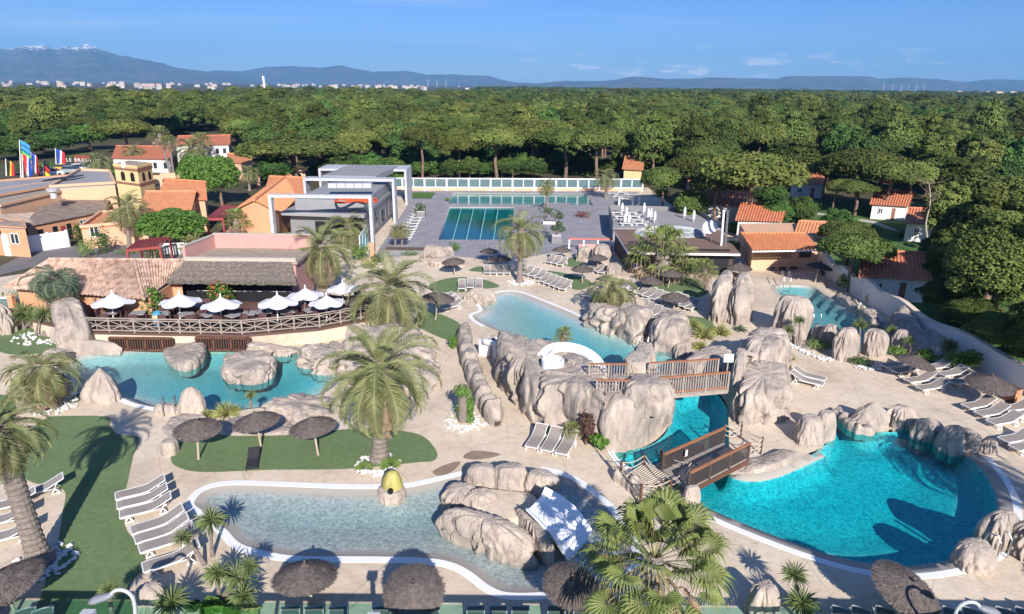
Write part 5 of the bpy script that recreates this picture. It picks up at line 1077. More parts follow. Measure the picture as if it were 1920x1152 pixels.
def tiled_hall():
    t = thing('tiled_hall', P(180, 570), 'low building under a long mottled pink tiled roof', 'building')
    r0, r1 = P(92, 486, 4.3), P(252, 488, 4.3); e0, e1 = P(4, 540, 2.7), P(270, 562, 2.7); mb = MB()
    roof_plane(mb, e0, e1, r1, r0, .30, .06); mb.build('roof', 'tile_pink', t)
    r2 = P(338, 488, 4.3); e2 = P(322, 524, 2.9); mb = MB(); roof_plane(mb, e1, e2, r2, r1, .30, .06); mb.build('roof', 'tile_pink', t)
    mb = MB(); mb.tube([e1+Vector((0, 0, .03)), r1+Vector((0, 0, .03))], .10, 8); mb.tube([r0, r2], .12, 8); mb.build('ridge_tiles', 'tile_pink', t)
    i = Vector((0, .7, 0)); block(t, 'wall', [e0+i+Vector((.5, 0, 0)), e1+i, P(318, 535, 2.6)+i, Vector((r2.x, r2.y-.3, 0)), Vector((r0.x, r0.y-.3, 0))], 0, 2.6, 'wall_orange')
tiled_hall()
def barrel():
    B = P(297, 610, TZ); T = PY(297, 585, B.y); h = T.z-TZ; t = thing('striped_barrel', B, 'blue and yellow striped barrel on the terrace', 'barrel'); r = .3
    prof = [(0, 0)]+[(r*(.82+.22*math.sin(math.pi*i/10)), h*i/10) for i in range(11)]+[(0, h)]
    for k in range(5): mb = MB(); i0, i1 = 1+2*k, 3+2*k; mb.lathe(([(0, 0)] if k == 0 else [])+prof[i0:i1+1 if k < 4 else i1+1], 20, B); mb.build('band', MATS.get('barrel_blue') or mat('barrel_blue', (.08, .28, .45), .5, .05) if k % 2 == 0 else 'wall_yellow', t)
barrel()
def make_table(lab):
    t = thing('terrace_table', (0, 0, 0), lab, 'table', 'tables on the restaurant terrace'); mb = MB(); mb.box((0, 0, .72), (.95, .95, .05)); mb.build('tabletop', 'roof_grey', t, local=True, bevel=.01)
    mb = MB(); mb.tube([(0, 0, 0), (0, 0, .7)], .05, 8); mb.lathe([(0, .04), (.3, .04), (.3, 0)], 12); mb.build('leg', 'frame_dark', t, local=True); return t
def make_chair(lab):
    t = thing('terrace_chair', (0, 0, 0), lab, 'chair', 'chairs on the restaurant terrace'); mb = MB(); mb.box((0, 0, .44), (.5, .5, .06)); mb.build('seat', 'plum_wood', t, local=True); mb = MB(); mb.box((0, .25, .68), (.5, .05, .5)); mb.build('backrest', 'plum_wood', t, local=True)
    for sx in (-1, 1):
        for sy in (-1, 1): mb = MB(); mb.bar((sx*.22, sy*.22, 0), (sx*.22, sy*.22, .43), .05); mb.build('leg', 'frame_dark', t, local=True)
    return t
mat('plum_wood', (.09, .045, .045), .7, .2)
tb = make_table('x'); ch = make_chair('x'); first = [True, True]
spots = [(215, 604), (262, 606), (308, 607), (352, 608), (396, 609), (440, 610), (250, 590), (330, 592), (470, 606), (498, 603), (540, 603), (585, 600), (630, 596), (560, 588), (610, 584), (655, 586), (380, 592), (672, 575)]
for i, (x, y) in enumerate(spots):
    c = P(x, y, TZ); lab = 'grey square table, %s of those on the terrace from the railing side' % ORD[i]
    if i == 0: tb.location = c; tb['label'] = lab
    else: copy_tree(tb, None, c, .2*i, label=lab)
    for k in range(4):
        a = .2*i+k*math.pi/2; q = c+Vector((math.sin(a)*-.75, math.cos(a)*.75, 0)); lab = 'dark plum chair on the %s side of the %s grey terrace table' % (['near', 'right', 'far', 'left'][k], ORD[i])
        if i == 0 and k == 0: ch.location = q; ch['label'] = lab; ch.rotation_euler.z = a
        else: copy_tree(ch, None, q, a, label=lab)
# --- left-hand village
def gable(name, ft, z, zr, wall, roof, label, ridge='long', over=.35, cat='building', parts=None, sp=.3):
    """ft: four px eave corners at height z (front-left, front-right, back-right, back-left)"""
    fl, fr_, br, bl = [P(x, y, z) for x, y in ft]; t = thing(name, ((fl+fr_)/2).xy.to_3d(), label, cat); block(t, 'wall', [fl, fr_, br, bl], 0, z, wall)
    ex = lambda p, q, u: p+(p-q).normalized()*u
    A, B, C, D = ex(ex(fl, bl, over), fr_, over), ex(ex(fr_, br, over), fl, over), ex(ex(br, fr_, over), bl, over), ex(ex(bl, fl, over), br, over)
    for p in (A, B, C, D): p.z = z+.05
    if ridge == 'long': r0, r1 = (A+D)/2, (B+C)/2
    else: r0, r1 = (A+B)/2, (D+C)/2
    r0.z = r1.z = zr
    if ridge == 'long': sl = [(A, B, r1, r0), (C, D, r0, r1)]; gb = [(fl, bl, r0), (fr_, br, r1)]
    elif ridge == 'deep': sl = [(D, A, r0, r1), (B, C, r1, r0)]; gb = [(fl, fr_, r0), (bl, br, r1)]
    for s in sl: mb = MB(); roof_plane(mb, *s, sp=sp, amp=.045); mb.build('roof', roof, t)
    for p, q, r in gb: p = p.copy(); q = q.copy(); p.z = q.z = z; rr = r.copy(); rr.z -= .08; rr.xy = ((p+q)/2).xy; mb = MB(); mb.add([p, q, rr, p+Vector((0, .02, 0)), q+Vector((0, .02, 0)), rr+Vector((0, .02, 0))], [(0, 1, 2), (5, 4, 3)]); mb.build('gable', wall, t)
    mb = MB(); mb.tube([r0+Vector((0, 0, .04)), r1+Vector((0, 0, .04))], .13, 6); mb.build('ridge_tiles', roof, t)
    return t, fl, fr_, br, bl
def flat(name, ft, z, wall, roof, label, par=.35, cat='building'):
    q = [P(x, y, z) for x, y in ft]; t = thing(name, ((q[0]+q[1])/2).xy.to_3d(), label, cat); block(t, 'wall', q, 0, z-.2, wall); block(t, 'roof', [p+Vector((0, 0, 0)) for p in q], z-.2, z, roof)
    if par:
        mb = MB()
        for a, b in zip(q, q[1:]+q[:1]): mb.bar(a+Vector((0, 0, par/2)), b+Vector((0, 0, par/2)), .25, par)
        mb.build('parapet', wall, t)
    return t, q
t, q = flat('gatehouse', [(-60, 422), (47, 428), (44, 414), (-60, 408)], 2.9, 'wall_orange', 'tile_old', 'small orange gatehouse at the left edge with a yellow round sign', .1)
window(t, q[0], q[1], .72, .86, 1.3, 2.3); panel(t, 'door', along(q[0], q[1], .55), along(q[0], q[1], .66), 0, 2.2, 'white_paint')
s = along(q[0], q[1], .60); mb = MB(); mb.tube([(s.x-.6, s.y-.3, 2.5), (s.x-.6, s.y-.2, 2.5)], .42, 20); mb.build('round_sign', mat('sign_yellow', (.75, .50, .03), .6, .03), t)
t, fl, fr_, br, bl = gable('long_hall', [(-60, 428), (48, 424), (118, 372), (-80, 372)], 2.3, 3.3, 'wall_orange', 'tile_old', 'long hall with weathered grey-brown tiles at the left edge', 'deep')
t, fl, fr_, br, bl = gable('old_hall', [(50, 426), (192, 398), (224, 352), (116, 372)], 2.2, 3.1, 'wall_orange', 'tile_old', 'orange-walled hall with old grey tiles behind the white gate', 'long')
for u in (.12, .30, .48): panel(t, 'door', along(fl, fr_, u), along(fl, fr_, u+.06), 0, 1.7, 'dark')
panel(t, 'poster', along(fl, fr_, .40), along(fl, fr_, .46), .7, 1.6, 'pergola_red'); window(t, fl, fr_, .66, .75, 1.0, 1.8); window(t, fl, fr_, .80, .92, .9, 1.8)
def gate():
    a, b = P(50, 475), P(130, 463); t = thing('white_gate', a, 'solid white sliding gate across the asphalt yard', 'gate'); h = PY(50, 444, a.y).z
    mb = MB(); mb.bar(a+Vector((0, 0, h/2)), b+Vector((0, 0, h/2)), .12, h); mb.build('board', 'rim_white', t); mb = MB()
    for u in (0, .55, 1): q = a.lerp(b, u); mb.bar(q, q+Vector((0, 0, h+.1)), .2)
    mb.build('post', 'white_paint', t)
gate()
t, q = flat('flat_wing', [(0, 388), (150, 352), (150, 335), (-30, 362)], 4.0, 'wall_peach', 'gravel_roof', 'beige flat-roofed wing with a roof vent left of the tower', .25)
mb = MB(); c = P(102, 372, 4.0); mb.lathe([(.35, 0), (.35, .7), (.6, .75), (.7, 1.1), (0, 1.15)], 14, c); mb.build('roof_vent', 'steel_paint', t)
t, q = flat('curved_lobby', [(95, 352), (215, 345), (205, 322), (150, 320)], 4.6, 'wall_peach', 'roof_grey', 'pale lobby roof with a ribbed skylight before the tower', .3)
mb = MB(); a, b = P(92, 340, 4.8), P(145, 333, 4.8)
for i in range(10): p = a.lerp(b, i/9); mb.box((p.x, p.y, 4.95), (.35, 2.2, .15))
mb.build('skylight', 'glass_dark', t)
t, q = flat('wide_lobby', [(-20, 372), (92, 352), (130, 330), (-60, 345)], 4.2, 'wall_orange', 'roof_grey', 'wide grey flat roof at the left behind the long hall', .2)
def tower():
    Y = P(257, 425).y; zt = PY(257, 316, Y).z; zb = 0; fl = PY(214, 313, Y+2.2); fm = PY(257, 316, Y); fr_ = PY(284, 308, Y+3.6)
    fl, fm, fr_ = [Vector((p.x, p.y, 0)) for p in (fl, fm, fr_)]; bk = fl+fr_-fm; t = thing('clock_tower', fm, 'square yellow tower with arched openings and a clock', 'tower'); pts = [fl, fm, fr_, bk]
    block(t, 'wall', pts, 0, zt, 'wall_yellow'); c = sum(pts, Vector())/4
    def grow(k): return [c+(p-c)*k for p in pts]
    def pz(y): return PY(257, y, Y).z
    block(t, 'cornice', grow(1.05), zt, zt+.25, 'wall_yellow'); block(t, 'cornice', grow(1.04), pz(322), pz(318), 'trim_brown'); block(t, 'cornice', grow(1.04), pz(349), pz(345), 'trim_brown'); block(t, 'roof', grow(.9), zt+.25, zt+.3, 'tile_old')
    for (a, b), us in (((fl, fm), (.25, .66)), ((fm, fr_), (.25, .66))):
        for u in us:
            p, q = along(a, b, u), along(a, b, u+.17); z0, z1 = pz(342), pz(331); w = panel(t, 'window', p, q, z0, z1, 'dark'); mb = MB(); m = (p+q)/2; d = (q-p).normalized(); n = Vector((d.y, -d.x, 0)); n = -n if n.dot(-m) < 0 else n; r = (q-p).length/2
            ring = [m+d*math.cos(k*math.pi/10)*r+Vector((0, 0, z1+math.sin(k*math.pi/10)*r))+n*.03 for k in range(11)]; mb.add(ring+[v-n*.06 for v in ring], [tuple(range(11)), tuple(range(21, 10, -1))]+[(k, k+1, k+12, k+11)[::-1] for k in range(10)]); mb.build('window_arch', 'dark', t)
    m = along(fl, fm, .45); d = (fm-fl).normalized(); n = Vector((d.y, -d.x, 0)); n = -n if n.dot(-m) < 0 else n; cz = pz(311.5); r = .42
    mb = MB(); mb.tube([m+n*.02+Vector((0, 0, cz)), m+n*.1+Vector((0, 0, cz))], r, 24); ck = mb.build('clock', 'white_paint', t)
    mb = MB(); o = m+n*.12+Vector((0, 0, cz)); mb.bar(o, o+Vector((0, 0, r*.75)), .04, .02); mb.bar(o, o+d*r*.5, .04, .02); mb.build('clock_hands', 'dark', t)
tower()
gable('orange_roof_house', [(262, 408), (352, 402), (378, 372), (300, 368)], 3.0, 4.6, 'wall_peach', 'tile_orange', 'peach house with an orange tiled roof right of the tower', 'long')
gable('orange_roof_house', [(300, 372), (384, 376), (385, 352), (330, 345)], 3.6, 5.0, 'wall_peach', 'tile_orange', 'upper orange tiled roof joining the tower', 'long')
t, q = flat('peach_wall_house', [(152, 428), (300, 414), (300, 396), (190, 400)], 2.2, 'wall_peach', 'tile_orange', 'peach-walled house behind the tall tower palm', .3); window(t, q[0], q[1], .1, .2, 1.2, 2.4)
gable('round_corner_house', [(440, 398), (522, 402), (575, 350), (512, 344)], 3.0, 4.4, 'wall_orange', 'tile_orange', 'orange house with a long tiled roof left of the portal frames', 'deep'); gable('rear_orange_house', [(500, 362), (568, 366), (580, 338), (520, 336)], 3.2, 4.4, 'wall_orange', 'tile_orange', 'orange tiled roof behind the middle portal leg', 'long')
t, fl, fr_, br, bl = gable('long_red_villa', [(212, 298), (318, 300), (322, 276), (232, 276)], 2.4, 3.7, 'wall_white', 'tile_red', 'long white villa with a red tiled roof behind the tower', 'long')
for u in (.1, .3, .5, .7, .88): window(t, fl, fr_, u, u+.07, .7, 1.9, mull=0)
t, fl, fr_, br, bl = gable('white_villa', [(330, 274), (428, 272), (432, 256), (345, 258)], 4.2, 5.3, 'wall_white', 'tile_red', 'two-storey white villa with a red roof', 'long')
for u in (.45, .62, .78, .92): window(t, fl, fr_, u-.04, u+.03, 2.5, 3.6, mull=0)
gable('low_pink_house', [(428, 306), (470, 308), (470, 288), (432, 288)], 2.8, 3.6, 'wall_peach', 'tile_orange', 'low pinkish house to the right of the white villa')
def arches(px0, px1, ztop, n, label, h2=None):
    a, b = P(*px0), P(*px1); t = thing('arched_wall', a, label, 'wall'); zt = PY(px0[0], ztop, a.y).z; d = (b-a).normalized(); nn = Vector((-d.y, d.x, 0))*.5; L = (b-a).length; w = L/n
    for i in range(n):
        z = zt*(1.0 if i else .86) if h2 is None else zt*h2[i]; r = w*.36; cx = w*(i+.5); pts = []
        prof = [(w*i, 0), (w*i, z), (w*(i+1), z), (w*(i+1), 0), (cx+r, 0)]+[(cx+r*math.cos(k*math.pi/12), z*.42+r*math.sin(k*math.pi/12)*min(1, z*.45/r)) for k in range(13)]+[(cx-r, 0)]
        m = len(prof); mb = MB(); f = [a+d*u+Vector((0, 0, v)) for u, v in prof]; g = [p+nn for p in f]
        quads = []
        # front/back as strips around the opening
        top = [(w*i, z), (w*(i+1), z)]
        ar = prof[5:18]; mb.add(f+g, [(k, (k+1) % m, (k+1) % m+m, k+m) for k in range(m)])
        o = len(mb.v); up = [a+d*u+Vector((0, 0, z)) for u, v in ar]; lo = [a+d*u+Vector((0, 0, v)) for u, v in ar]; mb.add(up+lo, [(k, k+1, 13+k+1, 13+k) for k in range(12)]); mb.add([p+nn for p in up+lo], [(k, k+1, 13+k+1, 13+k)[::-1] for k in range(12)])
        for s0, s1 in ((w*i, cx-r), (cx+r, w*(i+1))):
            q = [a+d*s0, a+d*s1, a+d*s1+Vector((0, 0, z)), a+d*s0+Vector((0, 0, z))]; mb.quad(*q); mb.quad(*[p+nn for p in q[::-1]])
        mb.build('arch', 'wall_peach', t)
    return t
arches((482, 350), (574, 346), 320, 2, 'orange wall with two big arches behind the round green trees'); arches((284, 352), (342, 350), 326, 3, 'orange arcade with small arches between the tower and the trees')
def sign_wall():
    a, b = P(108, 318), P(172, 312); a.y = b.y; t = thing('sign_wall', a, 'long rust-red wall carrying white capital letters', 'sign'); h = PY(140, 291, a.y).z
    mb = MB(); mb.bar(a+Vector((0, 0, h/2)), b+Vector((0, 0, h/2)), .3, h); mb.build('wall', mat('rust_red', (.20, .06, .045), .8, .1), t)
    cu = bpy.data.curves.new('letters', 'FONT'); cu.body = 'LE BRASILIA'; cu.size = .95; cu.extrude = .04; cu.align_x = 'CENTER'; cu.space_character = 1.3
    tmp = bpy.data.objects.new('tmp', cu); COL.objects.link(tmp); me = bpy.data.meshes.new_from_object(tmp.evaluated_get(bpy.context.evaluated_depsgraph_get())); bpy.data.objects.remove(tmp)
    me.materials.clear(); me.materials.append(MATS['wall_white']); o = mesh_obj('letters', me, t, ((b.x-a.x)/2, -.2, h*.42)); o.rotation_euler = (math.pi/2, 0, 0)
sign_wall()
# flags
FL = {'blue': (.02, .06, .35), 'white': (.75, .75, .75), 'red': (.55, .03, .04), 'yellow': (.75, .55, .03), 'black': (.02, .02, .02), 'green': (.10, .40, .08), 'sky': (.05, .25, .55)}
for k, v in FL.items(): mat('flag_'+k, v, .8, .05)
def flag(px, yt, cols, fw, fh, label, horiz=False):
    B = P(*px); T = PY(px[0]-(px[1]-yt)*.05, yt, B.y); t = thing('flagpole', B, label, 'flag', 'flags at the entrance'); mb = MB(); mb.tube([B, T], [.10, .06], 8); mb.build('pole', 'frame_white', t); n = len(cols)
    for i, c in enumerate(cols):
        mb = MB(); K = 6; vs = []
        for j in range(K+1):
            for e in (0, 1):
                if horiz: u = j/K; v = (i+e)/n
                else: v = j/K; u = (i+e)/n
                vs.append(T+Vector((.1+u*fw-v*.5, .22*math.sin(u*5+v*2), -.1-v*fh-u*fh*.25)))
        mb.add(vs, [(2*j, 2*j+1, 2*j+3, 2*j+2) for j in range(K)]); o = mb.build('stripe', 'flag_'+c, t, smooth=True); md = o.modifiers.new('thickness', 'SOLIDIFY'); md.thickness = .01
flag((40, 340), 262, ['sky', 'sky', 'green', 'yellow'], 1.6, 3.4, 'tallest flag, blue green and yellow, on the left flagpole', True); flag((44, 348), 288, ['red', 'white', 'blue'], 1.3, 3.2, 'red white and blue flag below the tallest one'); flag((12, 330), 298, ['black', 'yellow', 'red'], 1.3, 3.0, 'black yellow and red flag at the left edge')
flag((60, 332), 286, ['blue', 'white', 'red'], 1.1, 3.2, 'flag in the middle of the entrance row'); flag((82, 334), 300, ['black', 'red', 'yellow'], 1.0, 2.6, 'small flag right of the middle one', True); flag((106, 322), 278, ['blue', 'white', 'red'], 1.6, 3.0, 'French tricolour, rightmost flag of the entrance row')
# cars
def car(px, rz, col, label, L=4.1):
    B = P(*px); t = thing('parked_car', B, label, 'car', 'cars parked by the entrance', rz); M = Matrix.Translation(B) @ Matrix.Rotation(rz, 4, 'Z')
    def loft(secs, name, m):
        mb = MB(); vs = []
        for x, w, z0, z1 in secs: vs += [M @ Vector((x, -w/2, z0)), M @ Vector((x, w/2, z0)), M @ Vector((x, w/2*.94, z1)), M @ Vector((x, -w/2*.94, z1))]
        n = len(secs); mb.add(vs, [(4*i+k, 4*i+(k+1) % 4, 4*i+4+(k+1) % 4, 4*i+4+k) for i in range(n-1) for k in range(4)]+[(0, 3, 2, 1), (4*n-4, 4*n-3, 4*n-2, 4*n-1)]); return mb.build(name, m, t, bevel=.05)
    loft([(-L/2, 1.5, .4, .85), (-L/2+.2, 1.7, .28, .95), (L/2-.9, 1.72, .28, .92), (L/2-.1, 1.6, .3, .72), (L/2, 1.4, .4, .6)], 'body', col); loft([(-L/2+.3, 1.5, .9, 1.0), (-L/2+.7, 1.42, .9, 1.42), (.3, 1.42, .9, 1.45), (1.15, 1.5, .88, .95)], 'cabin', 'glass_dark'); loft([(-L/2+.75, 1.34, 1.40, 1.47), (.25, 1.34, 1.42, 1.49)], 'roof', col)
    for sx in (-1.25, 1.3):
        for sy in (-1, 1): mb = MB(); mb.tube([M @ Vector((sx, sy*.70, .31)), M @ Vector((sx, sy*.88, .31))], .31, 14); mb.build('wheel', 'dark', t)
mat('car_yellow', (.60, .42, .02), .3, .02, spec=.5); mat('car_white', (.72, .72, .72), .3, .02, spec=.5); mat('car_silver', (.42, .44, .46), .3, .02, metal=.4)
for a in [((124, 322), .1, 'car_yellow', 'yellow car at the entrance'), ((138, 326), .1, 'car_silver', 'silver car next to the yellow one'), ((152, 322), .2, 'car_white', 'white car behind the entrance palm'), ((166, 318), .1, 'car_silver', 'grey car furthest right at the entrance'), ((945, 318), 1.0, 'car_white', 'white van-like car in the shade of the stone pines'), ((100, 330), .3, 'car_white', 'white car by the flagpoles')]: car(*a)
# red pergola
def pergola(c, z, label, nb=9):
    q = [P(x, y, z) for x, y in c]; t = thing('red_pergola', q[0].xy.to_3d(), label, 'pergola', 'dark red pergolas')
    for p in q: mb = MB(); mb.bar((p.x, p.y, 0), (p.x, p.y, z), .16); mb.build('post', 'pergola_red', t)
    mb = MB(); mb.bar(q[0], q[1], .12, .18); mb.bar(q[3], q[2], .12, .18)
    for i in range(nb+1): mb.bar(q[0].lerp(q[1], i/nb)+Vector((0, 0, .1)), q[3].lerp(q[2], i/nb)+Vector((0, 0, .1)), .14, .10)
    mb.build('beams', 'pergola_red', t)
pergola([(388, 412), (418, 412), (450, 390), (420, 386)], 2.6, 'dark red pergola beside the pale garden', 16); pergola([(238, 470), (300, 464), (318, 446), (262, 452)], 2.2, 'dark red pergola behind the tiled roof')
# --- plaza fence
def glazed_fence():
    a, b = P(672, 357), P(1204, 359); t = thing('glazed_fence', a, 'long white post and rail glazed fence at the back of the plaza', 'fence'); h = 1.95; up = Vector((0, 0, 1)); n = 26
    mb = MB(); mr = MB(); mg = MB(); ml = MB()
    for i in range(n+1): p = a.lerp(b, i/n); q_ = MB(); q_.bar(p, p+up*(h+.1), .24 if i % 2 == 0 else .14); q_.build('post', 'white_paint', t)
    mr.bar(a+up*h, b+up*h, .16, .16); mr.bar(a+up*.55, b+up*.55, .1, .1); ml.bar(a+up*.25, b+up*.25, .2, .5); mg.bar(a+up*1.25+Vector((0, .02, 0)), b+up*1.25+Vector((0, .02, 0)), .03, 1.3)
    mr.build('rails', 'white_paint', t); ml.build('plinth', 'wall_peach', t); mg.build('glazing', mat('glaze', (.10, .16, .17), .15, .1, spec=.6), t)
glazed_fence()
# --- solarium bar on the right
def lanes():
    a, b, c, d = [P(x, y, -.12) for x, y in [(843, 388), (957, 389), (951, 450), (823, 450)]]
    for i in range(4):
        u = (i+1)/5; q = a.lerp(b, u); r_ = d.lerp(c, u); mb = MB(); mb.tube([q+(r_-q)*.02, q+(r_-q)*.98], .05, 6); tag(mb.build('lane_rope', 'aqua'), '%s pale lane rope from the left in the sports pool' % ORD[i], 'lane rope', 'lane ropes of the sports pool')
lanes()
def solarium():
    z = 2.2; t = thing('solarium_bar', P(1240, 500), 'dark bar building with a brown flat roof and a roof terrace', 'building')
    f = [P(1178, 473, z), P(1388, 476, z), P(1352, 432, z), P(1150, 430, z)]; block(t, 'roof', f, z-.15, z, mat('roof_brown', (.20, .13, .10), .9, .12, scale=.6, fine=.08)); ins = Vector((.3, .8, 0)); block(t, 'wall', [f[0]+ins, f[1]+Vector((-.3, .8, 0)), f[2], f[3]+Vector((.2, 0, 0))], 0, z-.15, 'mesh_panel')
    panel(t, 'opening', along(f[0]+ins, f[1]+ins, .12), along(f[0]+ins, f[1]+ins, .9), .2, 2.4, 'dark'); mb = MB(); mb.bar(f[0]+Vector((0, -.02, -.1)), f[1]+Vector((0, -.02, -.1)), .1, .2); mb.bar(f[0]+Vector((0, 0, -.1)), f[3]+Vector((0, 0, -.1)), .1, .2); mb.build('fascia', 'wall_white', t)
    g = [P(1150, 428, z-.8), P(1356, 430, z-.8), P(1300, 396, z-.8), P(1142, 392, z-.8)]; block(t, 'roof_terrace', g, 0, z-.8, 'roof_grey')
    mb = MB(); up = Vector((0, 0, 1))
    for a, b in ((g[0], g[3]), (g[1], g[2]), (g[3], g[2])): mb.bar(a+up*.25, b+up*.25, .1, .5)
    mb.build('parapet', 'wall_grey', t); mb = MB()
    # ribbed glass dome
    c = P(1256, 440, z); rx, ry, rz = 3.6, 1.5, .8; vs = []; nu, nv = 24, 8
    for j in range(nv+1):
        for i in range(nu): a = 2*math.pi*i/nu; e = j/nv*math.pi/2; vs.append((c.x+rx*math.cos(a)*math.cos(e), c.y+ry*math.sin(a)*math.cos(e), z+rz*math.sin(e)))
    mb.add(vs, [(j*nu+i, j*nu+(i+1) % nu, (j+1)*nu+(i+1) % nu, (j+1)*nu+i) for j in range(nv) for i in range(nu)]); d = mb.build('glass_dome', mat('dome_glass', (.20, .22, .24), .12, .1, spec=.7), t, smooth=True)
    mb = MB()
    for i in range(0, nu, 1): mb.tube([Vector(vs[j*nu+i])+Vector((0, 0, .03)) for j in range(nv+1)], .045, 5)
    for j in (0, 3): mb.tube([Vector(vs[j*nu+i % nu]) for i in range(nu+1)], .06, 5)
    mb.build('dome_ribs', 'steel_paint', t)
solarium()
def dish():
    B = P(1334, 452, 2.2); t = thing('satellite_dish', B, 'round white satellite dish on the brown flat roof', 'satellite dish'); T = PY(1331, 426, B.y); ax = Vector((-.4, -.7, .5)).normalized(); x = ax.cross(Vector((0, 0, 1))).normalized(); y = x.cross(ax); r = .72; mb = MB(); vs = [T-ax*.25]
    for j in (1, 2, 3):
        for k in range(20): a = 2*math.pi*k/20; q = j/3; vs.append(T-ax*.25*(1-q*q)+(x*math.cos(a)+y*math.sin(a))*r*q)
    fs = [(0, 1+k, 1+(k+1) % 20) for k in range(20)]+[(1+20*j+k, 1+20*j+(k+1) % 20, 21+20*j+(k+1) % 20, 21+20*j+k)[::-1] for j in range(2) for k in range(20)]; mb.add(vs, fs); o = mb.build('dish', 'frame_white', t, smooth=True); md = o.modifiers.new('thickness', 'SOLIDIFY'); md.thickness = .03
    mb = MB(); mb.tube([B, T-ax*.2], .05, 8); mb.build('mast', 'steel', t); mb = MB(); mb.tube([T-ax*.2-y*r*.9, T+ax*.6], .025, 6); mb.build('feed_arm', 'steel', t)
dish()
for x, m_, lab in ((1352, 'frame_white', 'white chimney pipe on the bar roof'), (1360, 'steel', 'steel chimney pipe next to the white one')):
    B = P(x, 461, 2.2); T = PY(x+5, 397, B.y); t = thing('chimney_pipe', B, lab, 'chimney'); mb = MB(); mb.tube([B, T], .11, 12); mb.build('pipe', m_, t); mb = MB(); mb.lathe([(.16, 0), (.16, .1), (0, .16)], 12, T); mb.build('cap', m_, t)
# closed white parasols and sunbeds on the roof terrace
def closed_parasol(px, z, label, hpx=22):
    B = P(*px, z); T = PY(px[0], px[1]-hpx, B.y); t = thing('closed_parasol', B, label, 'parasol', 'closed white parasols on the roof terrace'); h = T.z-z; mb = MB(); mb.tube([B, B+Vector((0, 0, h))], .04, 8); mb.build('pole', 'frame_white', t); mb = MB(); mb.lathe([(.05, h*.98), (.12, h*.85), (.19, h*.55), (.15, h*.38), (.20, h*.25), (.06, h*.24)], 8, B); mb.build('canopy', 'parasol_white', t)
for i, (x, y) in enumerate([(1166, 402), (1174, 410), (1171, 422), (1179, 422), (1207, 402), (1215, 413), (1220, 412), (1227, 418), (1283, 410), (1300, 416), (1160, 392), (1186, 391), (1198, 388)]): closed_parasol((x, y), 1.4 if i < 10 else 0, '%s closed white parasol of the roof terrace, counted from the left front' % ORD[i])
for i in range(8): lounger((1158+(i % 2)*26+(i//2)*6, 402+(i//2)*7), (22, 0), '%s sunbed on the roof terrace' % ORD[i], 'sunbeds on the roof terrace', LG, .9, z=1.4)
for i, (x, y) in enumerate([(1160, 372), (1176, 376), (1190, 380), (1150, 366), (1204, 388), (1168, 364), (1186, 368)]): lounger((x, y), (20, 2), '%s sunbed on the plaza before the roof terrace' % ORD[i], 'sunbeds on the right of the plaza', LG, .95)
# --- orange pool house
def tile_house(name, ft, z, zr, wall, roof, label, **k): return gable(name, ft, z, zr, wall, roof, label, **k)
def pool_house():
    z = 2.4; t = thing('pool_house', P(1460, 505), 'orange pool house with a shiny orange tiled roof and slatted blinds', 'building'); a, b = P(1407, 507), P(1528, 505); a2 = P(1393, 468); b2 = P(1512, 466)
    block(t, 'wall', [a, b, b2+Vector((0, 2, 0)), a2+Vector((0, 2, 0))], 0, z, 'wall_peach'); e0, e1 = P(1410, 470, z+.1), P(1536, 468, z+.1); r0, r1 = P(1388, 437, z+1.1), P(1509, 437, z+1.1); mb = MB(); roof_plane(mb, e0, e1, r1, r0, .34, .11); mb.build('roof', 'tile_orange', t)
    mb = MB(); mb.bar(e0+Vector((0, 0, -.1)), e1+Vector((0, 0, -.1)), .12, .12); mb.build('gutter', 'frame_white', t); panel(t, 'blind', along(a, b, .02), along(a, b, .6), 1.1, 2.1, mat('blind', (.33, .22, .13), .8, .1)); window(t, a, b, .72, .90, 1.2, 1.9, 'trim_brown'); mb = MB(); mb.bar(r0, r1, .2, .2); mb.build('ridge_tiles', 'tile_orange', t)
pool_house()
for a in [([(1384, 414), (1462, 416), (1478, 384), (1400, 384)], 2.0, 3.1, 'red-roofed bungalow right of the chimney pipes'), ([(1490, 456), (1556, 458), (1580, 416), (1510, 414)], 1.9, 2.9, 'red-roofed bungalow behind the orange pool house'), ([(1618, 520), (1738, 526), (1712, 474), (1620, 470)], 1.9, 3.0, 'white bungalow with a big red tiled roof beside the wavy wall'), ([(1484, 344), (1548, 346), (1552, 330), (1490, 328)], 2.2, 3.2, 'white and yellow bungalow with a porch under the pines'),
          ([(1636, 384), (1700, 388), (1712, 362), (1648, 360)], 1.9, 2.9, 'red-roofed bungalow half hidden behind the twin small pines'), ([(1300, 384), (1392, 388), (1400, 356), (1310, 352)], 2.1, 3.2, 'red-roofed bungalow beneath the big umbrella pine'), ([(1170, 318), (1203, 320), (1206, 296), (1178, 296)], 3.0, 4.2, 'yellow cottage with an orange roof at the end of the lane'), ([(1700, 420), (1780, 424), (1790, 396), (1712, 394)], 2.0, 3.0, 'red-roofed bungalow deep in the shade on the right'), ([(1290, 362), (1340, 364), (1345, 346), (1296, 344)], 2.0, 3.0, 'small red-roofed bungalow behind the umbrella pine trunk')]:
    t, fl, fr_, br, bl = gable('bungalow', a[0], a[1], a[2], 'wall_yellow' if 'yellow c' in a[3] else 'wall_white', 'tile_orange' if 'orange' in a[3] else 'tile_red', a[3], 'long'); window(t, fl, fr_, .2, .32, .8, 1.5); panel(t, 'door', along(fl, fr_, .6), along(fl, fr_, .7), 0, 1.6, 'trim_brown')
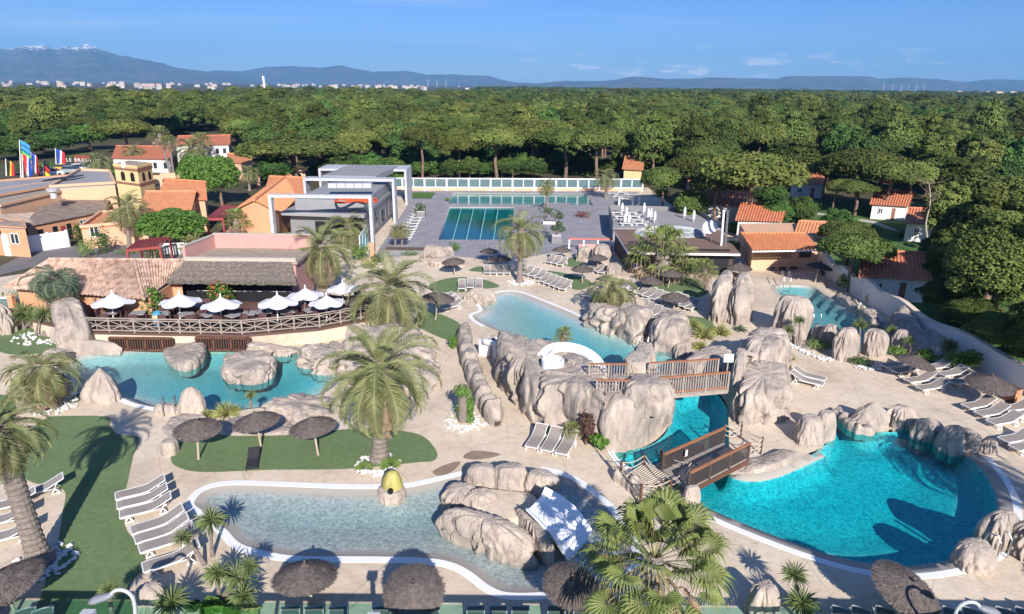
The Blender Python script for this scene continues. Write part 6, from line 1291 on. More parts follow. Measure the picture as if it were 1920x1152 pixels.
# --- wavy wall
def wavy_wall():
    base = [(1530, 504), (1560, 526), (1612, 560), (1665, 591), (1710, 622), (1752, 647), (1802, 671), (1862, 703), (1930, 741), (2060, 806)]; ln = smooth_line([P(*p) for p in base], 8); t = thing('wavy_wall', ln[0], 'long white garden wall with a wavy top running to the right edge', 'wall'); vs = []; cap = []; L = 0
    for i, p in enumerate(ln):
        if i: L += (p-ln[i-1]).length
        h = 1.35+(.45*abs(math.sin(L*.75)) if L < 13 else .12*math.sin(L*.9)+.2); d = (ln[min(i+1, len(ln)-1)]-ln[max(0, i-1)]).normalized(); n = Vector((-d.y, d.x, 0))*.13
        vs += [p-n-Vector((0, 0, .2)), p+n-Vector((0, 0, .2)), p+n+Vector((0, 0, h)), p-n+Vector((0, 0, h))]; m = n*1.5; cap += [p-m+Vector((0, 0, h+.003)), p+m+Vector((0, 0, h+.003)), p+m+Vector((0, 0, h+.07)), p-m+Vector((0, 0, h+.07))]
    n = len(ln); fs = [(4*i+k, 4*i+(k+1) % 4, 4*i+4+(k+1) % 4, 4*i+4+k) for i in range(n-1) for k in range(4)]+[(0, 3, 2, 1), (4*n-4, 4*n-3, 4*n-2, 4*n-1)]
    mb = MB(); mb.add(vs, fs); mb.build('wall', 'wall_white', t); mb = MB(); mb.add(cap, fs); mb.build('coping', mat('coping_cream', (.66, .56, .45), .85, .08), t)
wavy_wall()
# --- bridges over the canyon
def bridge(near, far, z, h, label, post='wood_grey', top='wood_rail', style='bars', deckm='wood_grey', thick=.16, pitch=1.1):
    a, b = [P(*p, z) for p in near]; c, d = [P(*p, z) for p in far]; t = thing('footbridge', ((a+d)/2), label, 'bridge'); n = max(4, int((b-a).length/.16)); mb = MB()
    for i in range(n):
        u0, u1 = i/n, (i+.9)/n; mb.prism([tuple(a.lerp(b, u0).xy), tuple(a.lerp(b, u1).xy), tuple(c.lerp(d, u1).xy), tuple(c.lerp(d, u0).xy)], z-.05, z)
    mb.build('deck_planks', deckm, t); mb = MB()
    for p, q in ((a, b), (c, d)): mb.bar(p-Vector((0, 0, .05+thick/2)), q-Vector((0, 0, .05+thick/2)), .12, thick)
    mb.build('beams', 'wood_grey' if style == 'bars' else 'wood_brown', t)
    for p, q in ((near), (far)): pass
    railing(near, z, h, '', top, post, pitch, style, t=t, rail_w=.12); railing(far, z, h, '', top, post, pitch, style, t=t, rail_w=.12); return t
bridge([(1236, 741), (1364, 730)], [(1216, 712), (1344, 704)], 2.2, .92, 'long wooden footbridge high over the canyon pool'); bridge([(1118, 746), (1188, 746)], [(1104, 714), (1176, 714)], 2.2, .92, 'short wooden footbridge left of the long one')
t = bridge([(1290, 918), (1402, 860)], [(1242, 882), (1356, 830)], .55, .78, 'dark wooden walkway with mesh sides between the canyon pool and the big lagoon', 'mesh_panel', 'wood_rail', 'panel', 'wood_grey', .22, 1.4)
mb = MB(); p = P(1357, 880, .55); q = P(1369, 873, .55); mb.bar(p+Vector((0, -.06, .62)), q+Vector((0, -.06, .62)), .02, .34); mb.build('notice', 'white_paint', t); mb = MB(); p = P(1282, 867, .55); q = P(1286, 865, .55); mb.bar(p+Vector((0, -.12, .5)), q+Vector((0, -.12, .5)), .02, .3); mb.build('notice', 'white_paint', t)
def notice(px, z, w, h, label):
    B = P(*px, z); t = thing('notice_board', B, label, 'sign'); mb = MB(); mb.bar(B, B+Vector((0, 0, 1.0)), .06); mb.build('post', 'wood_grey', t); mb = MB(); mb.box((B.x, B.y-.05, 1.0+z+h/2), (w, .04, h)); mb.build('board', 'white_paint', t)
notice((1361, 712), 2.0, .5, .45, 'blank-looking white notice board at the end of the long footbridge')
def rope_bridge():
    t = thing('rope_bridge', P(1200, 930), 'sagging rope and log bridge leading to the dark walkway', 'rope bridge'); A0, A1 = P(1160, 905), P(1198, 935); B0, B1 = P(1205, 900), P(1256, 928); mb = MB(); posts = [P(1163, 903), P(1206, 890), P(1200, 948), P(1255, 938), P(1237, 880)]
    for p in posts: q_ = MB(); q_.tube([p, p+Vector((0, 0, 1.0))], .06, 8); q_.build('post', 'wood_brown', t)
    mr = MB()
    def cat(a, b, z0, z1, sag, r=.022):
        pts = []
        for i in range(11): u = i/10; q = a.lerp(b, u); pts.append(Vector((q.x, q.y, z0+(z1-z0)*u-sag*4*u*(1-u)))); 
        mr.tube(pts, r, 5)
    for (a, b) in ((P(1136, 872), P(1200, 948)), (P(1206, 890), P(1255, 938)), (P(1237, 880), P(1286, 905)), (P(1200, 948), P(1255, 938)), (P(1163, 903), P(1206, 890)), (P(1255, 938), P(1292, 905))):
        for z in (.45, .72, .98): cat(a, b, z, z, .18)
    for k in range(12): u = k/11; a = P(1165, 908).lerp(P(1200, 930), u); b = P(1210, 885).lerp(P(1252, 912), u); cat(a, b, .35, .5, .05, .03)
    mr.build('ropes', 'rope', t); mb = MB()
    for k in range(13): u = k/12; a = P(1166, 906).lerp(P(1240, 880), u); mb.tube([a+Vector((0, 0, .38)), a+Vector((.55, -.75, .38))], .035, 6)
    mb.build('log_treads', 'wood_grey', t)
rope_bridge()
ridge([(1150, 895), (1190, 920), (1240, 955)], .5, .5, 'rough low retaining wall under the rope bridge', seed=5)
def rope_fence(pts, label):
    t = thing('rope_fence', P(*pts[0]), label, 'rope fence'); ps = [P(*p) for p in pts]; mb = MB(); mr = MB()
    for p in ps: q_ = MB(); q_.tube([p, p+Vector((0, 0, .9))], .045, 8); q_.build('post', 'wood_brown', t)
    for a, b in zip(ps, ps[1:]):
        for z in (.35, .6, .85): mr.tube([a.lerp(b, i/6)+Vector((0, 0, z-.2*4*(i/6)*(1-i/6))) for i in range(7)], .02, 5)
    mr.build('ropes', 'rope', t)
rope_fence([(1356, 826), (1388, 822), (1426, 852), (1402, 862)], 'rope fence at the upper end of the dark walkway')
# --- cave mouth
def cave():
    c = P(1403, 722); m = MB(); Y = c.y-.75; q = [PY(1403+19*math.cos(a), 684+17*math.sin(a)*(1 if math.sin(a) < 0 else .9), Y) for a in [2*math.pi*k/24 for k in range(24)]]
    cen = sum(q, Vector())/24; t = thing('cave_mouth', (c.x, Y, 0), 'black round cave mouth in the grey rock', 'cave'); mb = MB(); inn = [p.lerp(cen, .25)+Vector((0, .5, 0)) for p in q]; out_ = [cen+(p-cen)*1.28+Vector((0, .25, 0)) for p in q]
    mb.add(q+out_, [(k, (k+1) % 24, (k+1) % 24+24, k+24) for k in range(24)]); mb.build('rock_rim', 'rock', t, smooth=True); mb = MB(); mb.add(q+inn, [(k, (k+1) % 24, (k+1) % 24+24, k+24)[::-1] for k in range(24)]); mb.add(inn, [tuple(range(24))]); mb.build('hollow', 'dark', t)
cave()
# --- slides
def ribbon(mb, left, right, th=.12, mi=0):
    n = len(left); vs = []
    for l, r in zip(left, right): vs += [l, r, r-Vector((0, 0, th)), l-Vector((0, 0, th))]
    mb.add(vs, [(4*i+k, 4*i+(k+1) % 4, 4*i+4+(k+1) % 4, 4*i+4+k)[::-1] for i in range(n-1) for k in range(4)]+[(0, 1, 2, 3), (4*n-1, 4*n-2, 4*n-3, 4*n-4)])
def trough(mb, mid, w, dep, side=.25):
    """curved chute: rounded cross-section along a line"""
    n = 8; mid = smooth_line(mid, 6); vs = []
    for i, p in enumerate(mid):
        d = (mid[min(i+1, len(mid)-1)]-mid[max(i-1, 0)]); d.z = 0; d.normalize(); x = Vector((d.y, -d.x, 0))
        for k in range(n+1): t = math.pi*k/n; vs.append(p-x*math.cos(t)*w/2+Vector((0, 0, dep*(1-math.sin(t)))))
        for k in range(n, -1, -1): t = math.pi*k/n; vs.append(p-x*math.cos(t)*(w/2+.1)+Vector((0, 0, dep*(1-math.sin(t))-.06-(.15 if 0 < k < n else 0))))
    m = 2*(n+1); mb.add(vs, [(i*m+k, i*m+(k+1) % m, (i+1)*m+(k+1) % m, (i+1)*m+k) for i in range(len(mid)-1) for k in range(m)]+[tuple(range(m))[::-1], tuple((len(mid)-1)*m+k for k in range(m))])
def slides():
    t = thing('water_slide', P(1036, 740), 'white curved slide basin set into the rock plateau', 'slide'); z = 2.12
    c = P(1036, 690, z); mb = MB(); rx = (P(1057, 690, z)-P(1015, 690, z)).length/2
    mb.lathe([(rx*1.0, .0), (rx*1.0, .5), (rx*.9, .52), (rx*.86, .12), (0, .06)], 28, c); mb.build('basin', 'slide_white', t, smooth=False)
    mb = MB(); trough(mb, [P(1018, 672, 2.2), P(1034, 657, 2.2), P(1062, 653, 2.2), P(1095, 662, 2.1), P(1118, 682, 1.95), P(1124, 708, 1.7)], .55, .25); mb.build('chute', 'slide_white', t, smooth=True)
    t = thing('water_slide', P(940, 690), 'white chute between rock humps at the head of the ramp', 'slide'); 
    for i, (x, y) in enumerate([(910, 668), (936, 676), (962, 686)]):
        B = P(x, y); mb = MB(); mb.box((B.x, B.y, .5), (.9, .12, 1.1), -.5); mb.build('side_board', 'slide_white', t)
        boulder(x+2, x+26, y-40, y+4, '%s of the three rock humps between the white chute boards' % ORD[i], depth=1.1, e1=.4)
    mb = MB(); trough(mb, [P(910, 640, 1.0), P(950, 648, 1.0), P(985, 652, 1.2), P(1005, 648, 1.3)], .6, .3); mb.build('chute', 'slide_white', t, smooth=True)
    t = thing('wide_slide', P(1060, 1040), 'wide white family slide running down into the front pool', 'slide'); pass
    L = smooth_line([P(986, 962, 1.1), P(1008, 984, .9), P(1036, 1016, .45), P(1062, 1054, -.08)], 6); Rr = smooth_line([P(1022, 922, 1.25), P(1052, 938, .95), P(1084, 965, .5), P(1110, 1002, -.08)], 6); mb = MB()
    K = 8; vs = []
    for l, r in zip(L, Rr):
        for k in range(K+1): u = k/K; vs.append(l.lerp(r, u)+Vector((0, 0, .22*(2*u-1)**4)))
        for k in range(K, -1, -1): u = k/K; vs.append(l.lerp(r, u)+Vector((0, 0, .22*(2*u-1)**4-.12)))
    m = 2*(K+1); mb.add(vs, [(i*m+k, i*m+(k+1) % m, (i+1)*m+(k+1) % m, (i+1)*m+k)[::-1] for i in range(len(L)-1) for k in range(m)]+[tuple(range(m)), tuple((len(L)-1)*m+k for k in range(m))[::-1]]); mb.build('slope', 'slide_white', t, smooth=False)
    block(t, 'support', [L[0], L[10], Rr[12], Rr[0]], -.4, .1, 'rock')
slides()
# fountain shell
def fountain():
    B = P(735, 935); t = thing('fountain', B, 'small fountain: yellow-green shell on a round grey rock base', 'fountain'); w = (P(765, 940)-P(708, 940)).length
    mb = MB(); lp = [Vector((B.x+w/2*math.cos(a), B.y+.1+w*.36*math.sin(a))) for a in [2*math.pi*k/24 for k in range(24)]]; rock_mesh(mb, lp, .45, e1=.2, flute=.04, rough=.05, seed=77); mb.build('rock_base', 'rock', t, smooth=True)
    T = PY(735, 886, B.y+.25); mb = MB(); n = 20; vs = []; rings = 12; hh = T.z-.3
    for j in range(rings+1):
        e = j/rings*math.pi/2
        for k in range(n): a = 2*math.pi*k/n; r = .44*math.cos(e)**.8; s = 1+.05*math.cos(a*9); vs.append((B.x+r*s*math.cos(a), B.y+.2+r*.8*s*math.sin(a)+.1*math.sin(e), .35+hh*math.sin(e)))
    mb.add(vs, [(j*n+k, j*n+(k+1) % n, (j+1)*n+(k+1) % n, (j+1)*n+k) for j in range(rings) for k in range(n)]); mb.build('shell', mat('algae', (.22, .22, .06), .6, scale=3, col2=(.55, .45, .16), stretch=(1, 1, .3)), t, smooth=True)
    mb = MB(); mb.tube([(B.x, B.y-.3, .5), (B.x, B.y-.18, .5)], .12, 12); mb.build('spout', 'dark', t)
fountain()
# ladders and grab rails
def ladder(a, b, z, label, h=.8, steps=0):
    A, B = P(*a), P(*b); t = thing('pool_ladder', A, label, 'pool ladder'); d = (B-A).normalized(); x = Vector((-d.y, d.x, 0))*.28
    for s in (-1, 1):
        mb = MB(); o = x*s; mb.tube([A+o, A+o+Vector((0, 0, h*.8)), A+o+d*.15+Vector((0, 0, h)), B+o-d*.1+Vector((0, 0, h*.9)), B+o+Vector((0, 0, h*.6)), B+o+Vector((0, 0, -z))], .03, 8); mb.build('handrail', 'steel', t)
    mb = MB()
    for k in range(3): mb.bar(B-x+Vector((0, 0, -.1-.25*k)), B+x+Vector((0, 0, -.1-.25*k)), .2, .03)
    mb.build('steps', 'steel', t)
ladder((318, 780), (320, 764), .8, 'steel ladder at the left lagoon beside the pointed rock'); ladder((1878, 1050), (1850, 1032), 1.2, 'steel ladder at the right edge of the big lagoon', 1.0); ladder((1470, 532), (1474, 545), .8, 'steel handrail at the steps of the upper pool', 1.2); ladder((1212, 640), (1206, 652), .8, 'steel steps between the two boulders of the middle pool'); ladder((1520, 598), (1532, 606), .8, 'thin steel handrail inside the upper pool', .7)
# street lamps
def lamp(base, top, head, label):
    B = P(*base); T = PY(*top, B.y); Hd = PY(*head, B.y-.1); t = thing('street_lamp', B, label, 'street lamp', 'curved street lamps at the bottom edge'); pts = [B, B.lerp(T, .5), T-Vector((0, 0, .45))]; side = 1 if Hd.x > T.x else -1; arc = [T+Vector((side*.0, 0, -.25))]
    r = abs(Hd.x-T.x)
    for k in range(9): a = math.pi*(1-k/8*.85); arc.append(Vector((T.x+side*(r*.5+r*.5*math.cos(a)), T.y, T.z-.25+.35*math.sin(a))))
    mb = MB(); mb.tube(pts+arc, .05, 10); mb.build('pole', 'steel_paint', t); E = arc[-1]; mb = MB(); L = .42; d = Vector((side, 0, -.35)).normalized(); u = Vector((0, 1, 0)); w = d.cross(u)
    vs = []
    for f, ww, hh in ((-.1, .05, .04), (.1, .12, .09), (.45, .16, .11), (.62, .12, .07)):
        for k in range(10): a = 2*math.pi*k/10; vs.append(E+d*f*1.0+u*ww*math.cos(a)+w*hh*math.sin(a))
    mb.add(vs, [(j*10+k, j*10+(k+1) % 10, j*10+10+(k+1) % 10, j*10+10+k) for j in range(3) for k in range(10)]+[tuple(range(10))[::-1], tuple(30+k for k in range(10))]); mb.build('lamp_head', mat('lamp_grey', (.22, .23, .26), .4, .05), t, smooth=True)
lamp((262, 1290), (248, 1112), (200, 1118), 'grey street lamp with a curved neck at the bottom left'); lamp((1790, 1260), (1796, 1134), (1846, 1138), 'grey street lamp with a curved neck at the bottom right')
# planters and topiary on the plaza
def topiary(px, balls, label, planter=True, rb=7):
    B = P(*px); t = thing('topiary', B, label, 'topiary', 'cloud-pruned trees on the plaza'); zb = 0
    if planter: mb = MB(); mb.box((B.x, B.y, .4), (1.1, 1.1, .8)); mb.build('planter', 'wall_grey', t, bevel=.03); mb = MB(); mb.box((B.x, B.y, .82), (1.0, 1.0, .06)); mb.build('pebble_top', 'pebble', t); zb = .8
    mb = MB(); ml = MB(); rnd = random.Random(px[0]); last = None
    for x, y, r in balls:
        T = PY(x, y, B.y); m = proj((T.x+1, T.y, T.z))[0]-proj(T)[0]; mb.tube([(B.x, B.y, zb), (B.x+(T.x-B.x)*.3, B.y, zb+(T.z-zb)*.5), T], [.07, .05, .04], 6); leaf_blob(ml, T, (r/m, r/m, r/m*.75), 130, .10, rnd, hollow=.6)
    mb.build('trunk', 'bark', t); ml.build('foliage', 'bush_dark', t)
topiary((1043, 455), [(1040, 400, 14), (1050, 405, 8), (1039, 428, 8), (1053, 430, 8), (1048, 420, 7)], 'cloud-pruned tree in a dark planter beside the stone pool deck'); topiary((1022, 412), [(1020, 392, 12), (1028, 396, 8)], 'cloud-pruned tree at the corner of the sports pool', False); topiary((496, 442), [(500, 412, 10), (492, 416, 8), (502, 406, 7)], 'cloud-pruned tree in the pale garden', False); topiary((790, 408), [(786, 386, 8), (793, 390, 7), (783, 394, 6)], 'bonsai-like tree in a planter by the lounger line')
def planter(px, w, d, h, label, m='wall_white'):
    B = P(*px); t = thing('planter', B, label, 'planter'); mb = MB(); mb.box((B.x, B.y, h/2), (w, d, h)); mb.build('box', m, t, bevel=.03); mb = MB(); mb.box((B.x, B.y, h+.01), (w-.2, d-.2, .06)); mb.build('soil', 'bark', t)
planter((760, 476), 4.2, 1.4, .5, 'long dark stone planter holding two small palms', 'wall_grey'); planter((1030, 420), 1.6, .8, .35, 'low white planter at the sports pool corner')
def red_frame():
    a, b = P(1068, 474), P(1146, 468); a.y = b.y = (a.y+b.y)/2; t = thing('red_white_frame', a, 'red and white painted frame over a low pink wall', 'frame'); up = Vector((0, 0, 1)); mb = MB()
    for u in (0, .33, .66, .95): p = a.lerp(b, u); q_ = MB(); q_.bar(p, p+up*1.2, .14); q_.build('post', 'white_paint', t)
    mb = MB(); mb.bar(a+up*1.28, b+up*1.28, .16, .16); mb.build('top_rail', mat('soft_red', (.55, .16, .14), .7, .1), t); mb = MB(); mb.bar(a+up*.25+Vector((1, .2, 0)), b+up*.25+Vector((0, .2, 0)), .3, .9); mb.build('low_wall', 'pink_wall', t)
red_frame()
def orange_post(px, yt, label, m='wall_orange', w=.4):
    B = P(*px); h = PY(px[0], yt, B.y).z; t = thing('gate_post', B, label, 'post', 'orange posts'); mb = MB(); mb.box((B.x, B.y, h/2), (w, w, h)); mb.build('shaft', m, t); mb = MB(); mb.box((B.x, B.y, h+.05), (w+.1, w+.1, .1)); mb.build('cap', 'wall_peach', t)
orange_post((699, 482), 458, 'orange post at the foot of the nearest portal leg'); orange_post((31, 606), 556, 'left orange post of the white rail at the left edge', 'wall_orange', .35); orange_post((107, 608), 556, 'right orange post beside the jelly palm', 'wall_orange', .35)
def white_rail(a, b, ha, label, mats=('white_paint', 'aqua')):
    A, B = P(*a), P(*b); t = thing('glass_windbreak', A, label, 'windbreak'); up = Vector((0, 0, 1)); mb = MB(); mg = MB(); n = 3
    for i in range(n+1): p = A.lerp(B, i/n); mb.bar(p, p+up*ha, .08)
    mb.bar(A+up*ha, B+up*ha, .1); mg.bar(A+up*ha*.5, B+up*ha*.5, .03, ha*.9); mb.build('frame', mats[0], t); mg.build('pane', mats[1], t)
white_rail((0, 598), (160, 600), 1.6, 'white-framed glass windbreak behind the jelly palm', ('white_paint', 'glaze')); white_rail((676, 480), (690, 456), 2.0, 'aqua glass panel beside the orange post at the portal leg'); white_rail((300, 480), (356, 478), 1.2, 'white frame with a net behind the tiled roof', ('white_paint', 'steel_paint'))
def crate():
    B = P(1896, 752); t = thing('wooden_bin', B, 'square wooden bin box in the shade of the wavy wall', 'bin'); mb = MB(); mb.box((B.x, B.y, .4), (.55, .55, .8), .4); mb.build('box', 'wood_brown', t); mb = MB(); M = Matrix.Translation(B) @ Matrix.Rotation(.4, 4, 'Z')
    for k in range(5): mb.box((-.22+.11*k, -.29, .4), (.08, .03, .76), M=M)
    mb.build('slats', 'wall_orange', t)
crate()
# glass barrier below the frame: its rail and panes throw the band of shade and green light on the deck
def glass_green():
    m = bpy.data.materials.new('green_glass'); m.use_nodes = True; nt = m.node_tree; N = nt.nodes; L = nt.links; N.remove(N['Principled BSDF']); tr = N.new('ShaderNodeBsdfTransparent'); tr.inputs[0].default_value = (.60, .84, .76, 1); g = N.new('ShaderNodeBsdfGlossy'); g.inputs['Roughness'].default_value = .02; mx = N.new('ShaderNodeMixShader'); mx.inputs[0].default_value = .06; L.new(tr.outputs[0], mx.inputs[1]); L.new(g.outputs[0], mx.inputs[2]); L.new(mx.outputs[0], N['Material Output'].inputs[0]); MATS['green_glass'] = m
glass_green()
def barrier():
    y0 = P(960, 1119).y; h = 2.45; Y = y0-h/math.tan(SUN_EL)*math.cos(SUN_AZ); t = thing('glass_barrier', (0, Y, 0), 'tall green glass wind barrier just below the frame', 'barrier'); mb = MB(); mp = MB(); mg = MB(); X0, X1 = -16, 24
    mb.box(((X0+X1)/2, Y, h-.07), (X1-X0, .12, .16)); x = X0
    while x < X1: q_ = MB(); q_.bar((x, Y, 0), (x, Y, h-.1), .10); q_.build('post', 'steel_paint', t); x += 2.3
    mg.box(((X0+X1)/2, Y, h/2-.1), (X1-X0, .02, h-.25)); mb.build('top_rail', 'steel_paint', t); mg.build('panes', 'green_glass', t)
    for i, x in enumerate((-11.2, -3.6, 5.2, 10.4, 15.0)):
        q = thing('barrier_lamp', (x, Y, h), '%s box lamp from the left on the glass barrier' % ORD[i], 'lamp', 'lamps on the glass barrier'); mb = MB(); mb.bar((x, Y, h), (x, Y, h+.5), .14); mb.build('stem', 'steel_paint', q); mb = MB(); mb.box((x, Y, h+.55), (.34, .3, .14)); mb.build('lamp_head', 'steel_paint', q)
barrier()
# people by the bar
def person(px, hpx, top, legs, skin, label, pose=0):
    B = P(*px); h = PY(px[0], px[1]-hpx, B.y).z; s = h/1.75; t = thing('person', B, label, 'person')
    me = bpy.data.meshes.new('body'); V = [(0, 0, .95), (0, 0, 1.2), (0, 0, 1.42), (0, 0, 1.52), (0, -.01, 1.62), (0, 0, 1.74), (-.18, 0, 1.40), (-.26, -.03, 1.12), (-.24, -.15, .88), (.18, 0, 1.40), (.27, -.05, 1.13), (.22, -.2, .92), (-.09, 0, .92), (-.11, -.04, .5), (-.12, .02, .07), (-.12, -.14, .04), (.09, 0, .92), (.12, .04, .5), (.13, .1, .07), (.13, -.06, .04)]
    E = [(0, 1), (1, 2), (2, 3), (3, 4), (4, 5), (2, 6), (6, 7), (7, 8), (2, 9), (9, 10), (10, 11), (0, 12), (12, 13), (13, 14), (14, 15), (0, 16), (16, 17), (17, 18), (18, 19)]
    me.from_pydata([(x*s, y*s, z*s) for x, y, z in V], E, []); me.materials.append(mat('skin', (.45, .27, .19), .6, .05)); o = bpy.data.objects.new('body', me); COL.objects.link(o); o.parent = t; sk = o.modifiers.new('skin', 'SKIN'); rr = [.13, .13, .13, .055, .085, .08, .055, .042, .035, .055, .042, .035, .085, .06, .042, .035, .085, .06, .042, .035]
    for v, r in zip(me.skin_vertices[0].data, rr): v.radius = (r*s, r*.8*s)
    me.skin_vertices[0].data[0].use_root = True; sb = o.modifiers.new('sub', 'SUBSURF'); sb.levels = 1; sb.render_levels = 1
    def cl(secs, name, m):
        mb = MB(); mb.lathe([(r*s, z*s) for r, z in secs], 16, B); vs = [(B.x+(x-B.x)*1.25, B.y+(y-B.y)*.85, z) for x, y, z in mb.v]; mb.v = vs; mb.build(name, m, t, smooth=True)
    cl([(.10, 1.47), (.185, 1.40), (.17, 1.2), (.16, 1.0), (.175, .88), (.10, .88)], 'shirt', top); cl([(.12, .95), (.175, .92), (.185, .6), (.10, .6)], 'shorts', legs); mb = MB(); mb.lathe([(.0, 1.78), (.07, 1.76), (.095, 1.70), (.09, 1.63), (.05, 1.62)], 12, (B.x, B.y+.015, 0)); mb.v = [(x, y, z*s) for x, y, z in mb.v]; mb.build('hair', 'dark', t, smooth=True)
mat('cloth_blue', (.05, .12, .40), .8, .1); mat('cloth_white', (.7, .7, .7), .8, .05); mat('cloth_dark', (.05, .05, .07), .8, .1)
person((1192, 513), 22, 'cloth_blue', 'cloth_white', 0, 'person in a blue top and white shorts walking beside the bar'); person((1269, 502), 22, 'cloth_white', 'cloth_dark', 0, 'person in a white shirt and dark shorts under the bar roof')
# ------------------------------------------------------------------ wood, distant town, mountains, haze
def pine_mat(name, c1, c2, tr=.12):
    m = mat(name, c1, .75, scale=.35, col2=c2, spec=.2, transl=tr, lo=.35, hi=.65, fine=.15); nt = m.node_tree; N = nt.nodes; L = nt.links; b = N['Principled BSDF']; src = b.inputs['Base Color'].links[0].from_socket
    oi = N.new('ShaderNodeObjectInfo'); hs = N.new('ShaderNodeHueSaturation'); mr = N.new('ShaderNodeMapRange'); mr.inputs[3].default_value = .6; mr.inputs[4].default_value = 1.4; L.new(oi.outputs['Random'], mr.inputs[0])
    m2 = N.new('ShaderNodeMath'); m2.operation = 'MULTIPLY'; m2.inputs[1].default_value = 7.31; L.new(oi.outputs['Random'], m2.inputs[0]); m3 = N.new('ShaderNodeMath'); m3.operation = 'FRACT'; L.new(m2.outputs[0], m3.inputs[0]); mh = N.new('ShaderNodeMapRange'); mh.inputs[3].default_value = .488; mh.inputs[4].default_value = .53; L.new(m3.outputs[0], mh.inputs[0])
    L.new(mh.outputs[0], hs.inputs['Hue']); L.new(mr.outputs[0], hs.inputs['Value']); L.new(src, hs.inputs['Color'])
    for l in list(src.links):
        if l.to_node != hs: d = l.to_socket; L.remove(l); L.new(hs.outputs[0], d)
    return m
pine_mat('pine_leaf', (.060, .084, .019), (.160, .190, .048)); pine_mat('bushy_leaf', (.042, .078, .020), (.105, .165, .040)); mat('twig_dry', (.20, .155, .125), .95, .2, scale=3); mat('pine_bark', (.19, .13, .10), .95, .3, scale=2, bump=.6)
def np_leaves(lobes, n, size, seed, up=.25, elong=.6):
    """lobes: (centre, radii) -> arrays of leaf quads"""
    r = np.random.default_rng(seed); wts = np.array([l[1][0]*l[1][1] for l in lobes]); wts /= wts.sum(); k = r.choice(len(lobes), n, p=wts)
    C = np.array([l[0] for l in lobes])[k]; Rd = np.array([l[1] for l in lobes])[k]; d = r.normal(size=(n, 3)); d[:, 2] = np.where(d[:, 2] < -.4, -d[:, 2], d[:, 2]); d /= np.linalg.norm(d, axis=1)[:, None]
    rad = .62+.38*r.random(n)**.5; p = C+d*Rd*rad[:, None]; nn = d+r.normal(size=(n, 3))*.55+np.array([0, 0, up]); nn /= np.linalg.norm(nn, axis=1)[:, None]
    a = np.cross(nn, r.normal(size=(n, 3))); a /= np.linalg.norm(a, axis=1)[:, None]; b = np.cross(nn, a); s = (size*r.uniform(.55, 1.35, n))[:, None]
    return np.stack([p-a*s, p+b*s*elong, p+a*s, p-b*s*elong], 1).reshape(-1, 3)
def quads_mesh(name, V, m):
    me = bpy.data.meshes.new(name); n = len(V)//4; me.vertices.add(len(V)); me.vertices.foreach_set('co', V.astype(np.float32).ravel()); me.loops.add(4*n); me.loops.foreach_set('vertex_index', np.arange(4*n, dtype=np.int32)); me.polygons.add(n); me.polygons.foreach_set('loop_start', np.arange(0, 4*n, 4, dtype=np.int32)); me.polygons.foreach_set('loop_total', np.full(n, 4, dtype=np.int32)); me.update(calc_edges=True); me.materials.append(MATS[m]); return me
TREES = {}
def tree_proto(key, kind, seed, H=8.2, Rc=4.3, leaves=10500, size=.18, leaf='pine_leaf'):
    rnd = random.Random(seed); lobes = []; mb = MB(); lean = Vector((rnd.uniform(-.5, .5), rnd.uniform(-.3, .3), 0))
    if kind == 'umbrella':
        th = H*.60
        for i in range(22):
            if i == 0: lobes.append(((lean.x, lean.y, H*.68), (Rc*.90, Rc*.90, Rc*.36)))
            a = i*2.4+rnd.uniform(-.3, .3); u = math.sqrt((i+.5)/22); r = u*Rc*.80; lobes.append(((math.cos(a)*r+lean.x, math.sin(a)*r+lean.y, H*.80-(.20*H*u*u)+rnd.uniform(-.35, .35)), (Rc*rnd.uniform(.14, .27), Rc*rnd.uniform(.14, .27), Rc*rnd.uniform(.10, .17))))
        nb = 9
    elif kind == 'bushy':
        th = H*.45
        for i in range(26):
            if i == 0: lobes.append(((lean.x*.5, lean.y*.5, H*.60), (Rc*.80, Rc*.80, H*.34)))
            a = i*2.4+rnd.uniform(-.4, .4); v = (i+.5)/26; z = H*(.30+.66*v); rr = Rc*.72*math.sqrt(max(.05, 1-((v-.35)/.72)**2)); lobes.append(((math.cos(a)*rr*rnd.uniform(.5, 1)+lean.x*v, math.sin(a)*rr*rnd.uniform(.5, 1)+lean.y*v, z), (Rc*rnd.uniform(.16, .30), Rc*rnd.uniform(.16, .30), Rc*rnd.uniform(.14, .23))))
        nb = 8
    else:   # round dense
        th = H*.4
        for i in range(20):
            a = i*2.4; v = (i+.5)/20; el = math.asin(2*v-1)*.8+.15; lobes.append(((math.cos(a)*math.cos(el)*Rc*.62, math.sin(a)*math.cos(el)*Rc*.62, H*.62+math.sin(el)*Rc*.55), (Rc*.34, Rc*.34, Rc*.30)))
        nb = 5
    crown = quads_mesh('crown', np_leaves(lobes, leaves, size, seed), leaf)
    top = Vector((lean.x*.8, lean.y*.8, th)); mid = Vector((rnd.uniform(-.25, .25), rnd.uniform(-.25, .25), th*.5)); mb.tube([(0, 0, -.2), mid, top], [.26, .21, .17], 8)
    for i in range(nb):
        l = lobes[int((i+.5)/nb*len(lobes))][0]; s = top.lerp(mid, rnd.random()*.35); e = Vector(l); m = s.lerp(e, .5)+Vector((0, 0, -.25 if kind == 'umbrella' else 0)); mb.tube([s, m, e], [.11, .075, .03], 5)
        for _ in range(3 if kind == 'umbrella' else 1): l2 = Vector(rnd.choice(lobes)[0]); q = m.lerp(e, rnd.random()*.6); mb.tube([q, q.lerp(l2, .45)], [.04, .015], 4)
    tr = mb.build('trunk', 'pine_bark'); tm = tr.data; bpy.data.objects.remove(tr); TREES[key] = (crown, tm)
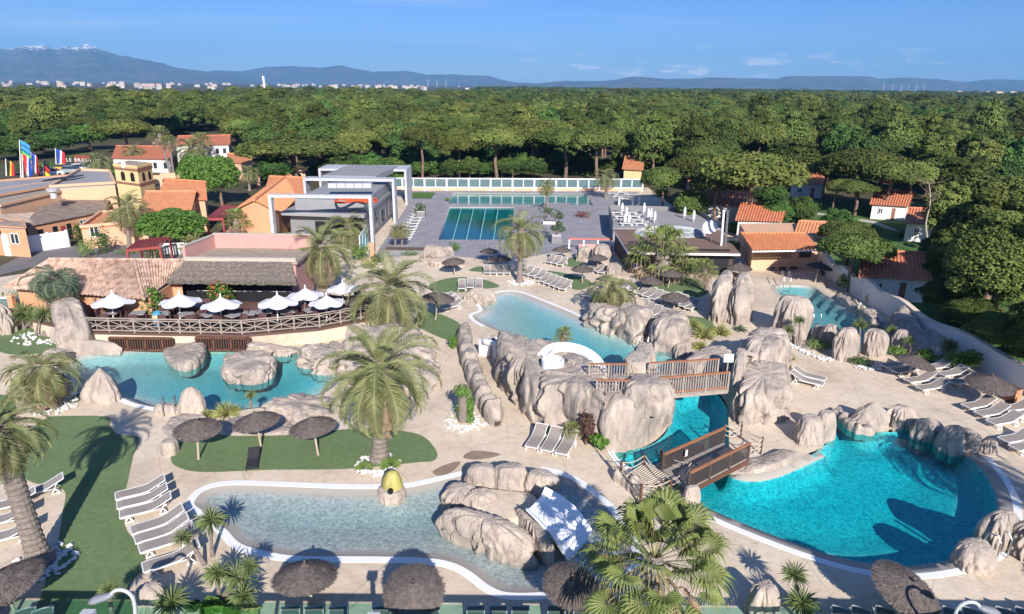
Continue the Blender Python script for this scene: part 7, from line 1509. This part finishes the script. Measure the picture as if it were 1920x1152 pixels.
tree_proto('u1', 'umbrella', 1); tree_proto('u2', 'umbrella', 2, 8.8, 3.9); tree_proto('u3', 'umbrella', 3, 7.6, 4.8, 9500); tree_proto('b1', 'bushy', 4, 9.0, 3.8, 9800); tree_proto('b2', 'bushy', 5, 8.0, 3.3, 9000); tree_proto('b3', 'bushy', 6, 7.0, 3.9, 9500, leaf='bushy_leaf'); tree_proto('r1', 'round', 7, 6.2, 3.2, 8000, .16, 'bush_leaf'); tree_proto('bb', 'bushy', 9, 9.0, 3.8, 36000, .095)
TREES['bare'] = None
TN = {'u': 'umbrella_pine', 'b': 'pine_tree', 'r': 'leafy_tree'}
ROOT = {}
def tree(key, loc, rz, sc, label, group):
    if key not in ROOT:
        t = thing(TN[key[0]], loc, label, 'tree', group, rz); mesh_obj('crown', TREES[key][0], t); mesh_obj('trunk', TREES[key][1], t); t.scale = sc; ROOT[key] = t; return t
    return copy_tree(ROOT[key], None, loc, rz, sc, label, group)
def tree_at(key, base, crown_y, wpx, label, group='trees around the bungalows and pools', rz=None, K=None):
    """base px, row of the crown top, crown width in px"""
    B = P(*base); T = PY(base[0], crown_y, B.y); m = proj((B.x+1, B.y, T.z*.8))[0]-proj((B.x, B.y, T.z*.8))[0]; me = TREES[key][0]; co = np.empty(len(me.vertices)*3, np.float32); me.vertices.foreach_get('co', co); co = co.reshape(-1, 3); w0 = np.percentile(co[:, 0], 99)-np.percentile(co[:, 0], 1); h0 = co[:, 2].max(); s = wpx/m/w0
    return tree(key, B, rz if rz is not None else base[0]*.37, (s, s, T.z/h0), label, group)
for a in [('u1', (932, 336), 238, 100, 'flat-domed umbrella pine in the front row behind the middle of the glazed fence'), ('u2', (792, 336), 232, 66, 'umbrella pine with a slim forked trunk left of the hedge block'), ('b2', (712, 306), 222, 66, 'thin pine with a bare pale trunk behind the farthest portal frame'), ('u3', (1000, 326), 226, 110, 'spreading pine right of the flat-domed one'), ('u2', (1060, 334), 240, 92, 'pine with drooping limbs behind the right half of the glazed fence'), ('u3', (1240, 404), 312, 76, 'small umbrella pine at the right end of the sports pool deck'),
    ('u3', (1396, 428), 282, 190, 'biggest umbrella pine, standing over the red-roofed bungalows'), ('u1', (1300, 400), 286, 120, 'umbrella pine left of the biggest one, shading the solarium wall'), ('b1', (1480, 352), 258, 92, 'pine with a leaning trunk left of the porch bungalow'), ('u3', (1604, 392), 278, 150, 'wide umbrella pine with bare lower branches above the porch bungalow'), ('u2', (1602, 404), 336, 84, 'small umbrella pine right before the wide one'), ('u2', (1560, 402), 336, 40, 'slim small pine on the garden path'), ('u1', (1592, 548), 440, 126, 'tilting pine between the wavy wall and the big red roof'),
    ('bb', (1850, 632), 392, 180, 'big dense pine filling the view beyond the wavy wall'), ('bb', (1925, 640), 380, 180, 'dense pine at the right edge beyond the wavy wall'), ('bb', (1905, 560), 350, 150, 'dense pine behind the right edge one'), ('b1', (1800, 540), 372, 120, 'pine right of the red-roofed house in the shade'), ('bb', (1990, 760), 500, 190, 'dark pine leaning over the wall at the right edge'), ('b1', (1878, 480), 330, 120, 'tall pine at the right behind the dense ones'), ('b2', (1760, 470), 340, 80, 'slender pine behind the pale curved trunk'),
    ('r1', (376, 385), 288, 62, 'round dark green tree, left of the pair by the orange arches'), ('r1', (418, 388), 290, 66, 'round dark green tree, right of the pair by the orange arches'), ('r1', (330, 470), 392, 114, 'low wide green tree beside the red pergola'), ('u1', (560, 346), 258, 175, 'broad low pine canopy behind the orange arches'), ('u1', (498, 344), 262, 90, 'pine canopy at the left of the broad low one'), ('u3', (240, 290), 222, 96, 'umbrella pine behind the long red-roofed villa'), ('r1', (170, 282), 232, 70, 'grey-green round tree behind the sign wall'), ('b3', (40, 300), 252, 90, 'bushy tree behind the flags'), ('b3', (110, 290), 240, 80, 'bushy tree behind the red sign wall'),
    ('b3', (1500, 430), 366, 54, 'bushy tree between the two nearest red roofs'), ('b3', (1560, 460), 390, 60, 'dark bushy tree on the lawn behind the big red roof'), ('u2', (1540, 380), 300, 70, 'pine trunk pair before the porch bungalow'), ('u1', (1700, 400), 300, 110, 'umbrella pine over the shaded red roofs'), ('b1', (1790, 410), 290, 110, 'tall pine behind the red roof in the shade'), ('b3', (1440, 400), 340, 60, 'leafy tree behind the first red bungalow'), ('u2', (1330, 356), 268, 110, 'pine above the small red bungalow'), ('b2', (1176, 330), 240, 60, 'tall pine beside the lane'), ('u1', (1120, 340), 240, 100, 'dark spreading pine at the right end of the glazed fence'),
    ('b3', (880, 325), 262, 60, 'dark tree behind the clipped hedge block'), ('u1', (1650, 350), 262, 110, 'umbrella pine behind the wide bare-branched one'), ('b3', (1860, 400), 300, 100, 'bushy dark pine far right'), ('bb', (1775, 560), 430, 90, 'low dense pine right behind the big red roof'), ('b1', (1850, 560), 350, 150, 'dense pine between the two biggest ones beyond the wall'), ('b3', (640, 345), 285, 80, 'bushy green tree behind the middle portal frame'), ('b3', (520, 350), 290, 60, 'bushy tree behind the left arch'), ('r1', (690, 345), 300, 50, 'round green tree behind the farthest portal frame'), ('u1', (860, 335), 250, 80, 'umbrella pine behind the left half of the glazed fence'), ('u2', (1585, 505), 415, 90, 'pine at the left corner of the big red roof'), ('b3', (1760, 520), 430, 84, 'bushy pine at the right gable of the big red roof'), ('b3', (1450, 432), 372, 66, 'bushy tree right behind the first red bungalow roof'), ('u1', (1340, 424), 318, 96, 'umbrella pine by the solarium chimney'), ('b3', (1290, 420), 356, 60, 'dark bushy tree behind the roof terrace'), ('u1', (1660, 408), 300, 100, 'umbrella pine over the garden path'), ('bb', (1812, 640), 560, 100, 'low dark pine just behind the middle of the wavy wall'), ('bb', (1872, 680), 585, 110, 'low dark pine behind the lower stretch of the wavy wall'), ('bb', (1940, 716), 600, 120, 'dark pine behind the wall at the right edge'), ('bb', (1770, 600), 520, 90, 'low pine on the lawn right of the white bungalow')]:
    tree_at(*a[:5])
def bare_tree(pts, label, seed=1, r=.12):
    B = P(*pts[0]); t = thing('bare_tree', B, label, 'tree'); rnd = random.Random(seed); q = [PY(x, y, B.y) for x, y in pts]; mb = MB(); sm = smooth_line(q, 5); mb.tube(sm, [r*(1-.7*i/len(sm)) for i in range(len(sm))], 8); mb.build('trunk', 'wood_pole', t); mb = MB(); T = q[-1]; L = (T-B).length
    for k in range(16):
        s = sm[int(len(sm)*rnd.uniform(.62, .99))]; d = Vector((rnd.uniform(-1, 1), rnd.uniform(-.6, .6), rnd.uniform(.3, 1))).normalized(); e = s+d*L*rnd.uniform(.12, .26); mb.tube([s, s.lerp(e, .5)+Vector((0, 0, -.05)), e], [.035, .025, .01], 5)
        for _ in range(4): f = s.lerp(e, rnd.uniform(.4, 1)); mb.tube([f, f+Vector((rnd.uniform(-1, 1), rnd.uniform(-1, 1), rnd.uniform(0, 1)))*L*.07], [.014, .006], 3)
    mb.build('branches', 'twig_dry', t); return t
bare_tree([(1728, 478), (1738, 450), (1736, 420), (1744, 380), (1742, 345)], 'pale bare tree with an S-shaped trunk on the shaded lawn', 2); bare_tree([(712, 306), (704, 280), (698, 262), (700, 245)], 'bare white-limbed tree behind the portal frames', 3, .16); bare_tree([(1895, 640), (1880, 610), (1870, 585)], 'tangle of grey dead branches in the dense pine beyond the wall', 4, .08)
# the wood: nearest trees one by one, the rest as one mass
houses_px = [(1474, 1565, 325, 400), (1170, 1210, 290, 352), (1374, 1490, 365, 445), (1630, 1725, 352, 425), (1380, 1560, 340, 372), (1700, 1800, 392, 440), (1600, 1740, 455, 560), (1480, 1590, 400, 470)]
def ok_base(x, y):
    if x < -60: b = 290
    elif x < 110: b = 282
    elif x < 330: b = 262
    elif x < 440: b = 250
    elif x < 590: b = 312
    elif x < 700: b = 330
    elif x < 1160: b = 322
    elif x < 1215: b = 278
    elif x < 1290: b = 345
    elif x < 1480: b = 372
    elif x < 1600: b = 366
    elif x < 1750: b = 440
    else: b = 470
    return y < b and not any(a < x < c and d < y < e+6 for a, c, d, e in houses_px)
rng = random.Random(21); pts = []
Y = 105.0
while Y < 2600:
    sp = 7.4 if Y < 260 else 7.4+(Y-260)*.011
    hw = Y*.80+15; x = -hw
    while x < hw:
        px_ = x+rng.uniform(-.38, .38)*sp; py_ = Y+rng.uniform(-.38, .38)*sp; u, v = proj((px_, py_, 0))
        if ok_base(u, v):
            lim = 560+120*noise.noise(Vector((px_*.004, 3, 0))) if u < 430 else (900 if u < 900 else 2600)
            if py_ < lim and noise.noise(Vector((px_*.02, py_*.02, 5))) > -.62: pts.append((px_, py_, sp))
        x += sp
    Y += sp*.92
pts.sort(key=lambda p: p[1]**2+(p[0]*.9)**2)
near = [p for p in pts if -80 < proj((p[0], p[1], 4))[0] < 2000][:230]; ns = set(near); near.sort(key=lambda p: proj((p[0], p[1], 0))[0]); far = [p for p in pts if p not in ns]
zones = [(330, 'at the far left behind the village'), (600, 'behind the villas and the orange arches'), (860, 'behind the portal frames'), (1160, 'behind the glazed fence'), (1480, 'above the biggest umbrella pine'), (1760, 'above the porch bungalow'), (5000, 'at the right edge of the wood')]
keys = ['u1', 'b1', 'u2', 'b2', 'b3', 'u3', 'b1', 'u1', 'b2']; names = {'u': 'umbrella pine', 'b': 'bushy pine', 'r': 'leafy tree'}
cnt = {}
for p in near:
    u, v = proj((p[0], p[1], 0)); k = rng.choice(keys if v < 300 else keys+['b3', 'b3', 'b1', 'b3']); z = next(n for lim, n in zones if u < lim); s = rng.uniform(.85, 1.35); g = (names[k[0]], z, 'front' if v > 285 else 'second' if v > 255 else 'rear')
    cnt[g] = cnt.get(g, 0)+1; tree(k, (p[0], p[1], 0), rng.uniform(0, 6.28), (s, s, s*rng.uniform(.8, 1.15)), '%s %s from the left, %s rows %s' % (ORD[cnt[g]-1], g[0], g[2], g[1]), '%ss of the %s rows %s' % (g[0], g[2], g[1]))
for i in range(30):
    x = 600+i*19+rng.uniform(-6, 6); y = rng.uniform(320, 337); 
    if 1165 < x < 1212: continue
    tree_at('b3', (x, y), y-rng.uniform(28, 44), rng.uniform(34, 56), '%s small bushy tree from the left along the hedge of the glazed fence' % ORD[i], 'small bushy trees along the glazed fence')
def forest_mass(points):
    n = len(points); me = bpy.data.meshes.new('wood'); me.vertices.add(n); r = np.random.default_rng(3); A = np.array([(p[0], p[1], 0) for p in points], np.float32); me.vertices.foreach_set('co', A.ravel()); a = me.attributes.new('kindex', 'INT', 'POINT'); a.data.foreach_set('value', r.integers(0, 5, n).astype(np.int32)); s0 = r.uniform(.8, 1.35, n); sxy = s0*np.array([p[2]/6.6 for p in points])**.9; szz = np.minimum(s0, 1.3)*r.uniform(.65, 1.2, n); a = me.attributes.new('size', 'FLOAT_VECTOR', 'POINT'); a.data.foreach_set('vector', np.stack([sxy, sxy, szz], 1).astype(np.float32).ravel()); a = me.attributes.new('turn', 'FLOAT', 'POINT'); a.data.foreach_set('value', r.uniform(0, 6.28, n).astype(np.float32))
    o = bpy.data.objects.new('wood', me); COL.objects.link(o); tag(o, 'far wide pine wood reaching to the horizon', 'wood', kind='stuff'); ng = bpy.data.node_groups.new('scatter', 'GeometryNodeTree'); ng.interface.new_socket('Geometry', in_out='INPUT', socket_type='NodeSocketGeometry'); ng.interface.new_socket('Geometry', in_out='OUTPUT', socket_type='NodeSocketGeometry'); N = ng.nodes; L = ng.links; gi = N.new('NodeGroupInput'); go = N.new('NodeGroupOutput'); jn = N.new('GeometryNodeJoinGeometry')
    def attr(nm, ty): q = N.new('GeometryNodeInputNamedAttribute'); q.data_type = ty; q.inputs['Name'].default_value = nm; return q.outputs['Attribute']
    ki, sz, tn = attr('kindex', 'INT'), attr('size', 'FLOAT_VECTOR'), attr('turn', 'FLOAT'); cx = N.new('ShaderNodeCombineXYZ'); L.new(tn, cx.inputs[2])
    for i, key in enumerate(['u1', 'b1', 'u3', 'b2', 'b3']):
        src = CH[ROOT[key].name][0]; oi = N.new('GeometryNodeObjectInfo'); oi.transform_space = 'ORIGINAL'; oi.inputs['Object'].default_value = src; ip = N.new('GeometryNodeInstanceOnPoints'); cmp_ = N.new('FunctionNodeCompare'); cmp_.data_type = 'INT'; cmp_.operation = 'EQUAL'; L.new(ki, cmp_.inputs[2]); cmp_.inputs[3].default_value = i
        L.new(gi.outputs[0], ip.inputs['Points']); L.new(cmp_.outputs[0], ip.inputs['Selection']); L.new(oi.outputs['Geometry'], ip.inputs['Instance']); L.new(cx.outputs[0], ip.inputs['Rotation']); L.new(sz, ip.inputs['Scale']); L.new(ip.outputs[0], jn.inputs[0])
    L.new(jn.outputs[0], go.inputs[0]); md = o.modifiers.new('scatter', 'NODES'); md.node_group = ng
print('near', len(near), 'far', len(far)); forest_mass(far)
# distant town
mat('far_wall', (.46, .44, .42), .9, .1)
mat('far_roof', (.50, .36, .28), .9, .2)
def town():
    r = random.Random(5); t = thing('far_house', (0, 0, 0), 'x', 'house', 'pale houses of the distant town'); mb = MB(); mb.box((0, 0, 3), (14, 9, 6)); mb.build('wall', 'far_wall', t, local=True); mb = MB(); mb.add([(-7.5, -5, 6), (7.5, -5, 6), (7.5, 5, 6), (-7.5, 5, 6), (-7.5, 0, 8.2), (7.5, 0, 8.2)], [(0, 1, 5, 4), (2, 3, 4, 5), (1, 2, 5), (3, 0, 4)]); mb.build('roof', 'far_roof', t, local=True)
    for i in range(110):
        u = r.uniform(-20, 430) if i % 3 == 0 else r.gauss(640, 130) if i % 3 == 1 else r.uniform(0, 930); Yd = r.uniform(1300, 3800) if u < 430 else r.uniform(1700, 4200); x = (u-960)/FPX*Yd; z = 'left of the white mast' if u < 490 else 'right of the white mast'; lab = 'pale red-roofed house of the far town on the horizon, ' + z
        if i == 0: t.location = (x, Yd, 0); t['label'] = lab; t.scale = (1.3, 1.3, 1.6)
        else: copy_tree(t, None, (x, Yd, 0), r.uniform(-.8, .8), (r.uniform(.6, 1.3), r.uniform(.7, 1.1), r.uniform(.7, 1.5)), lab)
    r2 = random.Random(9)
    for i in range(10):
        x = (r2.uniform(1760, 1930)-960)/FPX*1500; copy_tree(t, None, (x, r2.uniform(1350, 1700), 0), r2.random(), (1, 1, 1.6), 'pale red-roofed house in the wood at the right horizon')
    m = thing('white_mast', PY(497, 171, 520), 'tall leaning white mast sticking out of the wood', 'mast'); mb = MB(); A = PY(499, 185, 520); mb.tube([A, PY(493, 143, 520)], [.5, .9], 8); mb.build('pole', 'frame_white', m)
    for i, u in enumerate([1618, 1634, 1650, 1662, 1676, 1690, 806, 822, 838]):
        Yd = 4200; B = Vector(((u-960)/FPX*Yd, Yd, 0)); w = thing('wind_turbine', B, '%s tiny white wind turbine from the left in the %s row on the horizon' % (ORD[i if i < 6 else i-6], 'right-hand' if i < 6 else 'middle'), 'wind turbine', 'wind turbines'); h = 34; mb = MB(); mb.tube([B, B+Vector((0, 0, h))], [1.0, .6], 6); mb.build('tower', 'frame_white', w)
        for k in range(3): a = k*2.094+i; mb = MB(); mb.bar(B+Vector((0, -2, h)), B+Vector((math.sin(a)*15, -2, h+math.cos(a)*15)), .9, .4); mb.build('blade', 'frame_white', w)
town()
def mountains(sil, D, depth, label_name, m, seed, base=0, rough=.22):
    xs = [s[0] for s in sil]; ys = [s[1] for s in sil]; n = 260; rows = 26; vs = []
    for j in range(rows+1):
        v = j/rows
        for i in range(n+1):
            px_ = xs[0]+(xs[-1]-xs[0])*i/n; top = PY(px_, float(np.interp(px_, xs, ys)), D); hz = max(2, top.z); Yd = D+(v-.55)*depth
            sh = (max(0, 1-abs(v-.55)/.55))**.85 if v < .55 else max(0, 1-(v-.55)/.45)
            q = Vector((top.x*.0016*(7000/D), v*3.2, seed)); rd = 1-abs(noise.fractal(q*1.6, 1.0, 2.1, 5)); z = hz*sh*(1+rough*(rd-1)*min(1, abs(v-.55)*6+.1)*1.2); z += hz*.05*noise.fractal(q*6, 1.0, 2, 3)*(sh > .05)
            vs.append((top.x+(top.x/D)*(Yd-D), Yd, z-2))
    mb = MB(); mb.add(vs, [(j*(n+1)+i, j*(n+1)+i+1, (j+1)*(n+1)+i+1, (j+1)*(n+1)+i) for j in range(rows) for i in range(n)]); o = mb.build(label_name, m, smooth=True); return tag(o, kind='structure')
def mount_mat(name, snow):
    m = mat(name, (.045, .060, .045), .95, scale=.004, col2=(.13, .12, .095), stretch=(1, 1, 3)); nt = m.node_tree; N = nt.nodes; L = nt.links; b = N['Principled BSDF']; src = b.inputs['Base Color'].links[0].from_socket
    if snow:
        geo = N.new('ShaderNodeNewGeometry'); sp = N.new('ShaderNodeSeparateXYZ'); L.new(geo.outputs['Position'], sp.inputs[0]); nz = N.new('ShaderNodeTexNoise'); nz.inputs['Scale'].default_value = .012; nz.inputs['Detail'].default_value = 8; nz.inputs['Roughness'].default_value = .7; L.new(geo.outputs['Position'], nz.inputs[0])
        a = N.new('ShaderNodeMath'); a.operation = 'MULTIPLY_ADD'; L.new(nz.outputs[0], a.inputs[0]); a.inputs[1].default_value = 520; L.new(sp.outputs[2], a.inputs[2]); mr = N.new('ShaderNodeMapRange'); mr.inputs[1].default_value = snow; mr.inputs[2].default_value = snow+50; L.new(a.outputs[0], mr.inputs[0]); mx = N.new('ShaderNodeMix'); mx.data_type = 'RGBA'; L.new(mr.outputs[0], mx.inputs['Factor']); L.new(src, mx.inputs['A']); mx.inputs['B'].default_value = (.85, .85, .88, 1); L.new(mx.outputs['Result'], b.inputs['Base Color'])
mount_mat('mountain', 0); mount_mat('snow_mountain', 600)
mountains([(-420, 128), (-250, 112), (-100, 100), (0, 92), (40, 85), (80, 82), (105, 90), (125, 85), (150, 86), (165, 83), (190, 92), (230, 104), (280, 111), (330, 127), (380, 132), (430, 140), (480, 150), (530, 156)], 8200, 3600, 'mountains', 'snow_mountain', 1)
mountains([(360, 140), (400, 131), (450, 133), (500, 125), (545, 123), (600, 126), (640, 123), (700, 134), (760, 132), (800, 140), (850, 139), (880, 141), (915, 141), (940, 149), (975, 157)], 9800, 3000, 'mountains', 'mountain', 2)
mountains([(900, 158), (960, 154), (1010, 156), (1060, 151), (1130, 152), (1190, 143), (1260, 148), (1330, 145), (1380, 146), (1460, 147), (1475, 142), (1560, 142), (1630, 143), (1645, 147), (1700, 145), (1760, 148), (1810, 153), (1860, 148), (1920, 149), (2000, 150), (2300, 158)], 7800, 2400, 'mountains', 'mountain', 3)
def haze():
    me = bpy.data.meshes.new('haze'); mb = MB(); mb.box((0, 5600, 280), (24000, 12800, 590)); o = mb.build('haze', 'white_paint'); m = bpy.data.materials.new('haze'); m.use_nodes = True; nt = m.node_tree; nt.nodes.remove(nt.nodes['Principled BSDF']); v = nt.nodes.new('ShaderNodeVolumePrincipled'); v.inputs['Color'].default_value = (.21, .54, 1.0, 1); v.inputs['Density'].default_value = HAZE; nt.links.new(v.outputs[0], nt.nodes['Material Output'].inputs['Volume']); o.data.materials[0] = m; tag(o, 'thin blue air haze over the plain and mountains', 'haze', kind='stuff')
HAZE = 9.5e-5
haze()
